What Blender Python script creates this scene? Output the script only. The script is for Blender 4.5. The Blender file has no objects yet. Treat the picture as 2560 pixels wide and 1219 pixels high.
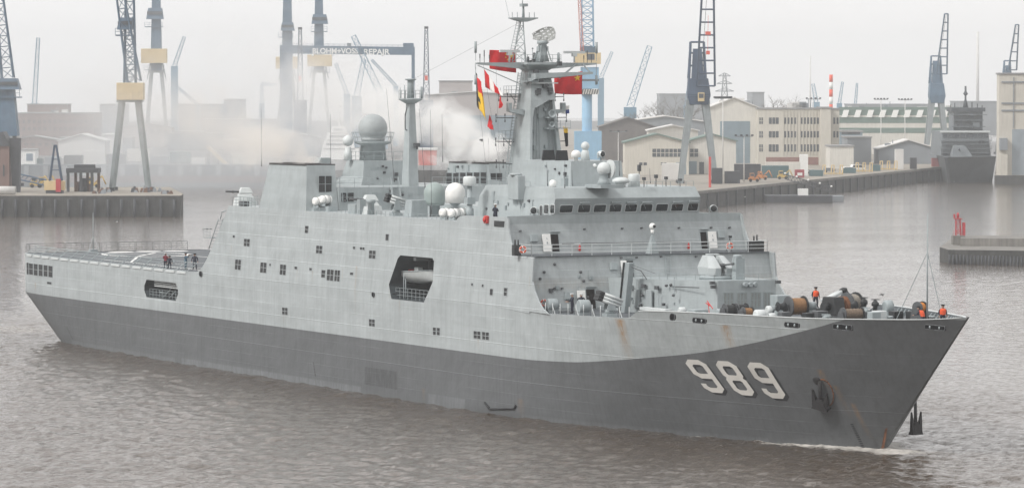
import bpy, bmesh, math, random
import numpy as np
from mathutils import Vector, Matrix

sc = bpy.context.scene
COL = sc.collection
rad = math.radians
random.seed(7)

# ------------------------------------------------------------------ camera
FPX = 10139.0                                   # focal length in photograph pixels (2560 wide)
CAM = np.array([507.9, -190.7, 32.3])           # metres; ship axes: x to the bow, y to port, z up
YAW, PIT = 1.1136, 0.0378
FWD = np.array([-math.sin(YAW)*math.cos(PIT), math.cos(YAW)*math.cos(PIT), -math.sin(PIT)])
RGT = np.array([math.cos(YAW), math.sin(YAW), 0.0])
UPV = np.cross(RGT, FWD)
AWAY = np.array([-math.sin(YAW), math.cos(YAW), 0.0])
cam_d = bpy.data.cameras.new('camera')
cam = bpy.data.objects.new('camera', cam_d)
COL.objects.link(cam)
cam_d.sensor_width = 36.0
cam_d.lens = FPX / 2560.0 * 36.0
cam_d.clip_start = 1.0
cam_d.clip_end = 30000.0
M3 = Matrix((RGT, UPV, -FWD)).transposed()
cam.matrix_world = Matrix.Translation(Vector(CAM)) @ M3.to_4x4()
sc.camera = cam

# ------------------------------------------------------------------ sky, sun, exposure
SUN_EL, SUN_AZ = 42.0, 200.0                    # high, veiled, from behind the camera's left shoulder
world = bpy.data.worlds.new('World')
sc.world = world
world.use_nodes = True
nt = world.node_tree
nt.nodes.clear()
wo = nt.nodes.new('ShaderNodeOutputWorld')
bg = nt.nodes.new('ShaderNodeBackground')
sky = nt.nodes.new('ShaderNodeTexSky')
sky.sky_type = 'NISHITA'
sky.sun_disc = False
sky.air_density = 1.0
sky.dust_density = 4.0
sky.ozone_density = 1.0
hs = nt.nodes.new('ShaderNodeHueSaturation')    # overcast: the cloud sheet takes the blue out
hs.inputs['Saturation'].default_value = 0.10
hs.inputs['Value'].default_value = 1.0
cl = nt.nodes.new('ShaderNodeMix'); cl.data_type = 'RGBA'   # even cloud sheet over the clear sky
cl.inputs['Factor'].default_value = 0.85
cl.inputs['B'].default_value = (8.3, 8.2, 8.15, 1)
nt.links.new(sky.outputs['Color'], hs.inputs['Color'])
nt.links.new(hs.outputs['Color'], cl.inputs['A'])
nt.links.new(cl.outputs['Result'], bg.inputs['Color'])
bg.inputs['Strength'].default_value = 0.088
nt.links.new(bg.outputs['Background'], wo.inputs['Surface'])
# the sun stands behind the camera, a little to its left
sun_dir = -0.50*AWAY - 0.86*RGT
sun_dir = sun_dir/np.linalg.norm(sun_dir)*math.cos(rad(SUN_EL)) + np.array([0, 0, math.sin(rad(SUN_EL))])
sky.sun_elevation = rad(SUN_EL)
sky.sun_rotation = math.atan2(sun_dir[0], sun_dir[1])
sl = bpy.data.lights.new('sun', 'SUN')
sl.energy = 1.5
sl.angle = rad(12)
sl.color = (1.0, 0.97, 0.93)
so = bpy.data.objects.new('sun', sl)
COL.objects.link(so)
so.rotation_euler = Vector(sun_dir).to_track_quat('Z', 'Y').to_euler()
so.location = (300, -300, 300)
sc.view_settings.view_transform = 'Standard'
sc.view_settings.look = 'None'
sc.view_settings.exposure = 0.70
sc.view_settings.gamma = 1.0
sc.view_settings.use_curve_mapping = False
sc.render.engine = 'CYCLES'
sc.cycles.max_bounces = 8
sc.cycles.diffuse_bounces = 3
sc.cycles.glossy_bounces = 3
sc.cycles.volume_bounces = 5
sc.cycles.transparent_max_bounces = 12
sc.cycles.use_denoising = True
sc.cycles.caustics_reflective = False
sc.cycles.caustics_refractive = False

# ------------------------------------------------------------------ measuring helpers (metres from the photograph)
def ray(u, v):
    return FWD + RGT*(u-1280.0)/FPX - UPV*(v-609.5)/FPX
def at(u, v, x=None, y=None, z=None, d=None):
    """Where the line of sight through a point of the photograph meets a plane of the ship or ground, or a depth d."""
    r = ray(u, v)
    if x is not None: t = (x-CAM[0])/r[0]
    elif y is not None: t = (y-CAM[1])/r[1]
    elif z is not None: t = (z-CAM[2])/r[2]
    else: t = d/float(r @ AWAY)
    return CAM + t*r
def atx(u, v, x): return at(u, v, x=x)
def aty(u, v, y): return at(u, v, y=y)
def atz(u, v, z): return at(u, v, z=z)
def ground(u, d):
    """Point on the water line d metres off, in the direction of column u."""
    p = CAM + AWAY*d + RGT*((u-1280.0)/FPX*d)
    return np.array([p[0], p[1], 0.0])
def height(v, d): return float(at(1280, v, d=d)[2])
def px(n, d): return n*d/FPX

# ------------------------------------------------------------------ materials
MATS = {}
def pmat(name, col, rough=0.55, metal=0.0, var=0.12, scale=1.2, bump=0.0, streak=0.0, spec=0.4, emit=None):
    """Painted surface: base colour with soft noise, optional run-down dirt and fine relief."""
    if name in MATS: return MATS[name]
    m = bpy.data.materials.new(name); m.use_nodes = True
    n = m.node_tree; L = n.links
    b = n.nodes['Principled BSDF']
    b.inputs['Roughness'].default_value = rough
    b.inputs['Metallic'].default_value = metal
    b.inputs['Specular IOR Level'].default_value = spec
    tc = n.nodes.new('ShaderNodeTexCoord')
    nz = n.nodes.new('ShaderNodeTexNoise')
    nz.inputs['Scale'].default_value = scale
    nz.inputs['Detail'].default_value = 6.0
    nz.inputs['Roughness'].default_value = 0.62
    L.new(tc.outputs['Object'], nz.inputs['Vector'])
    mr = n.nodes.new('ShaderNodeMapRange')
    mr.inputs['From Min'].default_value = 0.3; mr.inputs['From Max'].default_value = 0.7
    mr.inputs['To Min'].default_value = 1.0-var; mr.inputs['To Max'].default_value = 1.0+var
    L.new(nz.outputs['Fac'], mr.inputs['Value'])
    last = mr.outputs['Result']
    if streak > 0:
        mp = n.nodes.new('ShaderNodeMapping')
        mp.inputs['Scale'].default_value = (1.6, 1.6, 0.12)
        L.new(tc.outputs['Object'], mp.inputs['Vector'])
        n2 = n.nodes.new('ShaderNodeTexNoise'); n2.inputs['Scale'].default_value = 1.5; n2.inputs['Detail'].default_value = 5
        L.new(mp.outputs['Vector'], n2.inputs['Vector'])
        m2 = n.nodes.new('ShaderNodeMapRange')
        m2.inputs['From Min'].default_value = 0.42; m2.inputs['From Max'].default_value = 0.72
        m2.inputs['To Min'].default_value = 1.0; m2.inputs['To Max'].default_value = 1.0-streak
        L.new(n2.outputs['Fac'], m2.inputs['Value'])
        mm = n.nodes.new('ShaderNodeMath'); mm.operation = 'MULTIPLY'
        L.new(last, mm.inputs[0]); L.new(m2.outputs['Result'], mm.inputs[1]); last = mm.outputs[0]
    vm = n.nodes.new('ShaderNodeVectorMath'); vm.operation = 'SCALE'
    vm.inputs[0].default_value = col[:3]
    L.new(last, vm.inputs['Scale'])
    L.new(vm.outputs['Vector'], b.inputs['Base Color'])
    if bump > 0:
        n3 = n.nodes.new('ShaderNodeTexNoise'); n3.inputs['Scale'].default_value = scale*3; n3.inputs['Detail'].default_value = 4
        L.new(tc.outputs['Object'], n3.inputs['Vector'])
        bp = n.nodes.new('ShaderNodeBump'); bp.inputs['Strength'].default_value = bump; bp.inputs['Distance'].default_value = 0.05
        L.new(n3.outputs['Fac'], bp.inputs['Height']); L.new(bp.outputs['Normal'], b.inputs['Normal'])
    if emit:
        b.inputs['Emission Color'].default_value = (*emit[:3], 1); b.inputs['Emission Strength'].default_value = emit[3]
    MATS[name] = m
    return m

# ------------------------------------------------------------------ mesh builder
class MB:
    def __init__(s): s.v = []; s.f = []; s.m = []; s.sm = []
    def add(s, vs, fs, mi=0, smooth=False):
        o = len(s.v)
        s.v.extend([tuple(float(c) for c in p) for p in vs])
        for f in fs:
            s.f.append([o+i for i in f]); s.m.append(mi); s.sm.append(smooth)
        return s
    def box(s, x0, x1, y0, y1, z0, z1, mi=0):
        v = [(x0,y0,z0),(x1,y0,z0),(x1,y1,z0),(x0,y1,z0),(x0,y0,z1),(x1,y0,z1),(x1,y1,z1),(x0,y1,z1)]
        return s.add(v, [(0,3,2,1),(4,5,6,7),(0,1,5,4),(1,2,6,5),(2,3,7,6),(3,0,4,7)], mi)
    def hexa(s, b, t, mi=0):
        """Solid between a bottom and a top polygon of the same number of corners."""
        n = len(b); v = list(b)+list(t)
        f = [tuple(range(n-1, -1, -1)), tuple(range(n, 2*n))]
        f += [(i, (i+1) % n, n+(i+1) % n, n+i) for i in range(n)]
        return s.add(v, f, mi)
    def prism(s, poly, a, b, axis, mi=0):
        """Extrude a 2-D polygon along an axis from a to b; poly is in the two other axes in order."""
        def P(p, c):
            if axis == 'x': return (c, p[0], p[1])
            if axis == 'y': return (p[0], c, p[1])
            return (p[0], p[1], c)
        return s.hexa([P(p, a) for p in poly], [P(p, b) for p in poly], mi)
    def tube(s, p, q, r, n=6, r2=None, mi=0, cap=True, smooth=True):
        p = np.array(p, float); q = np.array(q, float); r2 = r if r2 is None else r2
        d = q-p; l = np.linalg.norm(d)
        if l < 1e-9: return s
        d /= l; a = np.array([0, 0, 1.]) if abs(d[2]) < .9 else np.array([1., 0, 0])
        e = np.cross(d, a); e /= np.linalg.norm(e); g = np.cross(d, e)
        v = []
        for c, rr in ((p, r), (q, r2)):
            for i in range(n):
                t = 2*math.pi*i/n
                v.append(c+rr*(math.cos(t)*e+math.sin(t)*g))
        fs = [(i, (i+1) % n, n+(i+1) % n, n+i) for i in range(n)]
        s.add(v, fs, mi, smooth and n > 5)
        if cap: s.add([], [], mi); o = len(s.v)-2*n; s.f += [[o+i for i in range(n-1, -1, -1)], [o+n+i for i in range(n)]]; s.m += [mi, mi]; s.sm += [False, False]
        return s
    def bar(s, p, q, w, h=None, mi=0): return s.tube(p, q, w*.7071, 4, mi=mi)
    def path(s, pts, r, n=6, mi=0, closed=False):
        m = len(pts)
        for i in range(m if closed else m-1): s.tube(pts[i], pts[(i+1) % m], r, n, mi=mi)
        return s
    def lathe(s, prof, n=16, c=(0, 0, 0), axis='z', mi=0, smooth=True):
        """prof: (radius, height) pairs turned about an axis through c."""
        c = np.array(c, float); v = []; k = len(prof)
        for (r, h) in prof:
            for i in range(n):
                t = 2*math.pi*i/n; a, b = r*math.cos(t), r*math.sin(t)
                p = {'z': (a, b, h), 'x': (h, a, b), 'y': (b, h, a)}[axis]
                v.append(c+np.array(p))
        f = [(j*n+i, j*n+(i+1) % n, (j+1)*n+(i+1) % n, (j+1)*n+i) for j in range(k-1) for i in range(n)]
        s.add(v, f, mi, smooth)
        o = len(s.v)-k*n
        s.f += [[o+i for i in range(n-1, -1, -1)], [o+(k-1)*n+i for i in range(n)]]; s.m += [mi, mi]; s.sm += [False, False]
        return s
    def sphere(s, c, r, n=14, sz=1.0, mi=0):
        k = max(6, n//2)
        return s.lathe([(max(1e-3, r*math.sin(math.pi*j/k)), -r*sz*math.cos(math.pi*j/k)) for j in range(k+1)], n, c, mi=mi)
    def build(s, name, mat, parent=None, bevel=0.0):
        me = bpy.data.meshes.new(name)
        me.from_pydata(s.v, [], s.f)
        for mm in (mat if isinstance(mat, (list, tuple)) else [mat]): me.materials.append(mm)
        me.polygons.foreach_set('material_index', s.m)
        me.polygons.foreach_set('use_smooth', s.sm)
        me.validate(); me.update()
        bm = bmesh.new(); bm.from_mesh(me); bmesh.ops.recalc_face_normals(bm, faces=bm.faces); bm.to_mesh(me); bm.free()
        o = bpy.data.objects.new(name, me)
        COL.objects.link(o)
        if parent is not None: o.parent = parent
        if bevel > 0:
            bv = o.modifiers.new('edge', 'BEVEL'); bv.width = bevel; bv.segments = 2; bv.limit_method = 'ANGLE'; bv.angle_limit = rad(35)
        return o
def tag(o, label=None, cat=None, group=None, kind=None):
    if label: o['label'] = label
    if cat: o['category'] = cat
    if group: o['group'] = group
    if kind: o['kind'] = kind
    return o
def empty(name, loc=(0, 0, 0), rz=0.0, label=None, cat=None, group=None, parent=None):
    o = bpy.data.objects.new(name, None); COL.objects.link(o)
    o.location = Vector([float(c) for c in loc]); o.rotation_euler = (0, 0, rz); o.empty_display_size = .5
    if parent is not None: o.parent = parent
    return tag(o, label, cat, group)
def stuff(o): o['kind'] = 'stuff'; return o
def structure(o): o['kind'] = 'structure'; return o
def copy_tree(o, parent=None):
    c = o.copy(); COL.objects.link(c); c.parent = parent
    for ch in list(o.children):
        if ch is not c: copy_tree(ch, c)
    return c
def pchip(xs, ys):
    xs = np.array(xs, float); ys = np.array(ys, float); h = np.diff(xs); dl = np.diff(ys)/h
    m = np.zeros(len(xs))
    for i in range(1, len(xs)-1):
        if dl[i-1]*dl[i] > 0:
            w1 = 2*h[i]+h[i-1]; w2 = h[i]+2*h[i-1]
            m[i] = (w1+w2)/(w1/dl[i-1]+w2/dl[i])
    m[0] = dl[0]; m[-1] = dl[-1]
    def f(x):
        x = min(max(x, xs[0]), xs[-1]); i = min(int(np.searchsorted(xs, x, 'right'))-1, len(xs)-2)
        t = (x-xs[i])/h[i]
        return float((2*t**3-3*t**2+1)*ys[i]+(t**3-2*t**2+t)*h[i]*m[i]+(-2*t**3+3*t**2)*ys[i+1]+(t**3-t**2)*h[i]*m[i+1])
    return f
def applied(o):
    """The object's mesh with its modifiers worked in."""
    dg = bpy.context.evaluated_depsgraph_get()
    me = bpy.data.meshes.new_from_object(o.evaluated_get(dg))
    o.modifiers.clear(); old = o.data; o.data = me; me.name = o.name
    return o
# ------------------------------------------------------------------ the river
def water_material():
    m = bpy.data.materials.new('river_water'); m.use_nodes = True
    n = m.node_tree; L = n.links; b = n.nodes['Principled BSDF']
    b.inputs['Base Color'].default_value = (0.068, 0.047, 0.031, 1)
    b.inputs['Roughness'].default_value = 0.08
    b.inputs['IOR'].default_value = 1.85
    tc = n.nodes.new('ShaderNodeTexCoord')
    def noise(scale, detail, sx=1.0, sy=1.0, rot=0.0, rough=0.6):
        mp = n.nodes.new('ShaderNodeMapping'); mp.inputs['Scale'].default_value = (sx, sy, 1); mp.inputs['Rotation'].default_value = (0, 0, rot)
        L.new(tc.outputs['Object'], mp.inputs['Vector'])
        z = n.nodes.new('ShaderNodeTexNoise'); z.inputs['Scale'].default_value = scale; z.inputs['Detail'].default_value = detail; z.inputs['Roughness'].default_value = rough
        L.new(mp.outputs['Vector'], z.inputs['Vector'])
        return z.outputs['Fac']
    a = noise(0.55, 5, 1.0, 0.6, 0.5, 0.62)
    c = noise(4.2, 3, 1.0, 0.7, -0.3)
    mx = n.nodes.new('ShaderNodeMath'); mx.operation = 'MULTIPLY_ADD'
    L.new(c, mx.inputs[0]); mx.inputs[1].default_value = 0.95; L.new(a, mx.inputs[2])
    # sparse steep wavelets: only the peaks of a stretched noise stand up
    e = noise(2.1, 5, 1.0, 0.55, 0.9, 0.65)
    pk = n.nodes.new('ShaderNodeMapRange'); pk.inputs['From Min'].default_value = 0.52; pk.inputs['From Max'].default_value = 0.85; pk.inputs['To Max'].default_value = WAVE_PEAK
    L.new(e, pk.inputs['Value'])
    ap = n.nodes.new('ShaderNodeMath'); ap.operation = 'ADD'; L.new(mx.outputs[0], ap.inputs[0]); L.new(pk.outputs[0], ap.inputs[1]); mx = ap
    bp = n.nodes.new('ShaderNodeBump'); bp.inputs['Strength'].default_value = 1.0; bp.inputs['Distance'].default_value = WAVE_BUMP
    ch = n.nodes.new('ShaderNodeAttribute'); ch.attribute_name = 'chop'
    hm = n.nodes.new('ShaderNodeMath'); hm.operation = 'MULTIPLY'; L.new(mx.outputs[0], hm.inputs[0]); L.new(ch.outputs['Fac'], hm.inputs[1]); mx = hm
    pt = noise(0.035, 3, 1.0, 0.6, 0.4, 0.55)              # slick and ruffled patches
    pr_ = n.nodes.new('ShaderNodeMapRange'); pr_.inputs['From Min'].default_value = 0.38; pr_.inputs['From Max'].default_value = 0.62; pr_.inputs['To Min'].default_value = 0.55; pr_.inputs['To Max'].default_value = 1.35
    L.new(pt, pr_.inputs['Value']); hp = n.nodes.new('ShaderNodeMath'); hp.operation = 'MULTIPLY'; L.new(mx.outputs[0], hp.inputs[0]); L.new(pr_.outputs[0], hp.inputs[1]); mx = hp
    L.new(mx.outputs[0], bp.inputs['Height']); L.new(bp.outputs['Normal'], b.inputs['Normal'])
    # foam where the mesh carries it
    at_ = n.nodes.new('ShaderNodeAttribute'); at_.attribute_name = 'foam'
    fn = noise(1.4, 6, 1.0, 1.0, 0.0, 0.75)
    mr = n.nodes.new('ShaderNodeMath'); mr.operation = 'MULTIPLY_ADD'; mr.inputs[1].default_value = 2.2; mr.inputs[2].default_value = -1.35
    L.new(fn, mr.inputs[0])
    ad = n.nodes.new('ShaderNodeMath'); ad.operation = 'ADD'; L.new(mr.outputs[0], ad.inputs[0]); L.new(at_.outputs['Fac'], ad.inputs[1])
    ml = n.nodes.new('ShaderNodeMath'); ml.operation = 'MULTIPLY'; ml.use_clamp = True; L.new(ad.outputs[0], ml.inputs[0]); L.new(at_.outputs['Fac'], ml.inputs[1])
    sh = n.nodes.new('ShaderNodeMath'); sh.operation = 'MULTIPLY'; sh.use_clamp = True; sh.inputs[1].default_value = 2.5; L.new(ml.outputs[0], sh.inputs[0])
    mc = n.nodes.new('ShaderNodeMix'); mc.data_type = 'RGBA'; mc.inputs['A'].default_value = b.inputs['Base Color'].default_value; mc.inputs['B'].default_value = (0.55, 0.52, 0.48, 1)
    L.new(sh.outputs[0], mc.inputs['Factor']); L.new(mc.outputs['Result'], b.inputs['Base Color'])
    rr = n.nodes.new('ShaderNodeMapRange'); rr.inputs['To Min'].default_value = 0.09; rr.inputs['To Max'].default_value = 0.7; L.new(sh.outputs[0], rr.inputs['Value']); L.new(rr.outputs[0], b.inputs['Roughness'])
    return m
WAVE_BUMP, WAVE_PEAK = 0.048, 6.0
M_WATER = water_material()
def wave_height(X, Y):
    rs = np.random.RandomState(5); Z = np.zeros_like(X)
    for i in range(60):
        lam = 0.8*(5.5/0.8)**rs.rand(); th = rs.normal(2.2, 0.9); k = 2*math.pi/lam
        A = 0.0072*lam**0.85/(1+lam/9.0)
        Z += A*np.sin(k*(X*math.cos(th)+Y*math.sin(th))+rs.rand()*6.283)
    return Z
# ------------------------------------------------------------------ the air of the harbour
def haze():
    m = bpy.data.materials.new('haze_air'); m.use_nodes = True
    n = m.node_tree; n.nodes.clear()
    o = n.nodes.new('ShaderNodeOutputMaterial'); v = n.nodes.new('ShaderNodeVolumePrincipled')
    v.inputs['Color'].default_value = (0.96, 0.982, 1.0, 1)
    v.inputs['Density'].default_value = HAZE_DENSITY
    v.inputs['Anisotropy'].default_value = 0.5
    n.links.new(v.outputs['Volume'], o.inputs['Volume'])
    b = MB()
    c = CAM+AWAY*590.0
    ring = [c-RGT*4700-AWAY*4700, c+RGT*4700-AWAY*4700, c+RGT*4700+AWAY*4700, c-RGT*4700+AWAY*4700]
    b.hexa([(p[0], p[1], -3.0) for p in ring], [(p[0], p[1], 96.0) for p in ring])
    h = b.build('haze', m); stuff(h)
    return h
HAZE_DENSITY = 0.00018
haze()
# ------------------------------------------------------------------ the warship
SHIP = empty('warship', (0, 0, 0), 0, 'large light grey amphibious warship numbered 989 under way past the shipyard', 'warship')

def hull_paint(name, col, lines, rust, dirt=0.10, stains=()):
    """Ship's paint: strake tones, weld seams as faint raised lines, salt and dirt runs, rust below scuppers."""
    m = bpy.data.materials.new(name); m.use_nodes = True
    n = m.node_tree; L = n.links; b = n.nodes['Principled BSDF']
    b.inputs['Roughness'].default_value = 0.5; b.inputs['Specular IOR Level'].default_value = 0.35
    tc = n.nodes.new('ShaderNodeTexCoord'); sp = n.nodes.new('ShaderNodeSeparateXYZ')
    L.new(tc.outputs['Object'], sp.inputs[0])
    X, Y, Z = sp.outputs
    def math_(op, a, c=None, clamp=False):
        q = n.nodes.new('ShaderNodeMath'); q.operation = op; q.use_clamp = clamp
        for i, s in enumerate((a, c)):
            if s is None: continue
            if isinstance(s, (int, float)): q.inputs[i].default_value = s
            else: L.new(s, q.inputs[i])
        return q.outputs[0]
    def noise(sc_, det, scale=(1, 1, 1), rough=0.6):
        mp = n.nodes.new('ShaderNodeMapping'); mp.inputs['Scale'].default_value = scale
        L.new(tc.outputs['Object'], mp.inputs['Vector'])
        z = n.nodes.new('ShaderNodeTexNoise'); z.inputs['Scale'].default_value = sc_; z.inputs['Detail'].default_value = det; z.inputs['Roughness'].default_value = rough
        L.new(mp.outputs['Vector'], z.inputs['Vector']); return z.outputs['Fac']
    def rng(v, a, c, lo, hi):
        q = n.nodes.new('ShaderNodeMapRange'); q.inputs['From Min'].default_value = a; q.inputs['From Max'].default_value = c
        q.inputs['To Min'].default_value = lo; q.inputs['To Max'].default_value = hi
        L.new(v, q.inputs['Value']); return q.outputs[0]
    f = rng(noise(0.35, 6), 0.3, 0.7, 0.90, 1.09)
    f = math_('MULTIPLY', f, rng(noise(1.0, 4, (0.06, 1, 1.1)), 0.35, 0.65, 0.955, 1.045))       # strakes
    f = math_('MULTIPLY', f, rng(noise(1.2, 6, (1.8, 1.8, 0.10), .7), 0.45, 0.72, 1.0, 1.0-dirt*1.6))     # runs
    f = math_('MULTIPLY', f, rng(noise(26, 2), 0.3, 0.7, 0.97, 1.03))
    # plates: slight change of tone from plate to plate
    br = n.nodes.new('ShaderNodeTexBrick'); br.inputs['Scale'].default_value = 1.0
    br.inputs['Brick Width'].default_value = 8.0; br.inputs['Row Height'].default_value = 2.45; br.inputs['Mortar Size'].default_value = 0.014
    br.inputs['Color1'].default_value = (0.975, 0.975, 0.975, 1); br.inputs['Color2'].default_value = (1.02, 1.02, 1.02, 1); br.inputs['Mortar'].default_value = (1.06, 1.06, 1.06, 1)
    cx = n.nodes.new('ShaderNodeCombineXYZ'); L.new(X, cx.inputs[0]); L.new(math_('ADD', Z, 3.95), cx.inputs[1])
    L.new(cx.outputs[0], br.inputs['Vector'])
    bw = n.nodes.new('ShaderNodeRGBToBW'); L.new(br.outputs['Color'], bw.inputs[0])
    f = math_('MULTIPLY', f, bw.outputs[0])
    seam = None; seam_n = noise(0.12, 2, (1, 1, .3))
    for z0 in lines:
        w = math_('MULTIPLY', math_('SUBTRACT', 0.05, math_('ABSOLUTE', math_('SUBTRACT', Z, z0))), 40.0, True)
        if z0 not in (7.15, 10.96, 13.35, 15.9, 3.6): w = math_('MULTIPLY', w, math_('MULTIPLY', rng(seam_n, 0.4, 0.6, 0.0, 1.0), 0.55))
        seam = w if seam is None else math_('MAXIMUM', seam, w)
    if seam is not None:
        f = math_('MULTIPLY', f, math_('ADD', 1.0, math_('MULTIPLY', seam, 0.30)))
    for (x0, x1, z0, z1, k) in stains:                    # worn or repainted patches
        wx = math_('MULTIPLY', math_('MULTIPLY', math_('SUBTRACT', X, x0), math_('SUBTRACT', x1, X)), 1.5, True)
        wz = math_('MULTIPLY', math_('MULTIPLY', math_('SUBTRACT', Z, z0), math_('SUBTRACT', z1, Z)), 6.0, True)
        f = math_('MULTIPLY', f, math_('ADD', 1.0, math_('MULTIPLY', math_('MULTIPLY', math_('MULTIPLY', wx, wz), rng(noise(1.6, 5, (1.5, 1.5, .5)), .35, .6, .35, 1.1)), k)))
    vm = n.nodes.new('ShaderNodeVectorMath'); vm.operation = 'SCALE'; vm.inputs[0].default_value = col
    L.new(f, vm.inputs['Scale'])
    out = vm.outputs['Vector']
    rn = noise(2.2, 5, (2.4, 2.4, 0.35))
    for (x0, w, zt, zb, k) in rust:
        g = math_('SUBTRACT', 1.0, math_('DIVIDE', math_('ABSOLUTE', math_('SUBTRACT', X, x0)), w), True)
        up = math_('MULTIPLY', math_('SUBTRACT', zt, Z), 5.0, True)
        dn = math_('DIVIDE', math_('SUBTRACT', Z, zb), max(.1, zt-zb), True)
        a = math_('MULTIPLY', math_('MULTIPLY', g, up), dn)
        a = math_('MULTIPLY', math_('MULTIPLY', a, rng(rn, 0.35, 0.65, 0.25, 1.3)), k, True)
        mx = n.nodes.new('ShaderNodeMix'); mx.data_type = 'RGBA'
        L.new(a, mx.inputs['Factor']); L.new(out, mx.inputs['A']); mx.inputs['B'].default_value = (0.30, 0.165, 0.055, 1)
        out = mx.outputs['Result']
    L.new(out, b.inputs['Base Color'])
    bp = n.nodes.new('ShaderNodeBump'); bp.inputs['Strength'].default_value = 0.6; bp.inputs['Distance'].default_value = 0.12
    h = noise(0.55, 2, (1, 1, 1))
    if seam is not None: h = math_('ADD', h, math_('MULTIPLY', seam, 0.25))
    L.new(h, bp.inputs['Height']); L.new(bp.outputs['Normal'], b.inputs['Normal'])
    return m

RUST_HULL = [(170.2, 1.0, 10.9, 6.6, 1.0), (184.6, .9, 11.0, 7.8, .8), (110.6, .35, 13.6, 8.0, .35), (91.0, .3, 8.0, 6.0, .3), (7.7, .5, 7.4, 6.0, .5), (94.6, .18, 12.7, 11.0, .4), (98.9, .18, 12.6, 10.8, .35), (141.0, .25, 7.6, 6.2, .4), (107.0, .2, 13.2, 11.4, .35), (75.0, .2, 14.6, 12.8, .3), (152.2, .2, 14.2, 12.4, .35), (122.0, .3, 10.4, 8.6, .25)]
M_LIGHT = hull_paint('hull_light_grey', (0.372, 0.404, 0.412), (7.15, 8.4, 9.7, 10.96, 12.2, 13.35, 14.6, 15.9, 17.2, 18.3), RUST_HULL)
PX_A = 194.6
M_DARK = hull_paint('hull_dark_grey', (0.112, 0.119, 0.125), (5.0, 3.6, 2.3, 1.2, 7.4, 8.9), [(PX_A-.3, .45, 7.4, 5.4, .55), (PX_A+.5, .4, 6.0, 2.6, .35), (PX_A+1.3, .35, 4.4, .8, .6), (150, .8, 2.0, .0, .3), (128, .5, 1.6, .0, .3)], 0.12, [(113.0, 121.5, 0.9, 2.9, -.38), (129.0, 138.0, -.2, 1.15, .35), (60.0, 112.0, -.3, .75, .5), (20, 58, -.3, .6, .35), (150, 185, -.3, .5, .4)])
M_WALL = hull_paint('superstructure_grey', (0.355, 0.392, 0.40), (), [], 0.07)
M_GREY = pmat('fitting_grey', (0.31, 0.35, 0.36), .5, var=.10, scale=.9, streak=.10)
M_PALE = pmat('pale_grey_paint', (0.56, 0.59, 0.59), .45, var=.07, scale=1.5)
M_WHITE = pmat('white_paint', (0.78, 0.78, 0.76), .45, var=.06, scale=1.8)
M_DECK = pmat('deck_paint_dark', (0.085, 0.095, 0.105), .75, var=.22, scale=.6)
M_BLACK = pmat('black_fitting', (0.018, 0.020, 0.022), .5, var=.3, scale=3)
M_DARKGREY = pmat('dark_grey_fitting', (0.075, 0.08, 0.085), .5, var=.25, scale=3)
M_LOUVRE_SHADE = pmat('louvre_shade_dark', (0.035, 0.035, 0.036), .8, var=.3, scale=6, spec=.1)  # shade of a recess painted onto the flush grille back
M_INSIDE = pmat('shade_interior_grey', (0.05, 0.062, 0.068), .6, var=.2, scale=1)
M_ORANGE = pmat('lifebuoy_orange', (0.62, 0.09, 0.035), .6, var=.12, scale=6)
M_RED = pmat('red_paint', (0.50, 0.035, 0.03), .5, var=.15, scale=6)
M_ROPE = pmat('rope_tan', (0.27, 0.145, 0.065), .85, var=.35, scale=9, bump=.6)
M_ROPE2 = pmat('rope_grey', (0.30, 0.27, 0.23), .85, var=.35, scale=9, bump=.6)
M_GLASS = pmat('bridge_glass', (0.012, 0.016, 0.018), .06, var=.3, scale=.8, spec=.6)
M_ANCHOR = pmat('rusty_anchor', (0.018, 0.016, 0.017), .75, var=.5, scale=2.5, bump=.4)
M_RUST = pmat('rust_brown', (0.16, 0.065, 0.028), .85, var=.45, scale=3, bump=.5)

XS = lambda z: 195.9+14.1*z/12.63                       # stem line
DECKZ = lambda x: 10.90 if x < 140 else (10.90-.32*min(1, (x-140)/16.0) if x < 156 else 10.58+.022*(x-156))
RAILZ = pchip([170, 174, 178.5, 185.7, 196, 202, 206, 208.5, 210, 214], [11.72, 11.76, 11.85, 11.92, 12.0, 12.15, 12.28, 12.46, 12.63, 12.8])
def TOPZ(x):
    if x < 171.8: return DECKZ(x)+.06
    top = RAILZ(x)
    t = min(1.0, (x-171.8)/2.4); t = math.sin(t*math.pi/2)
    return (DECKZ(x)+.06)*(1-t)+top*t
BND = pchip([140, 150, 160, 166, 173, 179.5, 186, 192, 197.2, 199.5, 203], [5.9, 5.9, 6.15, 6.6, 7.3, 8.05, 9.1, 10.3, 11.5, 12.13, 12.4])
def BNDZ(x): return 5.9 if x < 140 else min(BND(x), TOPZ(x)-.015)
HW = pchip([0, .143, .279, .40, .50, .597, .769, .894, .971, 1], [14, 13.75, 12.7, 11.45, 10.05, 8.6, 6.1, 3.6, 1.55, 0.12])
HD = pchip([0, .30, .40, .471, .55, .653, .714, .80, .843, .886, .914, .943, .964, .979, 1], [14, 13.95, 13.8, 13.4, 12.15, 10.3, 9.3, 7.65, 6.45, 5.05, 3.85, 2.55, 1.6, .95, .10])
ST = pchip([0, 2.2, 8, 20, 40], [12.3, 13.15, 13.75, 14, 14])
def HB(x, z):
    """Half breadth of the hull at station x and height z."""
    if x <= 140:
        y = ST(x)
        if z < 5.9: y -= 1.2*max(0, 1-x/45)*(5.9-z)/5.9*.8
        return y
    s = min(1.0, (x-140)/(XS(z)-140)); t = min(1, max(0, z/12.3))**.9
    if z < 0: return HW(s)*(1+z*.03)
    return HW(s)*(1-t)+HD(s)*t
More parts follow.
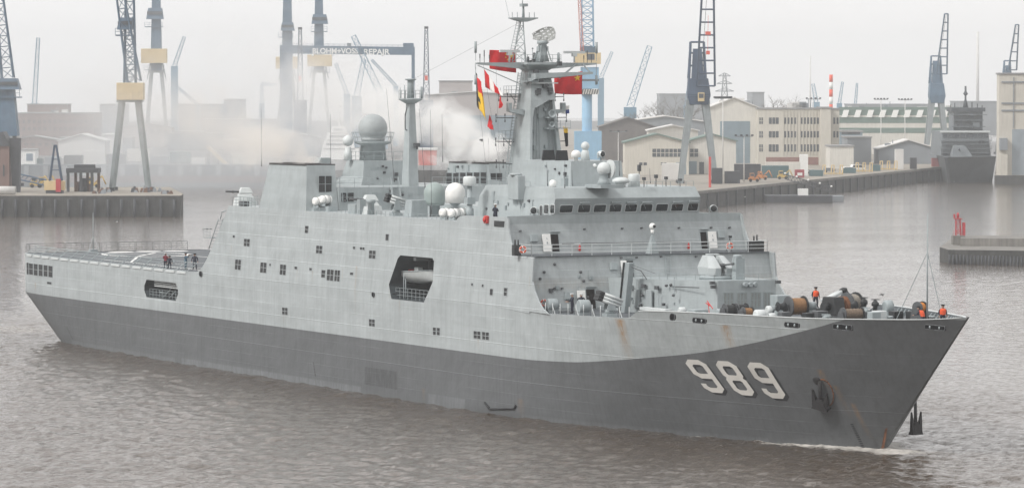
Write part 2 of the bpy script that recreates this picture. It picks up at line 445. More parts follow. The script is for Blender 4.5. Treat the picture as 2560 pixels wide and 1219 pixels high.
def hull():
    # stations along every row, from the stern to the stem
    xs = [0, .9, 2.2, 4, 6.5, 10, 15, 22, 30, 45, 63, 80, 100, 120, 140]
    sN = 64
    ring = []                                            # rows of points from keel level to the centre of the deck
    rows = [('z', z_) for z_ in (-2.0, -1.0, 0.0, .8, 1.6, 2.4, 3.2, 4.0, 4.8, 5.4)]+[('b', k_/8) for k_ in range(9)]+[('in', 0), ('dk', 0)]
    NZ = 10; NB = NZ+8
    nst = len(xs)+sN
    def station(i, z):
        if i < len(xs): return xs[i], 0
        k = (i-len(xs)+1)/sN
        return None, k**.9
    V = []; 
    for (kind, a) in rows:
        for i in range(nst):
            if i < len(xs):
                x = xs[i]
            # solve x for the bow stations: s fixed, z depends on x weakly
            zz = 6.0
            for _ in range(6):
                if i >= len(xs):
                    k = ((i-len(xs)+1)/sN)**.92; x = 140+(XS(zz)-140)*k
                if kind == 'z': zz = a if x < 141 else min(a, BNDZ(x)-.02*(NZ+1-rows.index((kind, a))))
                elif kind == 'b': zz = BNDZ(x)+(TOPZ(x)-BNDZ(x))*a
                else: zz = TOPZ(x) if kind == 'in' else DECKZ(x)
            y = HB(x, zz)
            if kind in ('in', 'dk'): y = max(.04, y-(.22 if kind == 'in' else .26)); 
            if kind in ('in', 'dk') and i == nst-1: x -= .5
            xo = x
            if zz < 5.9 and x < 60: xo = x+11.5*max(0, (5.9-zz)/5.9)*max(0, 1-x/60)
            V.append((xo, y, zz))
    nr = len(rows); W = nst
    b = MB(); off = nr*W
    verts = [(x, -y, z) for (x, y, z) in V]+[(x, y, z) for (x, y, z) in V]
    F = []; MI = []
    for side in (0, 1):
        o = side*off
        for r in range(nr-1):
            mi = 1 if r < NZ else (0 if r < NB+1 else 2)
            for i in range(W-1):
                F.append((o+r*W+i, o+r*W+i+1, o+(r+1)*W+i+1, o+(r+1)*W+i)); MI.append(mi)
    # transom, stem, deck and bottom join the two sides
    for r in range(nr-1):
        mi = 1 if r < NZ else (0 if r < NB+1 else 2)
        F.append((r*W, (r+1)*W, off+(r+1)*W, off+r*W)); MI.append(mi)
        e = W-1
        F.append((r*W+e, (r+1)*W+e, off+(r+1)*W+e, off+r*W+e)); MI.append(1 if r < NB+1 else 2)
    for i in range(W-1):
        r = nr-1
        F.append((r*W+i, r*W+i+1, off+r*W+i+1, off+r*W+i)); MI.append(2)
        F.append((i, i+1, off+i+1, off+i)); MI.append(1)
    b.v = verts; b.f = [list(f) for f in F]; b.m = MI; b.sm = [True]*len(F)
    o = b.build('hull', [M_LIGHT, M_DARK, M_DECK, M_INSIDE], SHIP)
    for p in o.data.polygons:
        if p.material_index == 2: p.use_smooth = False
    es = o.modifiers.new('split', 'EDGE_SPLIT'); es.split_angle = rad(32)
    return o
HULL = hull()

# ------------------------------------------------------------------ main superstructure block, flush with the side
YSIDE = lambda z: 14.0-.075*max(0, z-10.96)             # slight tumblehome
def side_block():
    prof = [(63.4, 10.96), (65.0, 11.05), (66.4, 11.55), (67.8, 12.7), (69.7, 14.6), (71.6, 16.8), (73.45, 19.0),
            (146.35, 19.0), (147.0, 16.0), (151.6, 16.0), (152.6, 10.96), (152.6, 10.5), (140.5, 10.97)]
    b = MB()
    b.hexa([(x, -YSIDE(z), z) for x, z in prof], [(x, YSIDE(z), z) for x, z in prof])
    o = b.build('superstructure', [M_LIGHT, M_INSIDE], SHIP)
    return o
BLOCK = side_block()

def cut(target, cutter):
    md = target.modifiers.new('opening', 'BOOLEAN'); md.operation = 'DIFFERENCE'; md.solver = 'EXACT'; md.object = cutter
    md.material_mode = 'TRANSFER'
    # openings are cut before the edge split
    applied(target)
def profile_cutter(pts, y0, y1):
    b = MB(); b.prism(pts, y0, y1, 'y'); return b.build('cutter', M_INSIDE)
def opening_profile(x0, x1, z0, z1, r):
    return [(x0+r, z0), (x1-r, z0), (x1, z0+r), (x1, z1-r), (x1-r, z1), (x0+r, z1), (x0, z1-r), (x0, z0+r)]
HULL.modifiers.clear()
BAY = [(120.0, 10.42), (128.1, 10.42), (129.0, 11.4), (129.95, 12.6), (129.95, 14.75), (129.5, 15.05), (121.6, 15.05), (121.0, 14.7), (119.2, 11.9)]
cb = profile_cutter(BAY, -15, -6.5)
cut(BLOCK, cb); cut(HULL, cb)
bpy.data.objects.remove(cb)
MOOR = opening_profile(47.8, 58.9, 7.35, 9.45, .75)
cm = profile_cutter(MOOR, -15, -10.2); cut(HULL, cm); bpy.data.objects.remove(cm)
es = HULL.modifiers.new('split', 'EDGE_SPLIT'); es.split_angle = rad(32)

# curved wing plates that run on past the front walls, both sides
def wing(name, pts, y_out, th=.16):
    for sgn in (-1, 1):
        b = MB()
        lo = [(x, sgn*(y_out(z)+.003), z) for x, z in pts]; hi = [(x, sgn*(y_out(z)-th), z) for x, z in pts]
        b.hexa(lo, hi); b.build(name, M_LIGHT, SHIP)
wing('side_wing_plate', [(146.3, 16.0), (149.0, 16.02), (148.2, 16.5), (147.5, 17.2), (147.0, 18.0), (146.75, 18.7), (146.6, 19.62), (146.3, 19.62)], YSIDE)
wing('side_wing_plate', [(151.2, 10.7), (156.7, 10.62), (155.4, 11.1), (154.4, 11.75), (153.4, 12.7), (152.8, 13.6), (152.75, 16.0), (151.2, 16.0)], YSIDE)
# ------------------------------------------------------------------ the river
def river():
    # near sheet: real waves in a strip 290..900 m off, then one flat sheet to the horizon
    def sheet(d0, d1, nd, w0, w1, nw, wav, z):
        ds = d0+(d1-d0)*np.linspace(0, 1, nd)**1.6
        us = np.linspace(-1, 1, nw)
        D, Ugrid = np.meshgrid(ds, us, indexing='ij')
        Wd = w0+(w1-w0)*(D-d0)/(d1-d0)
        X = CAM[0]+AWAY[0]*D+RGT[0]*Ugrid*Wd; Y = CAM[1]+AWAY[1]*D+RGT[1]*Ugrid*Wd
        fade = np.clip((d1-D)/120.0, 0, 1)*np.clip((D-d0)/15.0, 0, 1)*np.clip((1-abs(Ugrid))/0.06, 0, 1)
        # the ship's own wash ruffles the water round her; away from her the river lies calmer
        far = np.clip((np.maximum(Y, -X-5.0)-18.0)/45.0, 0, 1); chop = 1-.72*far*far*(3-2*far)
        Z = wave_height(X, Y)*wav*fade*chop+z
        return X, Y, Z, nd, nw, chop
    X, Y, Z, nd, nw, chop = sheet(285.0, 900.0, 1000, 62.0, 150.0, 560, 1.0, 0.0)
    # foam along the hull: bow wave, broken water at the quarter and a thin wake
    hw = np.array([HB(x, 0.0) for x in np.linspace(0, 196, 393)])
    hbx = np.interp(X, np.linspace(0, 196, 393), hw, left=0, right=0)
    gap = np.abs(Y)-hbx; near = (X > 8) & (X < 199)
    rs = np.random.RandomState(3)
    def blot(x0, w, g, k): return k*np.exp(-((X-x0)/w)**2)*np.exp(-np.clip(gap, 0, 99)/g)
    foam = blot(193.5, 5.0, 1.7, 1.3)+blot(186, 4, 1.1, .7)+blot(176, 4, .7, .55)+blot(165, 5, .45, .5)+blot(150, 8, .5, .35)+blot(120, 14, .4, .3)+blot(60, 30, .4, .25)
    foam = np.where(near, foam, 0)
    foam = foam+np.exp(-((X-198)/3.2)**2-((Y)/2.8)**2)*.95
    wake = np.exp(-((X+14)/16)**2)*np.exp(-((Y+9)/8)**2)*.5
    foam = np.clip(foam+np.where(X < 14, wake, 0), 0, 1)
    Z = Z+.30*np.where(near, blot(191, 6, 1.6, 1.0), 0)*np.clip(1-np.abs(Y)/12, 0, 1)
    V = np.stack([X, Y, Z], -1).reshape(-1, 3)
    idx = np.arange(nd*nw).reshape(nd, nw)
    q = np.stack([idx[:-1, :-1], idx[:-1, 1:], idx[1:, 1:], idx[1:, :-1]], -1).reshape(-1, 4)
    # outer ring of the same sheet, joined at the rim
    rim = list(idx[0, :])+list(idx[1:, -1])+list(idx[-1, -2::-1])+list(idx[-2:0:-1, 0])
    c = V[rim].mean(0); c[2] = 0
    off = len(V); outer = []
    for i in rim:
        d = V[i]-c; d[2] = 0; d = d/np.linalg.norm(d)*4200.0
        outer.append(c+d)
    V = np.concatenate([V, np.array(outer)])
    nr = len(rim)
    q2 = np.array([[rim[i], rim[(i+1) % nr], off+(i+1) % nr, off+i] for i in range(nr)])
    Q = np.concatenate([q, q2])
    me = bpy.data.meshes.new('river_water')
    me.vertices.add(len(V)); me.vertices.foreach_set('co', V.astype(np.float32).ravel())
    me.loops.add(len(Q)*4); me.loops.foreach_set('vertex_index', Q.astype(np.int32).ravel())
    me.polygons.add(len(Q)); me.polygons.foreach_set('loop_start', np.arange(0, len(Q)*4, 4, dtype=np.int32))
    me.polygons.foreach_set('use_smooth', np.concatenate([np.ones(len(q), dtype=bool), np.zeros(len(q2), dtype=bool)]))
    fa = me.attributes.new('foam', 'FLOAT', 'POINT'); fa.data.foreach_set('value', np.concatenate([foam.ravel(), np.zeros(nr)]).astype(np.float32))
    ca = me.attributes.new('chop', 'FLOAT', 'POINT'); ca.data.foreach_set('value', np.concatenate([chop.ravel(), np.full(nr, .28)]).astype(np.float32))
    me.materials.append(M_WATER); me.update(); me.validate()
    if me.polygons[0].normal.z < 0: me.flip_normals()
    o = bpy.data.objects.new('river_water', me); COL.objects.link(o)
    structure(o); tag(o, 'brown grey rippled river water')
    return o
river()

# ------------------------------------------------------------------ placing things on the ship's side
def side_half(x, z): return YSIDE(z) if z > 10.96 else HB(x, z)
def on_side(u, v):
    y = -13.5
    for _ in range(25):
        p = aty(u, v, y); y = .5*y-.5*side_half(p[0], p[2])
    return aty(u, v, y)
def side_frame(p):
    """Tangent forward, tangent up and outward normal of the starboard side at p."""
    x, z = p[0], p[2]; e = .3
    a = np.array([2*e, -(side_half(x+e, z)-side_half(x-e, z)), 0.0]); a /= np.linalg.norm(a)
    b = np.array([0, -(side_half(x, z+e)-side_half(x, z-e)), 2*e]); b /= np.linalg.norm(b)
    n = np.cross(a, b); n /= np.linalg.norm(n)
    return a, b, n
def place(o, p, a, b, n):
    m = Matrix((Vector(a), Vector(b), Vector(n))).transposed().to_4x4(); m.translation = Vector(p)
    o.matrix_world = m
    return o
def louvre_mesh(w, h, cols=1, rim=.05):
    """Grille in its own plane: rim, dark back standing for shade and standing slats."""
    f = MB(); x, y = w/2, h/2
    for (a, b_, c, d) in ((-x-rim, x+rim, -y-rim, -y), (-x-rim, x+rim, y, y+rim), (-x-rim, -x, -y, y), (x, x+rim, -y, y)):
        f.box(a, b_, c, d, -.05, .035, 0)
    f.box(-x, x, -y, y, -.05, .004, 1)
    for c in range(1, cols): f.box(-x+w*c/cols-.04, -x+w*c/cols+.04, -y, y, -.04, .03, 0)
    if h > .7: f.box(-x, x, -.025, .025, -.04, .02, 0)
    ns = max(3, int(w/.16))
    for i in range(ns):
        cx = -x+w*(i+.5)/ns; f.box(cx-.016, cx+.016, -y, y, -.04, .016, 2)
    return f
def side_louvre(u0, v0, u1, v1, cols=1, parent=None, name='louvre'):
    p = on_side((u0+u1)/2, (v0+v1)/2)
    q0, q1 = on_side(u0, (v0+v1)/2), on_side(u1, (v0+v1)/2)
    w = np.linalg.norm(q1-q0); s = FPX/float((p-CAM) @ FWD); h = max(.25, (v1-v0-.11*(u1-u0))/s)
    a, b, n = side_frame(p)
    o = louvre_mesh(w*.95, h, cols).build(name, [M_LIGHT, M_LOUVRE_SHADE, M_DARKGREY], parent or HULL)
    return place(o, p, a, b, n)
C7 = lambda a, b, c, d: (560+.4266*a, 380+.4266*b, 560+.4266*c, 380+.4266*d)
for r, cols in [((475, 432, 495, 475), 1), ((117, 507, 152, 553), 2), ((540, 547, 577, 595), 2), ((850, 575, 889, 625), 2), ((948, 480, 966, 518), 1),
          ((65, 628, 100, 690), 2), ((213, 645, 250, 708), 2), ((328, 657, 364, 720), 2), ((571, 690, 594, 735), 1), ((603, 686, 643, 754), 2), ((648, 690, 680, 758), 2),
          ((52, 487, 64, 502), 1), ((757, 553, 770, 568), 1), ((797, 557, 825, 573), 2), ((267, 653, 275, 667), 1), ((414, 670, 430, 686), 1), ((501, 678, 516, 693), 1), ((739, 704, 758, 720), 1),
          ((1450, 768, 1460, 782), 1), ((1512, 774, 1522, 790), 1), ((1559, 800, 1576, 838), 1)]:
    side_louvre(*C7(*r), cols=cols, parent=BLOCK)
side_louvre(1260, 719, 1268, 739, parent=BLOCK)
for r, cols in [((341, 909, 374, 953), 2), ((850, 977, 885, 1021), 2), ((1225, 1026, 1243, 1070), 1), ((1248, 1028, 1266, 1072), 1), ((1463, 1047, 1505, 1094), 2), ((1513, 1052, 1554, 1100), 2)]:
    side_louvre(*C7(*r), cols=cols)
CS = lambda a, b, c, d: (40+.1476*a, 580+.1476*b, 40+.1476*c, 580+.1476*d)
for r in [(182, 515, 215, 715), (222, 527, 290, 720), (302, 535, 370, 735), (384, 545, 455, 745), (468, 555, 538, 752), (550, 568, 622, 765)]:
    side_louvre(*CS(*r))
side_louvre(*CS(527, 838, 603, 882), name='scupper_opening')
M_HOLE_SHADE = pmat('hole_shade_black', (0.008, 0.008, 0.009), 1.0, var=.2, scale=3, spec=0.0)  # near-black paint standing for the shade inside a hole
def side_oval(u0, v0, u1, v1, parent=None, rollers=2, name='fairlead', r=None):
    """Oval mooring hole: raised lip, black plate painted as the shaded throat and its rollers."""
    p = on_side((u0+u1)/2, (v0+v1)/2); q0, q1 = on_side(u0, (v0+v1)/2), on_side(u1, (v0+v1)/2)
    w = np.linalg.norm(q1-q0)/2; s = FPX/float((p-CAM) @ FWD); h = (v1-v0)/s/2
    a, b, n = side_frame(p); f = MB(); rr = min(w, h); k = 20; ring = []
    for i in range(k):
        t = 2*math.pi*i/k; c, d = math.cos(t), math.sin(t)
        ring.append((math.copysign(w-rr, c)*(1 if abs(c) > 1e-6 else 0)+rr*c if w > h else rr*c, (math.copysign(h-rr, d)+rr*d) if h > w else rr*d))
    f.hexa([(x, y, -.05) for x, y in ring], [(x, y, .11) for x, y in ring], 1)
    o = f.build(name, [M_GREY, M_HOLE_SHADE], parent or HULL)
    place(o, p, a, b, n)
    g = MB(); g.path([(x*1.03, y*1.06, .10) for x, y in ring], .035, 6, closed=True)
    lip = stuff(g.build('lip', M_DARKGREY, o)); 
    for i in range(rollers):
        x = (w-rr)*(1 if i else -1)*.55; g = MB(); g.lathe([(.07, -h*.6), (.10, 0), (.07, h*.6)], 10, (x, 0, .11), 'y'); g.build('roller', M_GREY, o)
    return o
side_oval(1677, 784, 1689, 800, rollers=0, name='porthole')
for r in [(1734, 795, 1766, 807), (1964, 806, 1999, 818), (2085, 811, 2132, 824), (2315, 813, 2364, 824)]: side_oval(*r)
side_oval(560+.4266*871, 380+.4266*822, 560+.4266*884, 380+.4266*846, BLOCK, 0, 'porthole')
side_oval(500, 678, 506, 690, HULL, 0, 'porthole')

# ------------------------------------------------------------------ flight deck: paint, edge nets, stern rail
def flat_ring(cx, cy, z, rx, ry, w, n=40, a0=0, a1=2*math.pi):
    b = MB(); V = []; F = []
    for i in range(n+1):
        t = a0+(a1-a0)*i/n
        V += [(cx+rx*math.cos(t), cy+ry*math.sin(t), z), (cx+(rx+w)*math.cos(t), cy+(ry+w)*math.sin(t), z)]
    for i in range(n): F.append((2*i, 2*i+1, 2*i+3, 2*i+2))
    return b.add(V, F)
FZ = 10.906
M_LINE = pmat('deck_line_white', (0.72, 0.72, 0.70), .7, var=.12, scale=2)
flat_ring(11.6, 0.2, FZ, 6.9, 4.9, .75).build('landing_circle', M_LINE, HULL)
for (x, y, rx, ry) in ((2.3, .2, 1.6, 1.75), (2.5, 4.0, 1.6, 1.75), (2.7, 7.8, 1.6, 1.75)):
    b = MB(); k = 24; b.add([(x+rx*math.cos(6.2832*i/k), y+ry*math.sin(6.2832*i/k), FZ+.008) for i in range(k)], [tuple(range(k))]); b.build('deck_marking', M_LINE, HULL)
for (x0, y0, x1, y1, w) in ((7, -2.6, 17, 3.2, .45), (16.5, -2.8, 7.5, 3.0, .45), (20, 4, 56, 4.4, .35), (40, -11.0, 40, 11.0, .35), (52, -11.0, 52, 11.0, .45), (24, -10.5, 60, -10.7, .35), (18, -3.5, 34, -10.5, .4)):
    d = np.array([x1-x0, y1-y0]); d = d/np.linalg.norm(d); nn = np.array([-d[1], d[0]])*w/2; b = MB()
    b.add([(x0+nn[0], y0+nn[1], FZ+.004), (x0-nn[0], y0-nn[1], FZ+.004), (x1-nn[0], y1-nn[1], FZ+.004), (x1+nn[0], y1+nn[1], FZ+.004)], [(0, 1, 2, 3)]); b.build('deck_marking', M_LINE, HULL)
def railing(name, pts, h=1.1, wires=3, post=1.6, r=.022, pr=.03, mat=None, parent=None, lean=0.0):
    """Guard rail along a run of points: stanchions and wires."""
    b = MB()
    for a, c in zip(pts[:-1], pts[1:]):
        a = np.array(a, float); c = np.array(c, float); L = np.linalg.norm(c-a); k = max(1, round(L/post))
        for i in range(k+1):
            q = a+(c-a)*i/k; b.tube(q, q+np.array([0, 0, h]), pr, 5)
        for w in range(1, wires+1):
            z = np.array([0, 0, h*w/wires-.015]); b.tube(a+z, c+z, r, 4)
    return stuff(b.build(name, mat or M_GREY, parent or SHIP))
zs = 10.97
def rail_panel(p, q):
    b = MB(); p = np.array(p, float); q = np.array(q, float); d = (q-p)/np.linalg.norm(q-p); p = p+d*.10; q = q-d*.10
    up = np.array([0, 0, 1.0]); pts = [p, p+up*1.12, q+up*1.12, q]
    b.path([p+up*.02, p+up*1.14, q+up*1.14, q+up*.02], .035, 5)
    for t in (.33, .66): b.tube(p+(q-p)*t+up*.15, p+(q-p)*t+up*1.14, .018, 4)
    for z in (.2, .5, .82): b.tube(p+up*z, q+up*z, .02, 4)
    return b.build('rail_panel', M_DARKGREY, HULL)
sp = [(2.0, -13.0, zs), (.25, -11.9, zs), (.15, -9.4, zs), (.15, -6.9, zs), (.15, -4.4, zs), (.15, -1.9, zs), (.15, .6, zs), (.15, 3.1, zs), (.15, 5.6, zs), (.15, 8.1, zs), (.15, 10.6, zs)]
for p, q in zip(sp[:-1], sp[1:]): stuff(rail_panel(p, q))
# deck-edge nets folded half down along the starboard side
xs_ = np.linspace(3.0, 62.0, 17)
for i in range(16):
    b = MB(); x0, x1 = xs_[i]+.15, xs_[i+1]-.15
    def E(x, k): y = HB(x, 10.9); return np.array([x, -y-.02+1.35*k, 10.99+.95*k])
    b.path([E(x0, 0), E(x0, 1), E(x1, 1), E(x1, 0)], .04, 5)
    for k in (.33, .66): b.tube(E(x0, k), E(x1, k), .022, 4)
    for t in (.25, .5, .75): b.tube(E(x0+(x1-x0)*t, 0), E(x0+(x1-x0)*t, 1), .02, 4)
    stuff(b.build('edge_net_frame', M_GREY, HULL))
    b = MB(); y = HB((x0+x1)/2, 10.9)
    y0, y1 = HB(x0, 10.9), HB(x1, 10.9)
    b.hexa([(x0+.3, -y0-.10, 10.66), (x1-.3, -y1-.10, 10.66), (x1-.3, -y1+.06, 10.66), (x0+.3, -y0+.06, 10.66)], [(x0+.3, -y0-.10, 10.92), (x1-.3, -y1-.10, 10.92), (x1-.3, -y1+.06, 10.92), (x0+.3, -y0+.06, 10.92)])
    b.build('edge_bar', M_PALE, HULL)
b = MB(); b.tube((.6, -3.1, 10.9), (.6, -3.1, 16.1), .07, 8, .035); b.tube((.6, -3.1, 13.0), (1.9, -2.6, 10.95), .03, 5); b.tube((.6, -3.1, 13.0), (1.7, -4.2, 10.95), .03, 5)
b.box(.2, 1.0, -3.6, -2.6, 10.9, 11.25)
b.build('ensign_staff', M_GREY, SHIP)

# mooring deck seen through the stern opening
b = MB()
for i, z in enumerate((8.75, 8.95, 9.15, 9.32)): b.box(49.6, 58.6, -13.4, -13.25, z-.05, z+.05)
stuff(b.build('stowed_poles', M_PALE, HULL))
railing('mooring_rail', [(48.6, -13.6, 7.38), (58.2, -13.6, 7.38)], 1.0, 3, 1.1, parent=HULL)
b = MB()
for x in (52, 54, 56): b.tube((x, -13.2, 7.4), (x+1.4, -12.6, 8.7), .07, 6)
b.lathe([(.35, 7.36), (.35, 7.9), (.5, 7.95), (.5, 8.05)], 12, (50.6, -12.6, 0))
stuff(b.build('mooring_gear', M_GREY, HULL))

# ladder and platform on the aft edge of the superstructure
b = MB()
p0 = aty(528, 622, -12.6); p1 = aty(552, 547, -12.6)
for dy in (-.3, .3): b.tube(p0+np.array([0, dy, 0]), p1+np.array([0, dy, 0]), .06, 6)
for i in range(9): q = p0+(p1-p0)*(i+.5)/9; b.tube(q+np.array([0, -.3, 0]), q+np.array([0, .3, 0]), .03, 5)
b.path([p1+np.array([-.1, 0, 0]), p1+np.array([.3, 0, .8]), p1+np.array([1.6, 0, 1.0])], .06, 6)
q = aty(532, 594, -12.6); b.box(q[0]-1.6, q[0]+.6, -13.1, -12.1, q[2]-.05, q[2]+.03)
stuff(b.build('aft_ladder', M_GREY, SHIP))
railing('ladder_rail', [(q[0]-1.6, -13.1, q[2]), (q[0]+.4, -13.1, q[2])], 1.1, 3, 1.0)

# ------------------------------------------------------------------ funnels
M_SOOT = pmat('sooty_rim', (0.045, 0.043, 0.042), .8, var=.4, scale=3)
def funnel(sgn):
    e = 1 if sgn < 0 else 1
    yo0, yo1, yi = 13.38, 12.95, 9.5
    b = MB()
    lo = [(82.4, yo0), (95.9, yo0), (96.0, yi), (82.4, yi)]; hi = [(84.5, yo1), (95.1, yo1), (95.0, yi), (84.5, yi)]
    b.hexa([(x, sgn*y, 19.0) for x, y in lo], [(x, sgn*y, 24.02) for x, y in hi])
    o = b.build('funnel', M_WALL, SHIP)
    r = MB(); r.hexa([(x, sgn*(y+(.04 if y > 11 else -.04)), 23.95) for x, y in hi], [(x, sgn*(y+(.04 if y > 11 else -.04)), 24.14) for x, y in hi]); r.build('funnel_rim', M_SOOT, o)
    for i in range(3):
        t = MB(); c = (86.3+3.2*i, sgn*11.2, 0); t.lathe([(.9, 24.0), (.9, 24.2), (.78, 24.22), (.78, 24.1)], 16, c); t.build('exhaust_pipe', M_SOOT, o)
    return o
F_S, F_P = funnel(-1), funnel(1)
def wall_louvre(p, w, h, face, cols, parent, name='louvre'):
    """Grille on a wall: face 'x' looks to the bow, 's' to starboard."""
    o = louvre_mesh(w, h, cols).build(name, [M_GREY, M_LOUVRE_SHADE, M_DARKGREY], parent)
    if face == 'x': place(o, p, (0, 1, 0), (0, 0, 1), (1, 0, 0))
    else: place(o, p, (1, 0, 0), (0, 0, 1), (0, -1, 0))
    return o
def wl_px(u0, v0, u1, v1, face, c, cols, parent, name='louvre'):
    u, v = (u0+u1)/2, (v0+v1)/2
    if face == 'x': p = atx(u, v, c); q0, q1 = atx(u0, v, c), atx(u1, v, c)
    else: p = aty(u, v, c); q0, q1 = aty(u0, v, c), aty(u1, v, c)
    s = FPX/float((p-CAM) @ FWD)
    return wall_louvre(p, np.linalg.norm(q1-q0), (v1-v0)/s, face, cols, parent, name)
wl_px(797, 440, 829, 480, 'x', 95.56, 2, F_S)
for i in range(6): wl_px(1116+17.2*i, 432-.2*i, 1130+17.2*i, 459-.2*i, 's', 9.48, 1, F_P)
wl_px(1226, 433, 1255, 458, 'x', 95.35, 2, F_P)

# ------------------------------------------------------------------ aft deckhouse with the big radome
b = MB(); b.box(78.0, 96.0, -9.45, 9.45, 19.0, 21.55); DH = b.build('aft_deckhouse', M_WALL, SHIP)
wl_px(853, 482, 884, 504, 'x', 96.02, 2, DH)
b = MB()
lo = [(79.6, -4.4), (87.4, -2.9), (87.4, 2.9), (79.6, 4.4)]; md = [(81.8, -2.9), (87.3, -2.6), (87.3, 2.6), (81.8, 2.9)]; hi = [(82.6, -2.55), (87.2, -2.5), (87.2, 2.5), (82.6, 2.55)]
b.hexa([(x, y, 21.55) for x, y in lo], [(x, y, 22.5) for x, y in md]); b.hexa([(x, y, 22.5) for x, y in md], [(x, y, 24.3) for x, y in hi])
RD = b.build('radome_house', M_WALL, SHIP)
b = MB(); b.box(87.2, 87.26, -1.7, -.7, 21.7, 23.6); b.build('door', M_GREY, RD)
railing('deckhouse_rail', [(82.6, -2.5, 24.3), (87.2, -2.45, 24.3), (87.2, 2.4, 24.3)], 1.05, 2, 1.2)
railing('deckhouse_rail', [(88.0, -9.3, 21.55), (95.9, -9.3, 21.55), (95.9, -2.2, 21.55)], 1.05, 2, 1.6)
railing('deckhouse_rail', [(95.9, 2.0, 21.55), (95.9, 9.3, 21.55)], 1.05, 2, 1.6)
b = MB(); b.lathe([(1.58, 24.3), (1.42, 26.05), (2.05, 26.25), (2.12, 26.45), (1.45, 26.5)], 24, (84.2, 0, 0)); RP = b.build('radome_pedestal', M_WALL, SHIP)
b = MB(); k = 16; b.lathe([(1.30, 26.5), (1.42, 26.8)]+[(1.67*math.cos(t), 27.95+1.67*math.sin(t)) for t in np.linspace(-.72, math.pi/2-.02, k)], 32, (84.2, 0, 0)); b.build('radome', pmat('radome_grey', (0.34, 0.365, 0.37), .55, var=.06, scale=2), SHIP)
b = MB()
for h, rr in ((26.45, 2.12), (26.95, 2.3), (27.5, 2.45)):
    b.path([(84.2+rr*math.cos(6.2832*i/20), rr*math.sin(6.2832*i/20), h) for i in range(20)], .03, 4, closed=True)
for i in range(12):
    t = 6.2832*i/12; b.tube((84.2+2.1*math.cos(t), 2.1*math.sin(t), 26.45), (84.2+2.45*math.cos(t), 2.45*math.sin(t), 27.5), .03, 4)
stuff(b.build('radome_rail', M_GREY, SHIP))
# small ball antenna on the aft starboard corner of the house
b = MB(); c = aty(870, 352, -3.0); b.lathe([(.5, 24.3), (.35, c[2]-.7)], 14, (c[0], -3.0, 0)); b.sphere((c[0], -3.0, c[2]), .62, 18); b.build('ball_antenna', M_PALE, SHIP)
# exhaust trunk beside the house
b = MB(); b.hexa([(80.2, -7.2, 21.55), (82.2, -7.2, 21.55), (82.2, -4.2, 21.55), (80.2, -4.2, 21.55)], [(81.0, -5.6, 24.6), (82.2, -5.6, 24.6), (82.2, -4.4, 24.6), (81.0, -4.4, 24.6)]); b.build('vent_trunk', M_WALL, SHIP)

# stairs up to the deckhouse roof
b = MB(); p0 = atx(1003, 510, 98.2); p1 = atx(985, 455, 96.1)
for dy in (0, .95): b.tube((p0[0], p0[1]-.9+dy, 19.0), (p1[0], p1[1]+dy-.4, 21.6), .06, 5); b.tube((p0[0], p0[1]-.9+dy, 20.0), (p1[0], p1[1]+dy-.4, 22.6), .04, 5)
for i in range(10):
    t = (i+.5)/10; x = p0[0]+(p1[0]-p0[0])*t; y = p0[1]-.9+(p1[1]-.4-p0[1]+.9)*t; b.box(x-.12, x+.12, y, y+.95, 19.0+2.6*t-.02, 19.0+2.6*t+.02)
stuff(b.build('deck_stairs', M_GREY, SHIP))

# ------------------------------------------------------------------ aft mast
b = MB()
q = [(93.6, -.85), (95.4, -.7), (95.4, .7), (93.6, .85)]; r = [(94.1, -.36), (94.95, -.32), (94.95, .32), (94.1, .36)]
b.hexa([(x, y, 19.0) for x, y in q], [(x, y, 31.2) for x, y in r]); AM = b.build('aft_mast', M_WALL, SHIP)
b = MB(); b.lathe([(.45, 30.75), (1.35, 31.25), (1.35, 31.4), (.3, 31.42)], 18, (94.5, 0, 0)); b.build('mast_platform', M_WALL, AM)
b = MB()
for h in (31.9, 32.3): b.path([(94.5+1.33*math.cos(6.2832*i/14), 1.33*math.sin(6.2832*i/14), h) for i in range(14)], .022, 4, closed=True)
for i in range(14): b.tube((94.5+1.33*math.cos(6.2832*i/14), 1.33*math.sin(6.2832*i/14), 31.4), (94.5+1.33*math.cos(6.2832*i/14), 1.33*math.sin(6.2832*i/14), 32.3), .025, 4)
stuff(b.build('platform_rail', M_GREY, AM))
b = MB(); b.lathe([(.42, 31.4), (.36, 33.0), (.36, 33.4), (.62, 33.45), (.66, 33.58), (.2, 33.62)], 14, (94.5, 0, 0))
b.build('mast_head', M_GREY, AM)
b = MB(); b.tube((95.3, -1.1, 31.4), (95.3, -1.1, 32.9), .06, 6); b.tube((95.3, 1.0, 31.4), (95.3, 1.0, 32.7), .14, 8); b.tube((93.7, -.9, 31.4), (93.7, -.9, 32.6), .05, 6)
stuff(b.build('mast_antennas', M_GREY, AM))
b = MB(); b.path([(95.1, -.72, 30.4), (95.1, -.95, 29.5), (95.1, -.95, 28.0), (95.2, -.75, 27.8)], .07, 6); b.build('mast_pipe', M_DARKGREY, AM)
b = MB(); b.box(95.1, 95.7, .05, .65, 26.0, 26.4); b.tube((95.5, .35, 25.7), (95.5, .35, 26.0), .12, 8); b.build('mast_lamp', M_DARKGREY, AM)
b = MB(); b.box(95.42, 95.47, -.35, .35, 19.1, 20.9); b.build('door', M_GREY, AM)

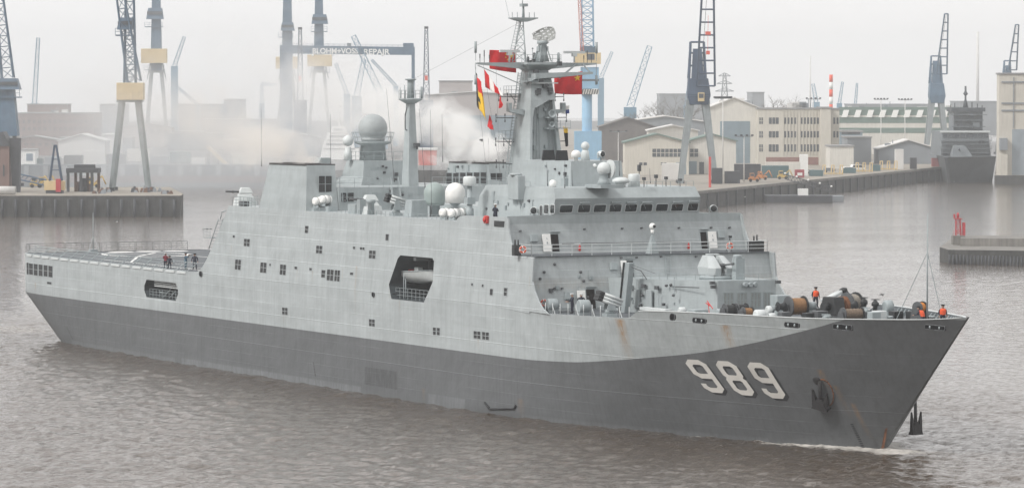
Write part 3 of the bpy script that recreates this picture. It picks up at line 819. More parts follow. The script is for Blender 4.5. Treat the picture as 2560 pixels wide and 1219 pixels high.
# ------------------------------------------------------------------ bridge
XF = 146.3
b = MB()
poly0 = [(129.0, -8.4), (XF, -8.4), (XF, 8.4), (129.0, 8.4)]
P1 = [(129.6, -8.3), (146.85, -8.25), (146.85, 8.25), (129.6, 8.3)]; P2 = [(130.6, -8.05), (146.1, -8.05), (146.1, 8.05), (130.6, 8.05)]
b.hexa([(x, y, 19.0) for x, y in poly0], [(x, y, 19.9) for x, y in poly0])
b.hexa([(x, y, 19.9) for x, y in poly0], [(x, y, 21.5) for x, y in P1])
b.hexa([(x, y, 21.5) for x, y in P1], [(x, y, 22.55) for x, y in P2])
BR = b.build('bridge', M_WALL, SHIP)
# bulwarks round the bridge wings
for sgn in (-1, 1):
    b = MB(); b.hexa([(XF-.15, sgn*8.4, 18.9), (XF, sgn*8.4, 18.9), (XF, sgn*13.35, 18.9), (XF-.15, sgn*13.35, 18.9)], [(XF-.15, sgn*8.4, 19.88), (XF-.02, sgn*8.4, 19.88), (XF-.02, sgn*13.3, 19.8), (XF-.15, sgn*13.3, 19.8)])
    b.build('wing_bulwark', M_WALL, SHIP)
    pts = [(134.4, 18.95), (146.3, 18.95), (146.3, 19.72), (136.4, 19.62), (135.2, 19.45)]
    b = MB(); b.hexa([(x, sgn*(YSIDE(z)+.003), z) for x, z in pts], [(x, sgn*(YSIDE(z)-.14), z) for x, z in pts]); b.build('wing_bulwark', M_LIGHT, SHIP)
nrm = Vector((146.85-XF, 0, -1.6)); tilt = Vector((.55, 0, 1.6)).normalized(); nn = Vector((tilt.z, 0, -tilt.x))
C8 = lambda a, b, c, d: (1220+.3117*a, 460+.3117*b, 1220+.3117*c, 460+.3117*d)
wins = [(575, 168, 677, 228), (723, 164, 818, 228), (849, 163, 943, 226), (975, 161, 1068, 224), (1100, 161, 1192, 222), (1224, 160, 1316, 220), (1347, 158, 1440, 219), (1470, 157, 1562, 217), (1604, 152, 1682, 214)]
M_RUBBER = pmat('window_gasket', (0.30, 0.32, 0.325), .6, var=.1, scale=2)
def window(p, w, h, a, bb, n, parent, name='bridge_window', glass=None):
    r = .12; k = 4; out = []
    def rr(W, H, R):
        pts = []
        for cx, cy, t0 in ((W/2-R, H/2-R, 0), (-W/2+R, H/2-R, math.pi/2), (-W/2+R, -H/2+R, math.pi), (W/2-R, -H/2+R, 1.5*math.pi)):
            for i in range(k+1): t = t0+math.pi/2*i/k; pts.append((cx+R*math.cos(t), cy+R*math.sin(t)))
        return pts
    o_ = rr(w+.12, h+.12, .17); i_ = rr(w, h, .12); N = len(o_)
    f = MB(); V = [(x, y, .0) for x, y in o_]+[(x, y, .05) for x, y in o_]+[(x, y, .05) for x, y in i_]+[(x, y, -.01) for x, y in i_]
    F = []
    for j in range(3):
        for i in range(N): F.append((j*N+i, j*N+(i+1) % N, (j+1)*N+(i+1) % N, (j+1)*N+i))
    f.add(V, F); o = f.build(name, M_PALE, parent); place(o, p, a, bb, n)
    g = MB(); g.add([(x, y, .012) for x, y in i_], [tuple(range(N))]); g.build('pane', glass or M_GLASS, o)
    return o
for i, r in enumerate(wins):
    u0, v0, u1, v1 = C8(*r); u, v = (u0+u1)/2, (v0+v1)/2
    xx = XF
    for _ in range(4):
        p = atx(u, v, xx); xx = XF+.55*(p[2]-19.9)/1.6
    w = np.linalg.norm(atx(u1, v, xx)-atx(u0, v, xx)); h = (v1-v0)/24.9
    p = p+np.array(nn)*.004
    o = window(p, w, h, (0, 1, 0), tilt, nn, BR)
    if i in (1, 3, 4, 5, 7, 8):
        g = MB(); g.box(-.5, .5, .0, .16, .02, .22); g.tube((-.62, .08, .12), (-.5, .08, .12), .12, 8); g.tube((-.45, -.02, .1), (-.1, -.62, .06), .018, 4)
        wp = g.build('wiper_box', M_GREY, BR); place(wp, p+np.array(tilt)*(h/2+.16), (0, 1, 0), tilt, nn)
# starboard side of the bridge: open wing door and two lights
for (a, c, e, d, dark) in ((1350, 514, 1357, 538, 1), (1361, 512, 1372, 534, 0), (1376.5, 512, 1387, 533, 0)):
    p = aty((a+e)/2, (c+d)/2, -8.36); w = np.linalg.norm(aty(e, 520, -8.36)-aty(a, 520, -8.36)); p[1] = -8.4+.1*max(0, p[2]-19.9)/1.6
    window(p+np.array([0, -.005, 0]), w, (d-c)/25.0, (1, 0, 0), (0, .06, 1), (0, -1, .06), BR, 'side_window' if not dark else 'wing_door')
# deck gear box column on the bridge side
p = aty(1296, 470, -8.3); q0, q1 = aty(1283, 498, -8.3), aty(1309, 498, -8.3)
b = MB(); b.box(q0[0], q1[0], -8.95, -8.1, q0[2], height(438, float((p-CAM) @ AWAY)))
b.build('side_trunk', M_WALL, BR, bevel=.06)
b = MB(); b.lathe([(.62, 0), (.62, .15), (.5, .2)], 16, ((q0[0]+q1[0])/2, -8.6, height(438, float((p-CAM) @ AWAY)))); b.build('trunk_cap', M_WALL, BR)

# roof house in front of the mast
b = MB(); b.hexa([(128.2, -3.05, 22.55), (140.0, -3.05, 22.55), (140.0, 3.05, 22.55), (128.2, 3.05, 22.55)], [(128.2, -2.9, 25.1), (139.8, -2.9, 25.1), (139.8, 2.9, 25.1), (128.2, 2.9, 25.1)]); RH = b.build('roof_house', M_WALL, SHIP)
railing('roof_rail', [(131.0, -7.9, 22.55), (140.5, -7.9, 22.55)], .55, 1, 2.2)
b = MB(); p = aty(1413, 455, -3.1); b.box(p[0]-.5, p[0]+.5, -3.35, -3.0, p[2]-.5, p[2]+.4); b.build('junction_box', M_GREY, RH)

# ------------------------------------------------------------------ main mast
b = MB()
ZB, ZT = 22.55, 34.4
def lerp(a, c, t): return a+(c-a)*t
def mast_front(y, z, off=0.0):                            # the recessed front plate
    t = (z-ZB)/(ZT-ZB); return np.array([lerp(127.7, 126.6, t)+off, y, z])
def mast_side(x, z, off=0.0):
    t = (z-ZB)/(ZT-ZB); return np.array([x, -lerp(2.5, 1.2, t)-off, z])
m0 = [(123.9, -2.5), (127.7, -2.4), (127.7, 2.4), (123.9, 2.5)]; m1 = [(125.0, -1.2), (126.6, -1.15), (126.6, 1.15), (125.0, 1.2)]
b.hexa([(x, y, ZB) for x, y in m0], [(x, y, ZT) for x, y in m1]); MM = b.build('main_mast', M_WALL, SHIP)
# starboard cheek, hood and upper face stand forward of the plate
b = MB()
def q4(y0, y1, z, xf): t = (z-ZB)/(ZT-ZB); xa = lerp(127.7, 126.6, t)-.05; return [(xa, y0, z), (xf, y0, z), (xf, y1, z), (xa, y1, z)]
ck = [(ZB, -2.42, -2.12, 129.3), (29.2, -1.80, -1.55, 128.3), (30.5, -1.68, -1.2, 128.1)]
for (a, c) in zip(ck[:-1], ck[1:]): b.hexa(q4(a[1], a[2], a[0], a[3]), q4(c[1], c[2], c[0], c[3]))
b.hexa(q4(-1.68, -1.0, 30.5, 128.1), q4(-1.6, .55, 31.3, 128.0)); b.hexa(q4(-1.6, 1.3, 31.3, 128.0), q4(-1.25, 1.12, 33.6, 127.3))
b.build('mast_cheek', M_WALL, MM)
b = MB(); b.hexa(q4(1.75, 2.3, ZB, 128.4), q4(1.1, 1.35, 31.3, 127.6)); b.build('mast_cheek', M_WALL, MM)
b = MB()
for i, y in enumerate((-1.1, -.7, -.35, .9)): b.tube(mast_front(y, 25.2, .10), mast_front(y*.6, 31.0, .10), .03, 5)
stuff(b.build('cable_run', M_GREY, MM))
for (y, z, w, h) in ((-.9, 28.0, .3, .4), (-.2, 29.6, .35, .5), (.4, 26.4, .3, .35), (-.9, 26.3, .35, .5), (.5, 30.3, .3, .3)):
    b = MB(); p = mast_front(y, z); b.box(p[0], p[0]+.3, y-w/2, y+w/2, z-h/2, z+h/2); b.build('mast_fitting', M_GREY, MM)
for (y, z) in ((-.6, 32.4), (.3, 32.8), (.7, 32.0)):
    b = MB(); b.box(127.6, 128.2, y-.15, y+.15, z-.12, z+.12); b.build('mast_fitting', M_DARKGREY, MM)
b = MB(); b.box(127.4, 128.0, -1.5, 1.6, 33.0, 33.12); b.build('light_bar', M_PALE, MM)
for (u, v, r) in ((1381, 284, .42), (1380, 311, .3)):
    p = atx(u, v, 128.6); b = MB()
    b.lathe([(.08, -.9), (.12, -.5), (r*.55, -.1), (r, .12), (r*.86, .1), (r*.35, -.2)], 16, (0, 0, 0), 'x')
    o = b.build('ship_horn', M_GREY, MM); o.location = Vector(p); o.rotation_euler = (0, 0, -.35)
    b = MB(); b.box(-1.3, -.1, -.35, .35, -.5, -.35); b.tube((-.7, 0, -.4), (-.5, 0, 0), .07, 6); s = b.build('horn_shelf', M_GREY, MM); s.location = Vector(p)
b = MB()
for y in (1.0, 1.45): b.tube(mast_front(y, 25.2, .22), mast_front(y*.72, 31.2, .22), .03, 5)
for i in range(19):
    z = 25.4+i*.31; k = 1-.28*(z-25.2)/6.0; b.tube(mast_front(1.0*k, z, .22), mast_front(1.45*k, z, .22), .022, 4)
stuff(b.build('mast_ladder', M_GREY, MM))
b = MB()
for (x, o_) in ((124.0, .25), (124.75, .25)): b.tube(mast_side(x, 22.6, o_), mast_side(x+.75, 34.2, o_), .05, 5)
for i in range(36): z = 22.8+i*.315; t = (z-22.6)/11.6*.75; b.tube(mast_side(124.0+t, z, .25), mast_side(124.75+t, z, .25), .03, 4)
stuff(b.build('mast_ladder', M_GREY, MM))
# small galleries, boxes and aerials that clutter the mast
for (z, x0, x1, y0, y1) in ((33.2, 126.4, 128.4, -2.2, -.9), (31.9, 123.6, 125.4, -2.6, -1.3), (28.3, 126.9, 128.9, 1.4, 2.6), (27.2, 123.3, 124.8, -3.0, -1.9)):
    b = MB(); b.box(x0, x1, y0, y1, z, z+.08); b.tube((x0+.2, (y0+y1)/2, z), (x0+.4, (y0+y1)/2*.7, z-.9), .05, 5); b.build('mast_gallery', M_GREY, MM)
    railing('gallery_rail', [(x0, y0, z+.08), (x1, y0, z+.08), (x1, y1, z+.08)], .8, 2, .7, r=.02, pr=.025, parent=MM)
rs_ = random.Random(11)
for i in range(14):
    b = MB(); x, y = rs_.uniform(124.5, 127.7), rs_.uniform(-1.8, 1.8); h = rs_.uniform(.3, 1.1)
    if i % 3 == 0: b.lathe([(.16, 35.25), (.14, 35.25+h), (.05, 35.3+h)], 8, (x, y, 0))
    elif i % 3 == 1: b.box(x-.17, x+.17, y-.17, y+.17, 35.25, 35.25+h*.7)
    else: b.tube((x, y, 35.25), (x, y, 35.9+h), .03, 5); b.sphere((x, y, 35.9+h), .1, 6)
    b.build('platform_fitting', M_DARKGREY if i % 2 else M_GREY, MM)
for (u, v, x) in ((1352, 200, 127.8), (1362, 215, 127.8), (1375, 225, 127.9), (1345, 232, 128.0), (1398, 160, 128.1), (1340, 180, 127.6)):
    p = atx(u, v, x); b = MB(); b.box(p[0]-.2, p[0]+.25, p[1]-.22, p[1]+.22, p[2]-.2, p[2]+.25); b.build('mast_fitting', M_DARKGREY, MM)
# dipole arms off the starboard and port side of the mast
for z, L, in ((31.6, 2.9), (29.4, 3.0), (26.9, 2.7), (24.6, 2.3)):
    for sgn in (-1, 1):
        b = MB(); s0 = mast_side(124.9, z); y0 = -s0[1]; b.tube((124.9, sgn*y0, z), (124.9, sgn*(y0+L*.8), z+.05), .045, 5)
        for k in (.45, .8):
            b.tube((124.9, sgn*(y0+L*k), z-.45), (124.9, sgn*(y0+L*k), z+.45), .035, 5); b.tube((124.9, sgn*(y0+L*k), z-.45), (124.9, sgn*(y0+L*k), z-.2), .07, 6); b.tube((124.9, sgn*(y0+L*k), z+.2), (124.9, sgn*(y0+L*k), z+.45), .07, 6)
        stuff(b.build('dipole_arm', M_DARKGREY, MM))
for sgn in (-1, 1):
    b = MB(); b.hexa([(125.4, sgn*1.7, 29.7), (126.6, sgn*1.7, 29.7), (126.4, sgn*3.3, 30.1), (125.6, sgn*3.3, 30.1)], [(125.4, sgn*1.7, 30.3), (126.6, sgn*1.7, 30.3), (126.4, sgn*3.3, 30.3), (125.6, sgn*3.3, 30.3)]); b.build('side_bracket', M_WALL, MM)
    b = MB(); b.box(125.7, 126.3, sgn*3.3-.35 if sgn > 0 else sgn*3.3-.05, sgn*3.3+.05 if sgn > 0 else sgn*3.3+.35, 30.3, 31.0); b.build('sensor_box', M_GREY, MM)
# neck, top platform and yards
b = MB(); b.hexa([(125.0, -1.2, 34.4), (126.6, -1.2, 34.4), (126.6, 1.2, 34.4), (125.0, 1.2, 34.4)], [(124.3, -1.9, 35.0), (127.9, -1.9, 35.0), (127.9, 1.9, 35.0), (124.3, 1.9, 35.0)]); b.box(124.2, 128.0, -2.0, 2.0, 35.0, 35.25); b.build('top_platform', M_WALL, MM)
for sgn in (-1, 1):
    b = MB(); b.hexa([(125.6, sgn*1.0, 34.5), (126.6, sgn*1.0, 34.5), (126.3, sgn*7.0, 35.02), (125.9, sgn*7.0, 35.02)], [(125.6, sgn*1.0, 35.22), (126.6, sgn*1.0, 35.22), (126.3, sgn*7.0, 35.20), (125.9, sgn*7.0, 35.20)]); b.build('yard_arm', M_WALL, MM)
b = MB(); b.hexa([(127.3, -1.2, 33.3), (128.3, -1.2, 33.5), (128.6, 5.4, 34.0), (127.6, 5.4, 34.0)], [(127.3, -1.2, 34.1), (128.3, -1.2, 34.1), (128.6, 5.4, 34.25), (127.6, 5.4, 34.25)]); b.build('lower_yard', M_WALL, MM)
b = MB(); b.tube((126.2, -6.9, 34.9), (125.6, -1.5, 32.9), .05, 5); b.tube((128.1, 5.3, 34.2), (126.2, 5.4, 35.1), .08, 6); b.tube((127.5, 2.0, 33.6), (126.4, 4.6, 35.1), .09, 6); stuff(b.build('yard_brace', M_GREY, MM))
railing('yard_rail', [(125.2, -1.95, 35.25), (127.95, -1.95, 35.25), (127.95, 1.95, 35.25)], .8, 2, 1.1, parent=MM)
# antennas along the yard
b = MB()
for y, h in ((-6.6, .9), (-6.1, 1.3), (-5.5, .8), (5.6, .8), (6.0, 1.3), (6.5, .9)): b.tube((126.1, y, 35.2), (126.1, y, 35.2+h), .035, 5); b.tube((126.1, y, 35.2+h*.5), (126.1, y, 35.2+h), .06, 5)
stuff(b.build('yard_antennas', M_DARKGREY, MM))
b = MB()
for sgn in (-1, 1):
    b.tube((126.1, sgn*7.1, 35.4), (126.1, sgn*7.1, 36.9), .03, 5); b.tube((126.1, sgn*7.1, 36.2), (126.1, sgn*7.1, 37.4), .14, 8); b.tube((126.1, sgn*7.1, 35.2), (126.1, sgn*7.1, 33.4), .03, 5); b.tube((126.1, sgn*7.1, 33.9), (126.1, sgn*7.1, 32.9), .14, 8)
stuff(b.build('pole_antennas', M_GREY, MM))
for (y, z, L) in ((-3.6, 36.4, 2.3), (4.0, 36.3, 2.4)):
    b = MB(); b.tube((127.0, y, 35.25), (127.0, y, z-.15), .09, 8); b.box(126.85, 127.15, y-L/2, y+L/2, z-.13, z+.13); b.box(126.8, 127.2, y-.25, y+.25, z-.45, z-.13); b.build('navigation_radar', M_PALE, MM)
# lattice topmast
b = MB(); base = [(124.2, -1.9), (124.2, -.3), (125.8, -1.1)]; top = np.array([124.9, -1.05]); zb, zt = 35.3, 39.5
def tm(i, z): t = (z-zb)/(zt-zb); c = np.array(base[i])*(1-.82*t)+top*.82*t; return np.array([c[0], c[1], z])
for i in range(3): b.tube(tm(i, zb), tm(i, zt), .07, 6)
zl = [35.3, 36.3, 37.3, 38.3, 39.1]
for a, c in zip(zl[:-1], zl[1:]):
    for i in range(3): b.tube(tm(i, a), tm((i+1) % 3, c), .035, 5); b.tube(tm(i, c), tm((i+1) % 3, c), .03, 5)
b.tube((124.0, -2.3, 35.3), (124.5, -1.5, 39.6), .03, 5); b.tube((124.0, -1.8, 35.3), (124.5, -1.2, 39.6), .03, 5)
for i in range(14): z = 35.5+i*.3; t = (z-35.3)/4.3; b.tube((124.0+.5*t, -2.3+.8*t, z), (124.0+.5*t, -1.8+.6*t, z), .02, 4)
stuff(b.build('lattice_topmast', M_GREY, MM))
b = MB(); b.hexa([(124.5, -1.3, 39.5), (125.4, -1.3, 39.5), (125.4, -.7, 39.5), (124.5, -.7, 39.5)], [(124.4, -2.5, 39.85), (125.5, -2.5, 39.85), (125.5, .5, 39.85), (124.4, .5, 39.85)]); b.box(124.4, 125.5, -2.5, .5, 39.85, 39.95); b.build('topmast_platform', M_WALL, MM)
b = MB(); b.tube((125.0, -1.0, 39.95), (125.0, -1.0, 41.3), .16, 8, .1); b.box(124.8, 125.5, -1.35, -.7, 41.1, 41.4); b.tube((125.0, -1.1, 41.4), (125.0, -1.1, 42.1), .05, 6)
for y in (-2.3, -1.7, -.3, .3): b.tube((125.0, y, 39.95), (125.0, y, 40.5), .04, 5)
b.tube((124.5, -2.4, 39.95), (124.2, -3.0, 43.0), .02, 4)
stuff(b.build('masthead_fittings', M_GREY, MM))
# air search radar: mesh reflector on its turning pedestal
b = MB(); b.lathe([(.75, 35.3), (.5, 36.2), (.42, 37.1), (.6, 37.2), (.55, 37.5)], 14, (127.2, .15, 0))
for i in range(4): t = .78+1.57*i; b.tube((127.2+1.0*math.cos(t), .15+1.0*math.sin(t), 35.3), (127.2+.35*math.cos(t), .15+.35*math.sin(t), 37.2), .07, 5)
b.box(126.9, 127.5, -.4, .7, 36.4, 36.9)
RPD = b.build('radar_pedestal', M_GREY, MM)
def reflector():
    b = MB(); nx, nz = 17, 9; W, H = 1.5, .72
    def P(i, j):
        a = (i/(nx-1)*2-1); c = (j/(nz-1)*2-1)
        hh = H*(1-.45*max(0, -a)**1.5)*math.sqrt(max(.05, 1-.55*abs(a)**3))
        return np.array([-.5*(1-a*a)-.15*(1-c*c), a*W, c*hh])
    for i in range(nx):
        for j in range(nz):
            th = .035 if (i in (0, nx-1) or j in (0, nz-1) or i % 4 == 0) else .016
            if i < nx-1: b.tube(P(i, j), P(i+1, j), th if j in (0, nz-1) else .018, 4, cap=False)
            if j < nz-1: b.tube(P(i, j), P(i, j+1), th, 4, cap=False)
    V = [P(i, j) for i in range(nx) for j in range(nz)]
    b.add(V, [(i*nz+j, (i+1)*nz+j, (i+1)*nz+j+1, i*nz+j+1) for i in range(nx-1) for j in range(nz-1) if (3*i+5*j) % 7 not in (0, 3)])
    for a, c in ((0, 0), (nx-1, 0), (0, nz-1), (nx-1, nz-1), (8, 0)): b.tube(P(a, c), (.75, 0, -.3), .025, 4)
    for i in (2, 6, 10, 14): b.path([P(i, 0)+np.array([-.2, 0, 0]), P(i, 4)+np.array([-.3, 0, 0]), P(i, nz-1)+np.array([-.15, 0, 0])], .03, 4)
    b.box(.6, .9, -.2, .2, -.45, -.15); b.box(-.6, .9, -.12, .12, -.95, -.82); b.tube((-.45, 0, -1.0), (-.45, 0, -.3), .08, 5); b.tube((.75, 0, -.9), (.75, 0, -.4), .05, 5)
    o = stuff(b.build('radar_reflector', pmat('reflector_grey', (0.40, 0.41, 0.40), .6, var=.2, scale=3), MM)); o.location = (127.0, .35, 38.15); o.rotation_euler = (.12, .10, -1.15); return o
reflector()
b = MB(); b.lathe([(.28, 0), (.30, .12), (.05, .16)], 12, (125.9, -2.35, 36.9)); b.tube((125.9, -2.35, 35.3), (125.9, -2.35, 36.95), .035, 6); b.build('satellite_antenna', M_PALE, MM)
# ------------------------------------------------------------------ hull number
def stroke(path, t, closed):
    """Outline quads of a stroke of width t with mitred corners."""
    P = [np.array(p, float) for p in path]; n = len(P); L, R_ = [], []
    for i in range(n):
        a = P[i-1] if (closed or i > 0) else None; c = P[(i+1) % n] if (closed or i < n-1) else None
        d1 = (P[i]-a)/np.linalg.norm(P[i]-a) if a is not None else None; d2 = (c-P[i])/np.linalg.norm(c-P[i]) if c is not None else None
        if d1 is None: d1 = d2
        if d2 is None: d2 = d1
        n1 = np.array([-d1[1], d1[0]]); n2 = np.array([-d2[1], d2[0]]); m = n1+n2; m /= np.linalg.norm(m); k = t/2/max(.35, float(m @ n1))
        L.append(P[i]+m*k); R_.append(P[i]-m*k)
    q = []
    for i in range(n if closed else n-1): j = (i+1) % n; q.append((L[i], L[j], R_[j], R_[i]))
    return q
NINE = [([(.09, .83), (.19, .915), (.43, .915), (.53, .83), (.53, .50), (.19, .50), (.09, .585)], True), ([(.53, .56), (.53, .17), (.43, .085), (.19, .085), (.09, .17), (.09, .27)], False)]
EIGHT = [([(.09, .83), (.19, .915), (.43, .915), (.53, .83), (.53, .60), (.45, .51), (.17, .51), (.09, .60)], True), ([(.09, .17), (.19, .085), (.43, .085), (.53, .17), (.53, .42), (.45, .505), (.17, .505), (.09, .42)], True)]
CN = lambda a, b: (1600+.2625*a, 840+.2625*b)
M_NUM = pmat('number_white', (0.60, 0.585, 0.55), .6, var=.07, scale=1.5)
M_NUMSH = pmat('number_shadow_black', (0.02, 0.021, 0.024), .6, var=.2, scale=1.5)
def hull_digit(glyph, corners):
    TL, TR, BR_, BL = [on_side(*CN(*c)) for c in corners]
    def S(u, v, dx, dz, off):
        u = u/.62
        p = (TL*(1-u)+TR*u)*v+(BL*(1-u)+BR_*u)*(1-v)
        x, z = p[0]+dx, p[2]+dz; q = np.array([x, -HB(x, z), z]); a, b_, n = side_frame(q); return q+n*off
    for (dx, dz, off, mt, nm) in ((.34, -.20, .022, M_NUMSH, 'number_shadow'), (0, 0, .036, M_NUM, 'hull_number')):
        b = MB()
        for path, cl in glyph:
            for (a, c, d, e) in stroke(path, .148, cl):
                k = 5; V = []; F = []
                for i in range(k+1):
                    t = i/k; l = a+(c-a)*t; r = e+(d-e)*t; V += [S(l[0], l[1], dx, dz, off), S(r[0], r[1], dx, dz, off)]
                for i in range(k): F.append((2*i, 2*i+1, 2*i+3, 2*i+2))
                b.add(V, F)
        stuff(b.build(nm, mt, HULL))
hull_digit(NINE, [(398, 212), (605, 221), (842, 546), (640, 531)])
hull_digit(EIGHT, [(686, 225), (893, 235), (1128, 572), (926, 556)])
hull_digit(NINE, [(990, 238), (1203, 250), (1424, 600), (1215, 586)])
# draught marks near the stem
b = MB()
for i in range(13):
    u = 2130+i*2.55; v = 1060+i*5.2; p = on_side(u, v); a, bb, n = side_frame(p)
    P = lambda s, t: p+a*s+bb*t+n*.012
    b.add([P(-.16, -.05), P(.16, -.05), P(.16, .05), P(-.16, .05)], [(0, 1, 2, 3)])
stuff(b.build('draught_marks', M_BLACK, HULL))
b = MB()
for i in range(9):
    for (u, v) in ((784+i*.6, 906+i*4.0), (168+i*1.6, 818+i*3.4)):
        p = on_side(u, v); a, bb, n = side_frame(p); P = lambda s, t: p+a*s+bb*t+n*.02
        b.add([P(-.14, -.05), P(.14, -.05), P(.14, .05), P(-.14, .05)], [(0, 1, 2, 3)])
stuff(b.build('draught_marks', M_BLACK, HULL))
b = MB(); b.path([on_side(u, v)+side_frame(on_side(u, v))[2]*.08 for u, v in ((1213, 1006), (1226, 1021), (1288, 1020), (1291, 1012))], .13, 6); b.build('hull_bracket', M_BLACK, HULL)
# rusty strip and wear plate at the forefoot
b = MB(); r = [on_side(2203, 1120), on_side(2213, 1070), on_side(2219, 1068), on_side(2211, 1119)]
b.add([p+side_frame(p)[2]*.03 for p in r], [(0, 1, 2, 3)]); b.build('forefoot_rust', M_RUST, HULL)

# ------------------------------------------------------------------ anchors
def anchor(name):
    o = empty(name, parent=SHIP)
    b = MB(); b.tube((0, .2, .25), (0, 2.9, .15), .24, 8, .19); b.build('shank', M_ANCHOR, o)
    b = MB(); b.hexa([(-.95, -.3, -.15), (.95, -.3, -.15), (.95, -.3, .75), (-.95, -.3, .75)], [(-.3, .85, 0), (.3, .85, 0), (.3, .85, .5), (-.3, .85, .5)]); b.build('crown', M_ANCHOR, o)
    for s in (-1, 1):
        b = MB(); b.hexa([(s*.3, .1, .05), (s*.9, -.1, .05), (s*.9, -.1, .6), (s*.3, .1, .6)], [(s*.78, 1.75, .25), (s*.92, 1.75, .25), (s*.92, 1.75, .42), (s*.78, 1.75, .42)]); b.build('fluke', M_ANCHOR, o)
    return o
pa = on_side(2058, 1008); a, bb, n = side_frame(pa)
A1 = anchor('anchor')
rot = math.radians(14); a2 = a*math.cos(rot)+bb*math.sin(rot)*-1; b2 = np.cross(n, a2)
place(A1, pa+n*.12, a2, b2, n); A1.scale = (.88, .88, .88)
b = MB(); b.path([(1.05*math.cos(t)*.85+.25, 1.2+1.35*math.sin(t), .02) for t in np.linspace(-1.2, 1.9, 12)], .07, 6); o = stuff(b.build('hawse_ring', M_RUST, HULL)); place(o, pa, a2, b2, n)
b = MB(); b.lathe([(.36, -.1), (.42, .12), (.26, .16)], 12); o = b.build('hawse_bolster', M_ANCHOR, HULL); place(o, on_side(2043, 950), a, bb, n)
pb = aty(2286, 1082, 3.0)
A2 = anchor('anchor'); A2.location = Vector(pb)+Vector((0, 0, .2)); A2.rotation_euler = (math.pi/2, 0, 1.75)
b = MB(); b.tube((0, 2.2, .15), (0, 3.8, .1), .13, 6); b.build('anchor_chain', M_ANCHOR, A2)
A2.scale = (.68, 1.0, .68)

# ------------------------------------------------------------------ small upper-deck fittings
def barrel_mount(loc, rz, parent=None):
    """Close-in gun: round base, faceted turret, cupola, six barrels."""
    o = empty('close_in_gun', loc, rz, parent=parent or SHIP)
    b = MB(); k = 12; b.hexa([(1.45*math.cos(6.2832*i/k), 1.45*math.sin(6.2832*i/k), 0) for i in range(k)], [(1.25*math.cos(6.2832*i/k), 1.25*math.sin(6.2832*i/k), .85) for i in range(k)]); b.build('gun_base', M_PALE, o)
    b = MB(); b.hexa([(-.95, -.75, .85), (.95, -.75, .85), (.95, .75, .85), (-.95, .75, .85)], [(-.6, -.55, 1.35), (.8, -.55, 1.35), (.8, .55, 1.35), (-.6, .55, 1.35)]); b.hexa([(-.85, -.6, 1.4), (.8, -.6, 1.4), (.8, .6, 1.4), (-.85, .6, 1.4)], [(-.5, -.4, 2.05), (.5, -.4, 2.05), (.5, .4, 2.05), (-.5, .4, 2.05)]); b.build('turret', M_PALE, o, bevel=.06)
    b = MB(); b.tube((.6, 0, 1.55), (2.3, 0, 1.62), .12, 10); b.tube((1.3, 0, 1.58), (1.5, 0, 1.59), .16, 10); b.build('barrel', M_DARKGREY, o)
    return o
RS = math.atan2(-1, -.12)                                 # trained to starboard
p = aty(925, 537, -11.4); barrel_mount((p[0], -11.4, 19.0), RS)
p = aty(613, 515, -10.8); barrel_mount((p[0], -10.8, 19.0), RS-.1)
def launcher(loc, rz, elev, rows=3, cols=3, L=2.2, r=.13, parent=None, base=True):
    """Multi-tube decoy launcher on a forked pedestal."""
    o = empty('decoy_launcher', loc, rz, parent=parent or SHIP)
    b = MB(); b.box(-.55, .55, -.65, .65, 0, .3); b.lathe([(.5, .3), (.4, .7)], 12); b.build('pedestal', M_GREY, o)
    for s in (-1, 1):
        b = MB(); b.prism([(-.5, .6), (.5, .6), (.16, 1.75), (-.16, 1.75)], s*.52-.06, s*.52+.06, 'y'); b.build('fork_arm', M_GREY, o)
    for i in range(rows):
        for j in range(cols):
            b = MB(); y = (j-(cols-1)/2)*.31; z = (i-(rows-1)/2)*.31
            b.tube((-L*.45, y, z), (L*.35, y, z), r, 10); b.tube((L*.35, y, z), (L*.55, y, z), r*1.1, 10, mi=1)
            t = b.build('tube', [M_PALE, M_BLACK], o); t.location = (0, 0, 1.6); t.rotation_euler = (0, -elev, 0)
    return o
p = aty(990, 545, -11.6); launcher((p[0], -11.6, 19.0), RS, .32)
p = aty(1524, 793, -11.9); LZ = DECKZ(p[0]); launcher((p[0], -11.9, LZ), RS, .36, 3, 4, 2.5, .15)
p = aty(2085, 748, 5.5); launcher((p[0], 5.5, DECKZ(p[0])), math.atan2(1, .15), .45, 3, 3, 2.6, .16)
# equipment locker, radomes and aerials between the funnels and the bridge
p = aty(1033, 541, -11.2); b = MB(); b.hexa([(p[0]-.9, -11.9, 19), (p[0]+.9, -11.9, 19), (p[0]+.9, -9.9, 19), (p[0]-.9, -9.9, 19)], [(p[0]-.8, -11.7, 20.75), (p[0]+.8, -11.7, 20.75), (p[0]+.8, -9.9, 20.75), (p[0]-.8, -9.9, 20.75)]); b.build('deck_locker', M_GREY, SHIP, bevel=.05)
p = aty(1087, 517, -9.0); cx, cy = p[0], -9.0
b = MB(); R0 = 1.17; zc = aty(1087, 483, -9.0)[2]; b.lathe([(.55, 19), (.55, zc-1.35), (.95, zc-1.3), (1.0, zc-1.2)], 18, (cx, cy, 0)); b.build('radome_stand', M_GREY, SHIP)
b = MB(); b.lathe([(1.0, zc-1.2), (1.08, zc-.9), (R0, zc-.1)]+[(R0*math.cos(t), zc+R0*math.sin(t)) for t in np.linspace(.05, 1.55, 9)], 28, (cx, cy, 0)); b.build('satcom_radome', pmat('green_grey_radome', (0.29, 0.345, 0.335), .5, var=.05, scale=2), SHIP)
p = aty(1138, 517, -9.6); cx, cy = p[0], -9.6; zc = aty(1138, 482, -9.6)[2]
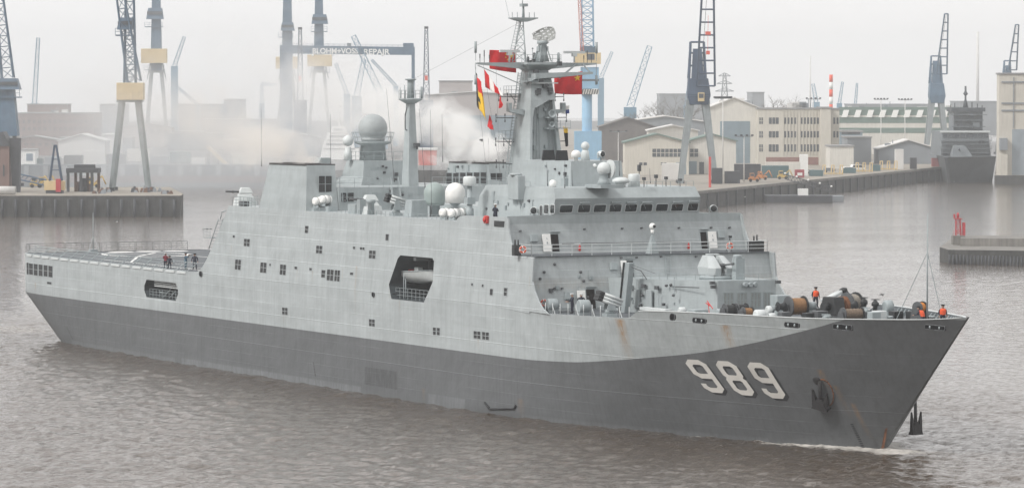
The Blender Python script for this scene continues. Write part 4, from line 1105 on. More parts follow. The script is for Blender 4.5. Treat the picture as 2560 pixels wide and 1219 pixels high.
b = MB(); b.lathe([(.35, 19), (.25, 19.5), (.2, zc-1.4), (.6, zc-1.1), (.9, zc-.98)], 16, (cx, cy, 0)); b.tube((cx+.3, cy-.5, 19), (cx, cy, zc-1.1), .05, 5); b.build('radome_stand', M_GREY, SHIP)
b = MB(); b.lathe([(1.02, zc-1.05), (1.05, zc-.2)]+[(1.05*math.cos(t), zc+.02+1.05*math.sin(t)) for t in np.linspace(0, 1.55, 9)], 28, (cx, cy, 0)); b.build('satcom_radome', M_WHITE, SHIP)
p = aty(1174, 540, -10.2); cx, cy = p[0], -10.2; zt = aty(1174, 441, cy)[2]
b = MB(); b.lathe([(.45, 19), (.42, 20.1), (.3, 20.2), (.26, zt-1.0)], 14, (cx, cy, 0)); b.box(cx-.45, cx+.45, cy-.45, cy+.45, 20.6, 21.3); b.build('aerial_post', M_GREY, SHIP)
b = MB(); b.lathe([(.62, zt-.95), (.68, zt-.85), (.68, zt-.15), (.55, zt), (.1, zt+.04)], 18, (cx, cy, 0)); b.build('drum_aerial', M_PALE, SHIP)
b = MB(); b.box(105.5, 107.5, -12.6, -11.4, 19, 20.0); b.box(108.6, 109.4, -12.9, -12.2, 19, 20.6); b.lathe([(.35, 19), (.35, 20.2), (.5, 20.3), (.5, 20.6)], 12, (110.8, -12.2, 0)); stuff(b.build('deck_vents', M_GREY, SHIP))
railing('deck_edge_stanchions', [(97.0, -13.2, 19.0), (133.0, -13.2, 19.0)], .5, 1, 1.15, r=.012)
railing('deck_edge_rail', [(74.0, -13.2, 19.0), (82.0, -13.2, 19.0)], 1.1, 3, 1.1)
railing('deck_edge_rail', [(74.0, -13.2, 19.0), (74.0, -9.0, 19.0)], 1.1, 3, 1.1)
b = MB(); b.box(75.2, 76.6, -12.9, -12.2, 19.0, 19.6); b.build('deck_bin', M_DARKGREY, SHIP)
b = MB(); b.box(110, 128.5, -6.5, 6.5, 19.0, 20.2); b.build('midships_casing', M_WALL, SHIP)

# whip aerials and wires
def whip(u0, v0, u1, v1, y, r=.017):
    p, q = aty(u0, v0, y), aty(u1, v1, y); b = MB(); b.tube(p, q, r*1.8, 5, r*.8); b.tube(p, p+(q-p)*.12, r*3.2, 6); return b.build('whip_aerial', M_DARKGREY, SHIP)
for w in [(654, 416, 653, 270, -13.0), (827, 420, 826, 285, -9.7), (986, 455, 966, 222, -9.2), (1063, 470, 1048, 272, -8.0), (1079, 540, 1076, 275, -12.5), (1107, 405, 1105, 285, 9.6), (1224, 455, 1221, 345, 10.5),
          (1549, 440, 1546, 330, -5.0), (1412, 470, 1412, 400, -8.0), (1369, 465, 1367, 405, -8.0), (1626, 458, 1624, 420, 4.0), (1432, 465, 1430, 425, -7.0)]: whip(*w)

# ------------------------------------------------------------------ bridge roof equipment
p = aty(1510, 462, -3.5); cx, cy = p[0], -3.5
b = MB(); b.box(cx-2.2, cx+1.2, cy-1.0, cy+1.6, 22.55, 22.9); b.lathe([(.75, 22.9), (.55, 23.3), (.45, 23.9), (.6, 24.0)], 16, (cx, cy, 0)); FC = b.build('director_pedestal', M_GREY, SHIP)
b = MB(); b.sphere((cx, cy, 24.45), .72, 20); b.lathe([(.95, -.1), (.9, .12), (.6, .3), (.2, .36)], 20, (cx+.35, cy+.55, 24.45), 'y'); b.tube((cx-.7, cy-.5, 24.6), (cx-1.0, cy-.6, 24.9), .16, 8); b.build('fire_control_radar', M_PALE, SHIP)
p = aty(1552, 463, 0); b = MB(); b.lathe([(.62, 22.9), (.9, 23.1), (.85, 23.3), (.5, 23.5), (.1, 23.55)], 18, (p[0], 0, 0)); b.lathe([(.5, 22.55), (.5, 22.9)], 12, (p[0], 0, 0)); b.build('life_dome', M_PALE, SHIP)  # white dome given pale grey paint to stand for shade
p = aty(1585, 462, 2.0); b = MB(); b.lathe([(.6, 22.55), (.6, 23.75), (.52, 23.85)], 18, (p[0], 2.0, 0)); b.build('drum_aerial', M_PALE, SHIP)
p = aty(1382, 468, -6.5); b = MB(); b.lathe([(.34, 22.55), (.36, 22.9)]+[(.36*math.cos(t), 22.95+.36*math.sin(t)) for t in np.linspace(0, 1.5, 6)], 16, (p[0], -6.5, 0)); b.build('small_radome', M_WHITE, SHIP)
p = aty(1440, 397, -2.0); b = MB(); b.lathe([(.2, 25.1), (.2, 25.45), (.5, 25.5), (.5, 25.8)]+[(.5*math.cos(t), 25.82+.4*math.sin(t)) for t in np.linspace(0, 1.5, 6)], 16, (p[0], -2.0, 0)); b.build('small_radome', M_WHITE, SHIP)
for u, y in ((1371, -2.3), (1404, -2.0)):
    p = aty(u, 396, y); b = MB(); b.hexa([(p[0]-.1, y-.75, 25.1), (p[0]+.1, y-.75, 25.1), (p[0]+.1, y+.75, 25.1), (p[0]-.1, y+.75, 25.1)], [(p[0]-.1, y-.6, 26.15), (p[0]+.1, y-.6, 26.15), (p[0]+.1, y+.6, 26.15), (p[0]-.1, y+.6, 26.15)]); b.build('canvas_screen', M_BLACK, SHIP)
def searchlight(p, rz, r=.32):
    o = empty('searchlight', p, rz, parent=SHIP)
    b = MB(); b.lathe([(.1, -1.0), (.08, -.35)], 8); b.box(-.08, .08, -r-.06, -r, -.4, .12); b.box(-.08, .08, r, r+.06, -.4, .12); b.box(-.08, .08, -r-.06, r+.06, -.46, -.4); b.build('light_stand', M_GREY, o)
    b = MB(); b.lathe([(.05, -.42), (r*.8, -.3), (r, -.1), (r, .32), (r*.9, .33)], 16, (0, 0, 0), 'x'); b.build('light_housing', M_PALE, o)
    b = MB(); b.lathe([(r*.88, .335), (r*.5, .345), (.01, .35)], 16, (0, 0, 0), 'x'); b.build('lens', M_GLASS, o)
    return o
searchlight(aty(1336, 526, -9.3), -.75, .38)
searchlight(atx(1783, 521, 145.2), -.3, .38)
searchlight(aty(1404, 383, -1.6), -.4, .34)
searchlight(aty(1502, 385, 1.0), .2, .34)
p = aty(1463, 388, 0.0); b = MB(); b.lathe([(.5, 25.1), (.4, 26.0), (.3, 26.2)], 14, (p[0], 0, 0)); b.sphere((p[0], 0, 26.6), .45, 16); b.build('optical_director', M_PALE, SHIP)  # pale grey here also carries the shade on this light ball
b = MB()
for u, v, y, h in ((1598, 470, 3.0, 2.2), (1640, 470, 4.5, 1.2), (1610, 468, 2.0, 1.0), (1665, 470, 5.5, 1.0), (1700, 470, 6.5, .8), (1560, 468, 1.0, .8)):
    p = aty(u, v, y); b.tube((p[0], y, 22.55), (p[0], y, 22.55+h), .05, 6); b.box(p[0]-.15, p[0]+.15, y-.15, y+.15, 22.55+h*.7, 22.55+h)
stuff(b.build('roof_posts', M_DARKGREY, SHIP))
railing('roof_front_rail', [(145.9, -1.0, 22.55), (145.9, 8.0, 22.55)], .55, 1, .9)

# ------------------------------------------------------------------ front platform (z = 16) and its wall
XW = 146.8
def on_wall(u, v): 
    p = atx(u, v, XW)
    for _ in range(3): p = atx(u, v, 147.0-.65*(p[2]-16)/3.0)
    return p
def on_low(u, v):
    p = atx(u, v, 152.2)
    for _ in range(3): p = atx(u, v, 151.6+(16-p[2])/5.04)
    return p
def wall_box(name, u0, v0, u1, v1, th, mat, fn, parent, bevel=.03, proud=0.0):
    p = fn((u0+u1)/2, (v0+v1)/2); w = np.linalg.norm(fn(u1, v0)-fn(u0, v0)); h = (v1-v0)/25.0
    b = MB(); b.box(-.04+proud, th+proud, -w/2, w/2, -h/2, h/2); o = b.build(name, mat, parent, bevel=bevel); o.location = Vector(p); o.rotation_euler = (0, math.atan2(-.65, 3.0) if fn is on_wall else math.atan2(-1, 5.04), 0)
    return o
M_DOORWAY_SHADE = pmat('doorway_shade_dark', (0.016, 0.014, 0.014), .9, var=.3, scale=2, spec=.05)
def doorway(r, fn):
    u0, v0, u1, v1 = C8(*r)
    f = wall_box('door_frame', u0-2, v0-3, u1+2, v1+1.5, .05, M_GREY, fn, BLOCK, bevel=.04)
    wall_box('doorway', u0, v0, u1, v1, .054, M_DOORWAY_SHADE, fn, f, bevel=0).parent = BLOCK  # dark slab on the wall stands for the unlit opening
    u = (u0+u1)/2; wall_box('door_hood', u0-3, v0-6, u1+3, v0-4.5, .22, M_GREY, fn, BLOCK, bevel=.02)
doorway((505, 402, 566, 542), on_wall); doorway((1706, 382, 1755, 520), on_wall); doorway((790, 842, 858, 996), on_low); doorway((1114, 615, 1165, 745), on_low)
def open_door(r, fn, swing):
    """White weathertight door leaf, hinged open against the wall, with its dogs."""
    u0, v0, u1, v1 = C8(*r); o = wall_box('weather_door', u0, v0, u1, v1, .09, M_WHITE, fn, SHIP, bevel=.05, proud=.12)
    b = MB(); b.box(.21, .25, -.05, .05, -.1, .1); b.box(.21, .24, -.02, .02, .35, .55); b.build('handle', M_GREY, o)
open_door((434, 402, 500, 545), on_wall, 1); open_door((1763, 380, 1830, 520), on_wall, 1); open_door((714, 854, 780, 1000), on_low, 1); open_door((1063, 614, 1110, 748), on_low, 1)
for r, fn in [((335, 407, 393, 465), on_wall), ((1840, 374, 1890, 436), on_wall), ((975, 630, 1030, 690), on_low), ((612, 868, 668, 926), on_low)]: wall_box('cable_box', *C8(*r), .35, M_GREY, fn, BLOCK)
for (a, c) in ((255, 378), (770, 362), (1072, 357), (1228, 354), (1527, 352), (1785, 350), (1933, 350)): wall_box('flood_lamp', *C8(a-7, c-6, a+7, c+6), .25, M_DARKGREY, on_wall, BLOCK, bevel=.02)
for (a, c) in ((1065, 592), (1188, 590), (1385, 583), (1665, 580), (530, 838), (590, 836)): wall_box('flood_lamp', *C8(a-7, c-6, a+7, c+6), .25, M_DARKGREY, on_low, BLOCK, bevel=.02)
b = MB(); b.path([on_wall(*C8(590, 478, 0, 0)[:2])+np.array([.1, 0, 0]), on_wall(*C8(690, 476, 0, 0)[:2])+np.array([.1, 0, 0])], .04, 5); b.path([on_wall(*C8(740, 474, 0, 0)[:2])+np.array([.1, 0, 0]), on_wall(*C8(1690, 462, 0, 0)[:2])+np.array([.1, 0, 0])], .04, 5); stuff(b.build('wall_pipe', M_DARKGREY, BLOCK))
for (a, c) in ((728, 508), (1601, 493)):
    p = on_wall(*C8(a, c, 0, 0)[:2])+np.array([.22, 0, 0]); b = MB(); b.lathe([(.10, -.35), (.12, -.3), (.12, .12), (.05, .22), (.05, .32)], 10, p); b.build('fire_extinguisher', M_RED, BLOCK)
# ladder on the lower wall, pipes
b = MB(); p0 = on_low(*C8(1418, 755, 0, 0)[:2]); p1 = on_low(*C8(1418, 558, 0, 0)[:2])
for dy in (0, .55): b.tube(p0+np.array([.15, dy, 0]), p1+np.array([.15, dy, 0]), .03, 5)
for i in range(8): q = p0+(p1-p0)*(i+.5)/8+np.array([.15, 0, 0]); b.tube(q, q+np.array([0, .55, 0]), .022, 4)
stuff(b.build('wall_ladder', M_GREY, BLOCK))
# platform deck edge, guard rail, camera post
b = MB(); b.box(147.0, 151.85, -13.45, 13.45, 15.97, 16.03); b.build('platform_deck', M_DECK, SHIP)
railing('platform_rail', [(149.0, -13.5, 16.03), (151.7, -13.3, 16.03), (151.7, 13.3, 16.03), (149.0, 13.5, 16.03)], 1.12, 3, 2.3, r=.032, pr=.04, mat=M_PALE)
p = on_low(1640, 632); b = MB(); py = p[1]
b.hexa([(150.3, py-.5, 16.03), (151.3, py-.5, 16.03), (151.3, py+.5, 16.03), (150.3, py+.5, 16.03)], [(150.7, py-.07, 18.0), (150.9, py-.07, 18.0), (150.9, py+.07, 18.0), (150.7, py+.07, 18.0)]); b.build('camera_post', M_GREY, SHIP)
b = MB(); b.sphere((150.8, py, 18.75), .33, 16); b.lathe([(.14, 18.0), (.2, 18.4)], 10, (150.8, py, 0)); b.lathe([(.16, .28), (.16, .36), (.02, .37)], 12, (150.8, py+.05, 18.75), 'x', mi=1); b.build('camera_ball', [M_WHITE, M_BLACK], SHIP)
b = MB(); q = atx(1889, 626, 150.5); b.box(150.0, 151.0, q[1]-.7, q[1]+.7, 16.03, 17.1); b.tube((150.5, q[1]-.2, 17.1), (150.5, q[1]-.2, 17.6), .09, 6); b.tube((150.5, q[1]+.15, 17.1), (150.5, q[1]+.15, 17.7), .09, 6); b.build('gun_mount_box', M_BLACK, SHIP)
b = MB(); q = atx(1291, 634, 149.6); b.box(149.3, 149.9, q[1]-.35, q[1]+.35, 16.03, 17.1); b.tube((149.6, q[1]-.15, 17.1), (149.6, q[1]-.15, 17.6), .08, 6); b.tube((149.6, q[1]+.2, 17.1), (149.6, q[1]+.2, 17.6), .08, 6); b.build('gun_mount_box', M_BLACK, SHIP)
wall_box('wing_window', 1236, 552, 1261, 567, .06, M_BLACK, lambda u, v: on_side(u, v)+np.array([0, -.0, 0]), BLOCK).rotation_euler = (0, 0, -math.pi/2)

# ------------------------------------------------------------------ gun deckhouse and main gun
b = MB()
def dz(x): return 13.78+.0226*(x-151.5)
dk = [(151.0, -5.05), (164.0, -4.6), (170.7, -3.3), (171.0, -3.2), (171.0, 3.2), (170.7, 3.3), (164.0, 4.6), (151.0, 5.05)]
b.hexa([(x, y, 10.4) for x, y in dk], [(x, y, dz(x)) for x, y in dk]); GD = b.build('gun_deckhouse', M_WALL, SHIP)
b = MB(); gb = [(x-.15, y*.97) for x, y in dk]; b.hexa([(x, y, dz(x)-.05) for x, y in gb], [(x, y, dz(x)+.006) for x, y in gb]); b.build('gun_deck', M_GREY, GD)
for i, (u0, u1) in enumerate(((1808, 1834), (1841.5, 1868), (1875, 1902), (1908.5, 1934))):
    p = atx((u0+u1)/2, 750+(-.4*i), 171.0); w = (u1-u0)/23.8
    o = louvre_mesh(w*.9, 1.35, 3, .08).build('shutter', [M_GREY, pmat('shutter_grey', (0.26, 0.275, 0.26), .6, var=.12, scale=4), M_GREY], GD); place(o, p+np.array([.01, 0, 0]), (0, 1, 0), (0, 0, 1), (1, 0, 0))
C4 = lambda a, b: (1640+.1969*a, 560+.1969*b)
for (a, c, w, h) in ((720, 745, .5, .35), (730, 795, .5, .3), (1555, 733, .5, .25)):
    p = aty(*C4(a, c), -3.6) if a < 1000 else atx(*C4(a, c), 171.1); b = MB(); b.box(p[0]-.1, p[0]+.15, p[1]-.3, p[1]+.2, p[2]-.15, p[2]+.15); b.build('lamp_box', M_DARKGREY, GD)
b = MB(); p = atx(*C4(1180, 768), 171.1)
for d in (-.55, .0, .55): b.lathe([(.2, -.3), (.26, .1), (.2, .16)], 10, p+np.array([.3, d, .05*abs(d)]), 'x')
b.tube(p+np.array([.1, -.6, .1]), p+np.array([.1, .6, .1]), .08, 6); stuff(b.build('hose_fitting', M_GREY, GD))
b = MB()
for a, c in (((180, 790), (545, 805)),):
    b.tube(aty(*C4(*a), -4.75), aty(*C4(*c), -4.3), .05, 5)
stuff(b.build('wall_pipe', M_DARKGREY, GD))
for (a, c) in ((1470, 683), (1635, 705)):
    u, v = 1320+.1969*a, 580+.1969*c; p = aty(u, v, -5.0); b = MB(); b.box(p[0]-.35, p[0]+.35, -5.1, -4.9, p[2]-.18, p[2]+.18); b.build('vent_box', M_DARKGREY, GD)
for (a, c) in ((1380, 720), (1540, 728)):
    u, v = 1320+.1969*a, 580+.1969*c; p = aty(u, v+24, -4.98); b = MB(); b.box(p[0]-.55, p[0]+.55, -5.06, -4.9, p[2]-.9, p[2]+.9); b.build('side_door', M_WALL, GD, bevel=.04)
railing('gun_deck_rail', [(152.5, -4.95, dz(152.5)), (163.5, -4.55, dz(163.5)), (170.4, -3.2, dz(170.4)), (170.8, 3.0, dz(170.8))], .62, 2, 1.5, r=.018, pr=.025)
# main gun
G = empty('main_gun', (165.2, 0, dz(165.2)), -.12, parent=SHIP); G.scale = (1.0, 1.0, .90)
b = MB(); b.lathe([(1.75, 0), (1.75, .35), (1.6, .42)], 24); b.build('gun_ring', M_GREY, G)
M_GUN = pmat('gun_house_pale', (0.42, 0.45, 0.455), .42, var=.05, scale=1.5)
b = MB()
for s in (-1, 1):                                        # two cheeks with the slot for the barrel between them
    lo = [(-1.5, s*.24), (1.55, s*.24), (1.55, s*.85), (1.0, s*1.3), (-1.5, s*1.3)]; mid = [(-1.75, s*.24), (1.75, s*.24), (1.75, s*.85), (1.1, s*1.38), (-1.75, s*1.38)]; hi = [(-1.75, s*.24), (-.2, s*.24), (-.25, s*.6), (-.4, s*.85), (-1.75, s*.85)]
    b.hexa([(x, y, .42) for x, y in lo], [(x, y, 1.25) for x, y in mid]); b.hexa([(x, y, 1.25) for x, y in mid], [(x, y, 2.5) for x, y in hi])
b.hexa([(-1.6, -.24, .42), (.9, -.24, .42), (.9, .24, .42), (-1.6, .24, .42)], [(-1.6, -.24, 2.25), (-.4, -.24, 2.25), (-.4, .24, 2.25), (-1.6, .24, 2.25)])
b.build('gun_house', M_GUN, G, bevel=.04)
b = MB(); b.box(-1.6, -.9, -.6, .6, 2.5, 2.68); b.build('roof_hatch', M_GUN, G, bevel=.05)
b = MB(); b.tube((.5, 0, 1.5), (1.7, 0, 1.6), .2, 12, .17); b.tube((1.7, 0, 1.6), (4.0, 0, 1.8), .11, 12, .085); b.tube((3.7, 0, 1.775), (4.1, 0, 1.81), .14, 10); b.build('gun_barrel', M_DARKGREY, G)
p = atx(1846, 667, 168.0); b = MB(); b.box(167.6, 168.4, p[1]-.5, p[1]+.5, dz(168), dz(168)+2.1); b.lathe([(.45, 0), (.45, .25), (.2, .3)], 12, (168, p[1]-.1, dz(168)+2.1)); b.build('optical_sight', M_GREY, GD, bevel=.04)

# replenishment post standing on the starboard side of the foredeck
pb_, pt_ = aty(1562, 776, -6.2), aty(1577, 656, -6.2); bx = pb_[0]
b = MB(); b.hexa([(bx-.35, -6.6, DECKZ(bx)), (bx+.45, -6.5, DECKZ(bx)), (bx+.45, -5.9, DECKZ(bx)), (bx-.35, -5.9, DECKZ(bx))], [(bx+.65, -6.6, pt_[2]), (bx+1.5, -6.5, pt_[2]), (bx+1.5, -5.9, pt_[2]), (bx+.65, -5.9, pt_[2])]); RP_ = b.build('replenishment_post', M_GREY, SHIP, bevel=.04)
b = MB(); b.hexa([(bx-.37, -6.75, DECKZ(bx)), (bx-.25, -6.75, DECKZ(bx)), (bx-.25, -6.55, DECKZ(bx)), (bx-.37, -6.55, DECKZ(bx))], [(bx+.63, -6.75, pt_[2]), (bx+.75, -6.75, pt_[2]), (bx+.75, -6.55, pt_[2]), (bx+.63, -6.55, pt_[2])]); b.build('post_rail', M_BLACK, RP_)
b = MB(); b.path([(bx+1.3, -6.2, pt_[2]-.4), (bx+2.6, -5.8, dz(bx)+.9), (bx+3.2, -5.5, dz(bx)+.1)], .05, 5); b.tube((bx+1.3, -6.2, pt_[2]-.2), (bx+4.4, -5.2, dz(bx)+.7), .02, 4); stuff(b.build('post_stays', M_DARKGREY, RP_))

# ------------------------------------------------------------------ waist with hose drums, rails
def guard(u, v=None, brace=True, y=-13.75):
    p = aty(u, 790, y); x = p[0]; z = DECKZ(x); b = MB(); yy = -(HB(x, z)-.12)
    b.tube((x, yy, z), (x, yy, z+1.1), .04, 6)
    if brace: b.tube((x+.35, yy+.1, z), (x, yy, z+.8), .035, 5)
    b.build('stanchion', M_PALE, SHIP)
for u, br in ((1364, 0), (1381, 1), (1399, 0), (1418, 0), (1437, 1), (1455, 0), (1475, 1), (1494, 0), (1536, 1), (1556, 0)): guard(u, None, br)
def hose_drum(u, v, y, r=.62, L=1.0):
    p = aty(u, v, y); z = DECKZ(p[0]); o = empty('hose_drum', (p[0], y, z), -.15, parent=SHIP)
    b = MB(); b.lathe([(r*.92, -L/2), (r, -L/2+.08), (r, L/2-.08), (r*.92, L/2)], 20, (0, 0, r+.12), 'y'); b.build('drum_shell', M_GREY, o)
    b = MB(); b.box(-.4, .4, -L/2, L/2, 0, .3); b.build('drum_cradle', M_GREY, o)
    b = MB(); b.box(-.3, .35, L/2, L/2+.12, .3, 1.0); b.lathe([(.2, L/2), (.2, L/2+.35)], 10, (.0, 0, r+.12), 'y'); b.build('drum_gear', M_GREY, o)
hose_drum(1380, 776, -12.2); hose_drum(1459, 780, -11.9, .68, 1.1); hose_drum(1410, 771, -9.8, .55, .7)

# ------------------------------------------------------------------ foredeck gear
def drum_winch(name, u, v, y, r, L, rope, heads=True, rz=0.0):
    """Mooring winch: two frames, flanged drum wound with rope, warping head, motor."""
    p = aty(u, v, y); z = DECKZ(p[0]); o = empty(name, (p[0], y, z), rz, parent=SHIP); c = max(r+.25, p[2]-z)
    for s in (-1, 1):
        b = MB(); b.prism([(-.7, 0), (.7, 0), (.28, c+.2), (-.28, c+.2)], s*(L/2+.22)-.08, s*(L/2+.22)+.08, 'y'); b.build('winch_frame', M_DARKGREY, o)
        b = MB(); b.lathe([(r*1.18, s*L/2-.05), (r*1.2, s*L/2+.05)], 22, (0, 0, c), 'y'); b.build('drum_flange', M_BLACK if s > 0 else M_DARKGREY, o)
    b = MB(); n = 11; b.lathe([(r*(.86+.12*(i % 2)), -L/2+L*i/n) for i in range(n+1)], 22, (0, 0, c), 'y', smooth=True); b.build('rope_winding', rope, o)
    if heads:
        b = MB(); b.lathe([(.45, -L/2-.4), (.3, -L/2-.7), (.3, -L/2-.95), (.46, -L/2-1.15)], 16, (0, 0, c), 'y'); b.build('warping_head', M_BLACK, o)
        b = MB(); b.box(-.55, .55, L/2+.3, L/2+1.0, 0, c*.7); b.lathe([(.38, L/2+.35), (.38, L/2+1.2)], 14, (0, 0, c), 'y'); b.build('winch_motor', M_GREY, o)
    return o
drum_winch('mooring_winch', 1990, 765, -2.2, .80, 1.6, M_ROPE)
drum_winch('mooring_winch', 2128, 757, 3.2, .85, 1.2, M_ROPE2, rz=.25)
drum_winch('rope_reel', 2130, 784, -4.2, .5, 1.9, pmat('rope_brown', (0.17, 0.125, 0.09), .9, var=.4, scale=9, bump=.6), False)
drum_winch('rope_reel', 1868, 780, -7.0, .42, .9, M_ROPE, False)
drum_winch('rope_reel', 2300, 768, 1.6, .46, .8, pmat('rope_orange', (0.60, 0.22, 0.04), .85, var=.3, scale=9), False, .4)
for (u, v, y, r, L) in ((1823, 774, -6.6, .5, .95), (1853, 773, -5.2, .5, 1.0)): drum_winch('hose_reel', u, v, y, r, L, pmat('hose_black', (0.022, 0.023, 0.024), .6, var=.3, scale=8, bump=.4), False)
for (u, v, y, r, L, mt) in ((1900, 787, -8.6, .5, 1.1, M_PALE), (1798, 780, -7.2, .34, .5, M_GREY), (1922, 775, -5.5, .42, .5, M_PALE), (1705, 776, -9.0, .34, .7, M_PALE), (1930, 790, -7.6, .3, .7, M_PALE), (2220, 766, 2.6, .6, .8, M_GREY)):
    p = aty(u, v, y); z = DECKZ(p[0]); b = MB(); b.lathe([(r*.7, -L/2), (r, -L/2+.1), (r, L/2-.1), (r*.7, L/2)], 18, (p[0], y, max(p[2], z+r)), 'y'); b.box(p[0]-r*.7, p[0]+r*.7, y-L*.4, y+L*.4, z, max(p[2], z+r)-r*.6); b.build('covered_reel', mt, SHIP)
# windlass: gypsies, gear case and brake wheels, dark and greasy
p = aty(2085, 775, -.5); WZ = DECKZ(p[0]); WL = empty('anchor_windlass', (p[0], -.2, WZ), .1, parent=SHIP)
b = MB(); b.box(-1.3, 1.2, -.9, .8, 0, .5); b.build('windlass_bed', M_DARKGREY, WL)
b = MB(); b.hexa([(-1.3, -1.0, .5), (1.1, -1.0, .5), (1.1, .25, .5), (-1.3, .25, .5)], [(-1.0, -.9, 2.15), (.8, -.9, 2.15), (.8, .2, 2.15), (-1.0, .2, 2.15)]); b.build('gear_case', M_BLACK, WL, bevel=.08)
b = MB(); b.lathe([(.75, .3), (.95, .4), (.6, .55), (.6, .75), (.95, .9), (.75, 1.0)], 20, (0, 0, 1.25), 'y'); b.build('chain_gypsy', M_RUST, WL)
b = MB(); b.lathe([(.4, 1.1), (.28, 1.4), (.28, 1.8), (.5, 2.1)], 16, (0, 0, 1.25), 'y'); b.build('warping_head', M_BLACK, WL)
b = MB(); b.lathe([(.4, -1.0), (.28, -1.3), (.42, -1.6)], 14, (0, 0, 1.25), 'y'); b.build('warping_head', M_BLACK, WL)
for (u, v, y, s, mt, nm) in ((2050, 787, -4.5, .55, M_DARKGREY, 'deck_chest'), (2020, 789, -5.5, .4, M_BLACK, 'deck_chest'), (2198, 786, -2.5, .5, M_PALE, 'deck_chest'), (2185, 788, -3.6, .45, M_GREY, 'deck_chest'), (2240, 787, .6, .5, M_BLACK, 'deck_chest'), (2285, 788, 1.5, .55, M_BLACK, 'deck_chest'), (1745, 786, -9.6, .7, M_GREY, 'deck_chest'), (1950, 750, 1.5, .7, M_GREY, 'deck_chest'), (1960, 788, -6.6, .45, M_DARKGREY, 'deck_chest')):
    p = aty(u, v, y); z = DECKZ(p[0]); b = MB(); b.box(p[0]-s, p[0]+s, y-s, y+s, z, max(z+.5, p[2]+s*.7)); b.build(nm, mt, SHIP, bevel=.05)
for (u, y, h) in ((2165, -2.0, 1.35), (2188, 1.6, 1.9), (2160, 3.6, 1.9), (1930, -4.5, 1.2), (2065, -5.8, .8)):
    p = aty(u, 785, y); z = DECKZ(p[0]); b = MB(); b.lathe([(.24, 0), (.2, h*.7), (.34, h*.72), (.34, h*.86), (.1, h)], 12, (p[0], y, z)); b.path([(p[0]+.4*math.cos(6.283*i/10), y+.4*math.sin(6.283*i/10), z+h+.05) for i in range(10)], .03, 4, closed=True); b.build('mushroom_vent', M_GREY if h < 1.5 else M_BLACK, SHIP)
for (u, y) in ((2070, -4.9), (2140, -3.4), (2225, -1.6), (1895, -8.2), (1760, -9.6), (2330, 1.2)):
    p = aty(u, 792, y); z = DECKZ(p[0])
    o = empty('bollard', (p[0], y, z), -.45, parent=SHIP)
    b = MB(); b.box(-.75, .75, -.28, .28, 0, .12); b.build('bollard_base', M_GREY, o)
    for s in (-1, 1):
        b = MB(); b.lathe([(.2, .1), (.2, .62), (.26, .66), (.26, .74)], 12, (s*.45, 0, 0)); b.build('bollard_post', M_GREY, o)
b = MB(); p = aty(1640, 773, -8.5); b.box(p[0]-2.6, p[0]+2.6, -8.9, -8.1, p[2]-.12, p[2]+.12); b.box(p[0]-2.2, p[0]-1.8, -8.8, -8.2, DECKZ(p[0])+.001, p[2]-.12); b.box(p[0]+1.8, p[0]+2.2, -8.8, -8.2, DECKZ(p[0])+.001, p[2]-.12); b.build('stowed_gangway', M_PALE, SHIP)
b = MB(); p = aty(1775, 764, -7.4); b.tube(p, aty(1765, 757, -7.4), .05, 5); b.tube(aty(1768, 752, -7.4), aty(1782, 771, -7.4), .05, 5); b.tube(aty(1770, 757, -7.4), (p[0], -7.4, DECKZ(p[0])), .04, 5); b.build('red_stand', M_RED, SHIP)
# bulwark stays inside the port bow
for i in range(26):
    x = 181+i*1.05; 
    if x > 207.5: break
    z = DECKZ(x); y = HB(x, z+.5)-.3; b = MB(); b.hexa([(x-.04, y-.55, z), (x+.04, y-.55, z), (x+.04, y, z), (x-.04, y, z)], [(x-.04, y-.12, TOPZ(x)-.08), (x+.04, y-.12, TOPZ(x)-.08), (x+.04, y+.1, TOPZ(x)-.08), (x-.04, y+.1, TOPZ(x)-.08)]); b.build('bulwark_stay', M_GREY, HULL)
b = MB(); V = []; F = []; xs2 = list(np.linspace(173.6, 207.5, 40))+[208.6, 209.5]
for s in (-1, 1):
    o0 = len(V)
    for x in xs2: h = HB(x, TOPZ(x)); V += [(x, s*(h+.05), TOPZ(x)+.004), (x, s*max(.02, h-.28), TOPZ(x)+.004), (x, s*(h+.05), TOPZ(x)+.07), (x, s*max(.02, h-.28), TOPZ(x)+.07)]
    for i in range(len(xs2)-1):
        q = o0+4*i; F += [(q, q+4, q+6, q+2), (q+2, q+6, q+7, q+3), (q+3, q+7, q+5, q+1), (q+1, q+5, q+4, q)]
b.add(V, F); stuff(b.build('bulwark_cap', M_PALE, HULL))
# jackstaff
p = aty(2318, 782, .4); JX = p[0]; b = MB(); b.tube((JX, .4, DECKZ(JX)), (JX, .4, aty(2318, 534, .4)[2]), .09, 8, .045); JS = b.build('jackstaff', M_GREY, SHIP)
b = MB()
t = np.array([JX, .4, 18.0])
for q in ((JX-2.6, -1.4, DECKZ(JX)), (JX+.6, 1.5, DECKZ(JX)+.9), (JX-2.6, 2.0, DECKZ(JX))): b.tube(t, q, .035, 5)
stuff(b.build('staff_stays', M_GREY, JS))

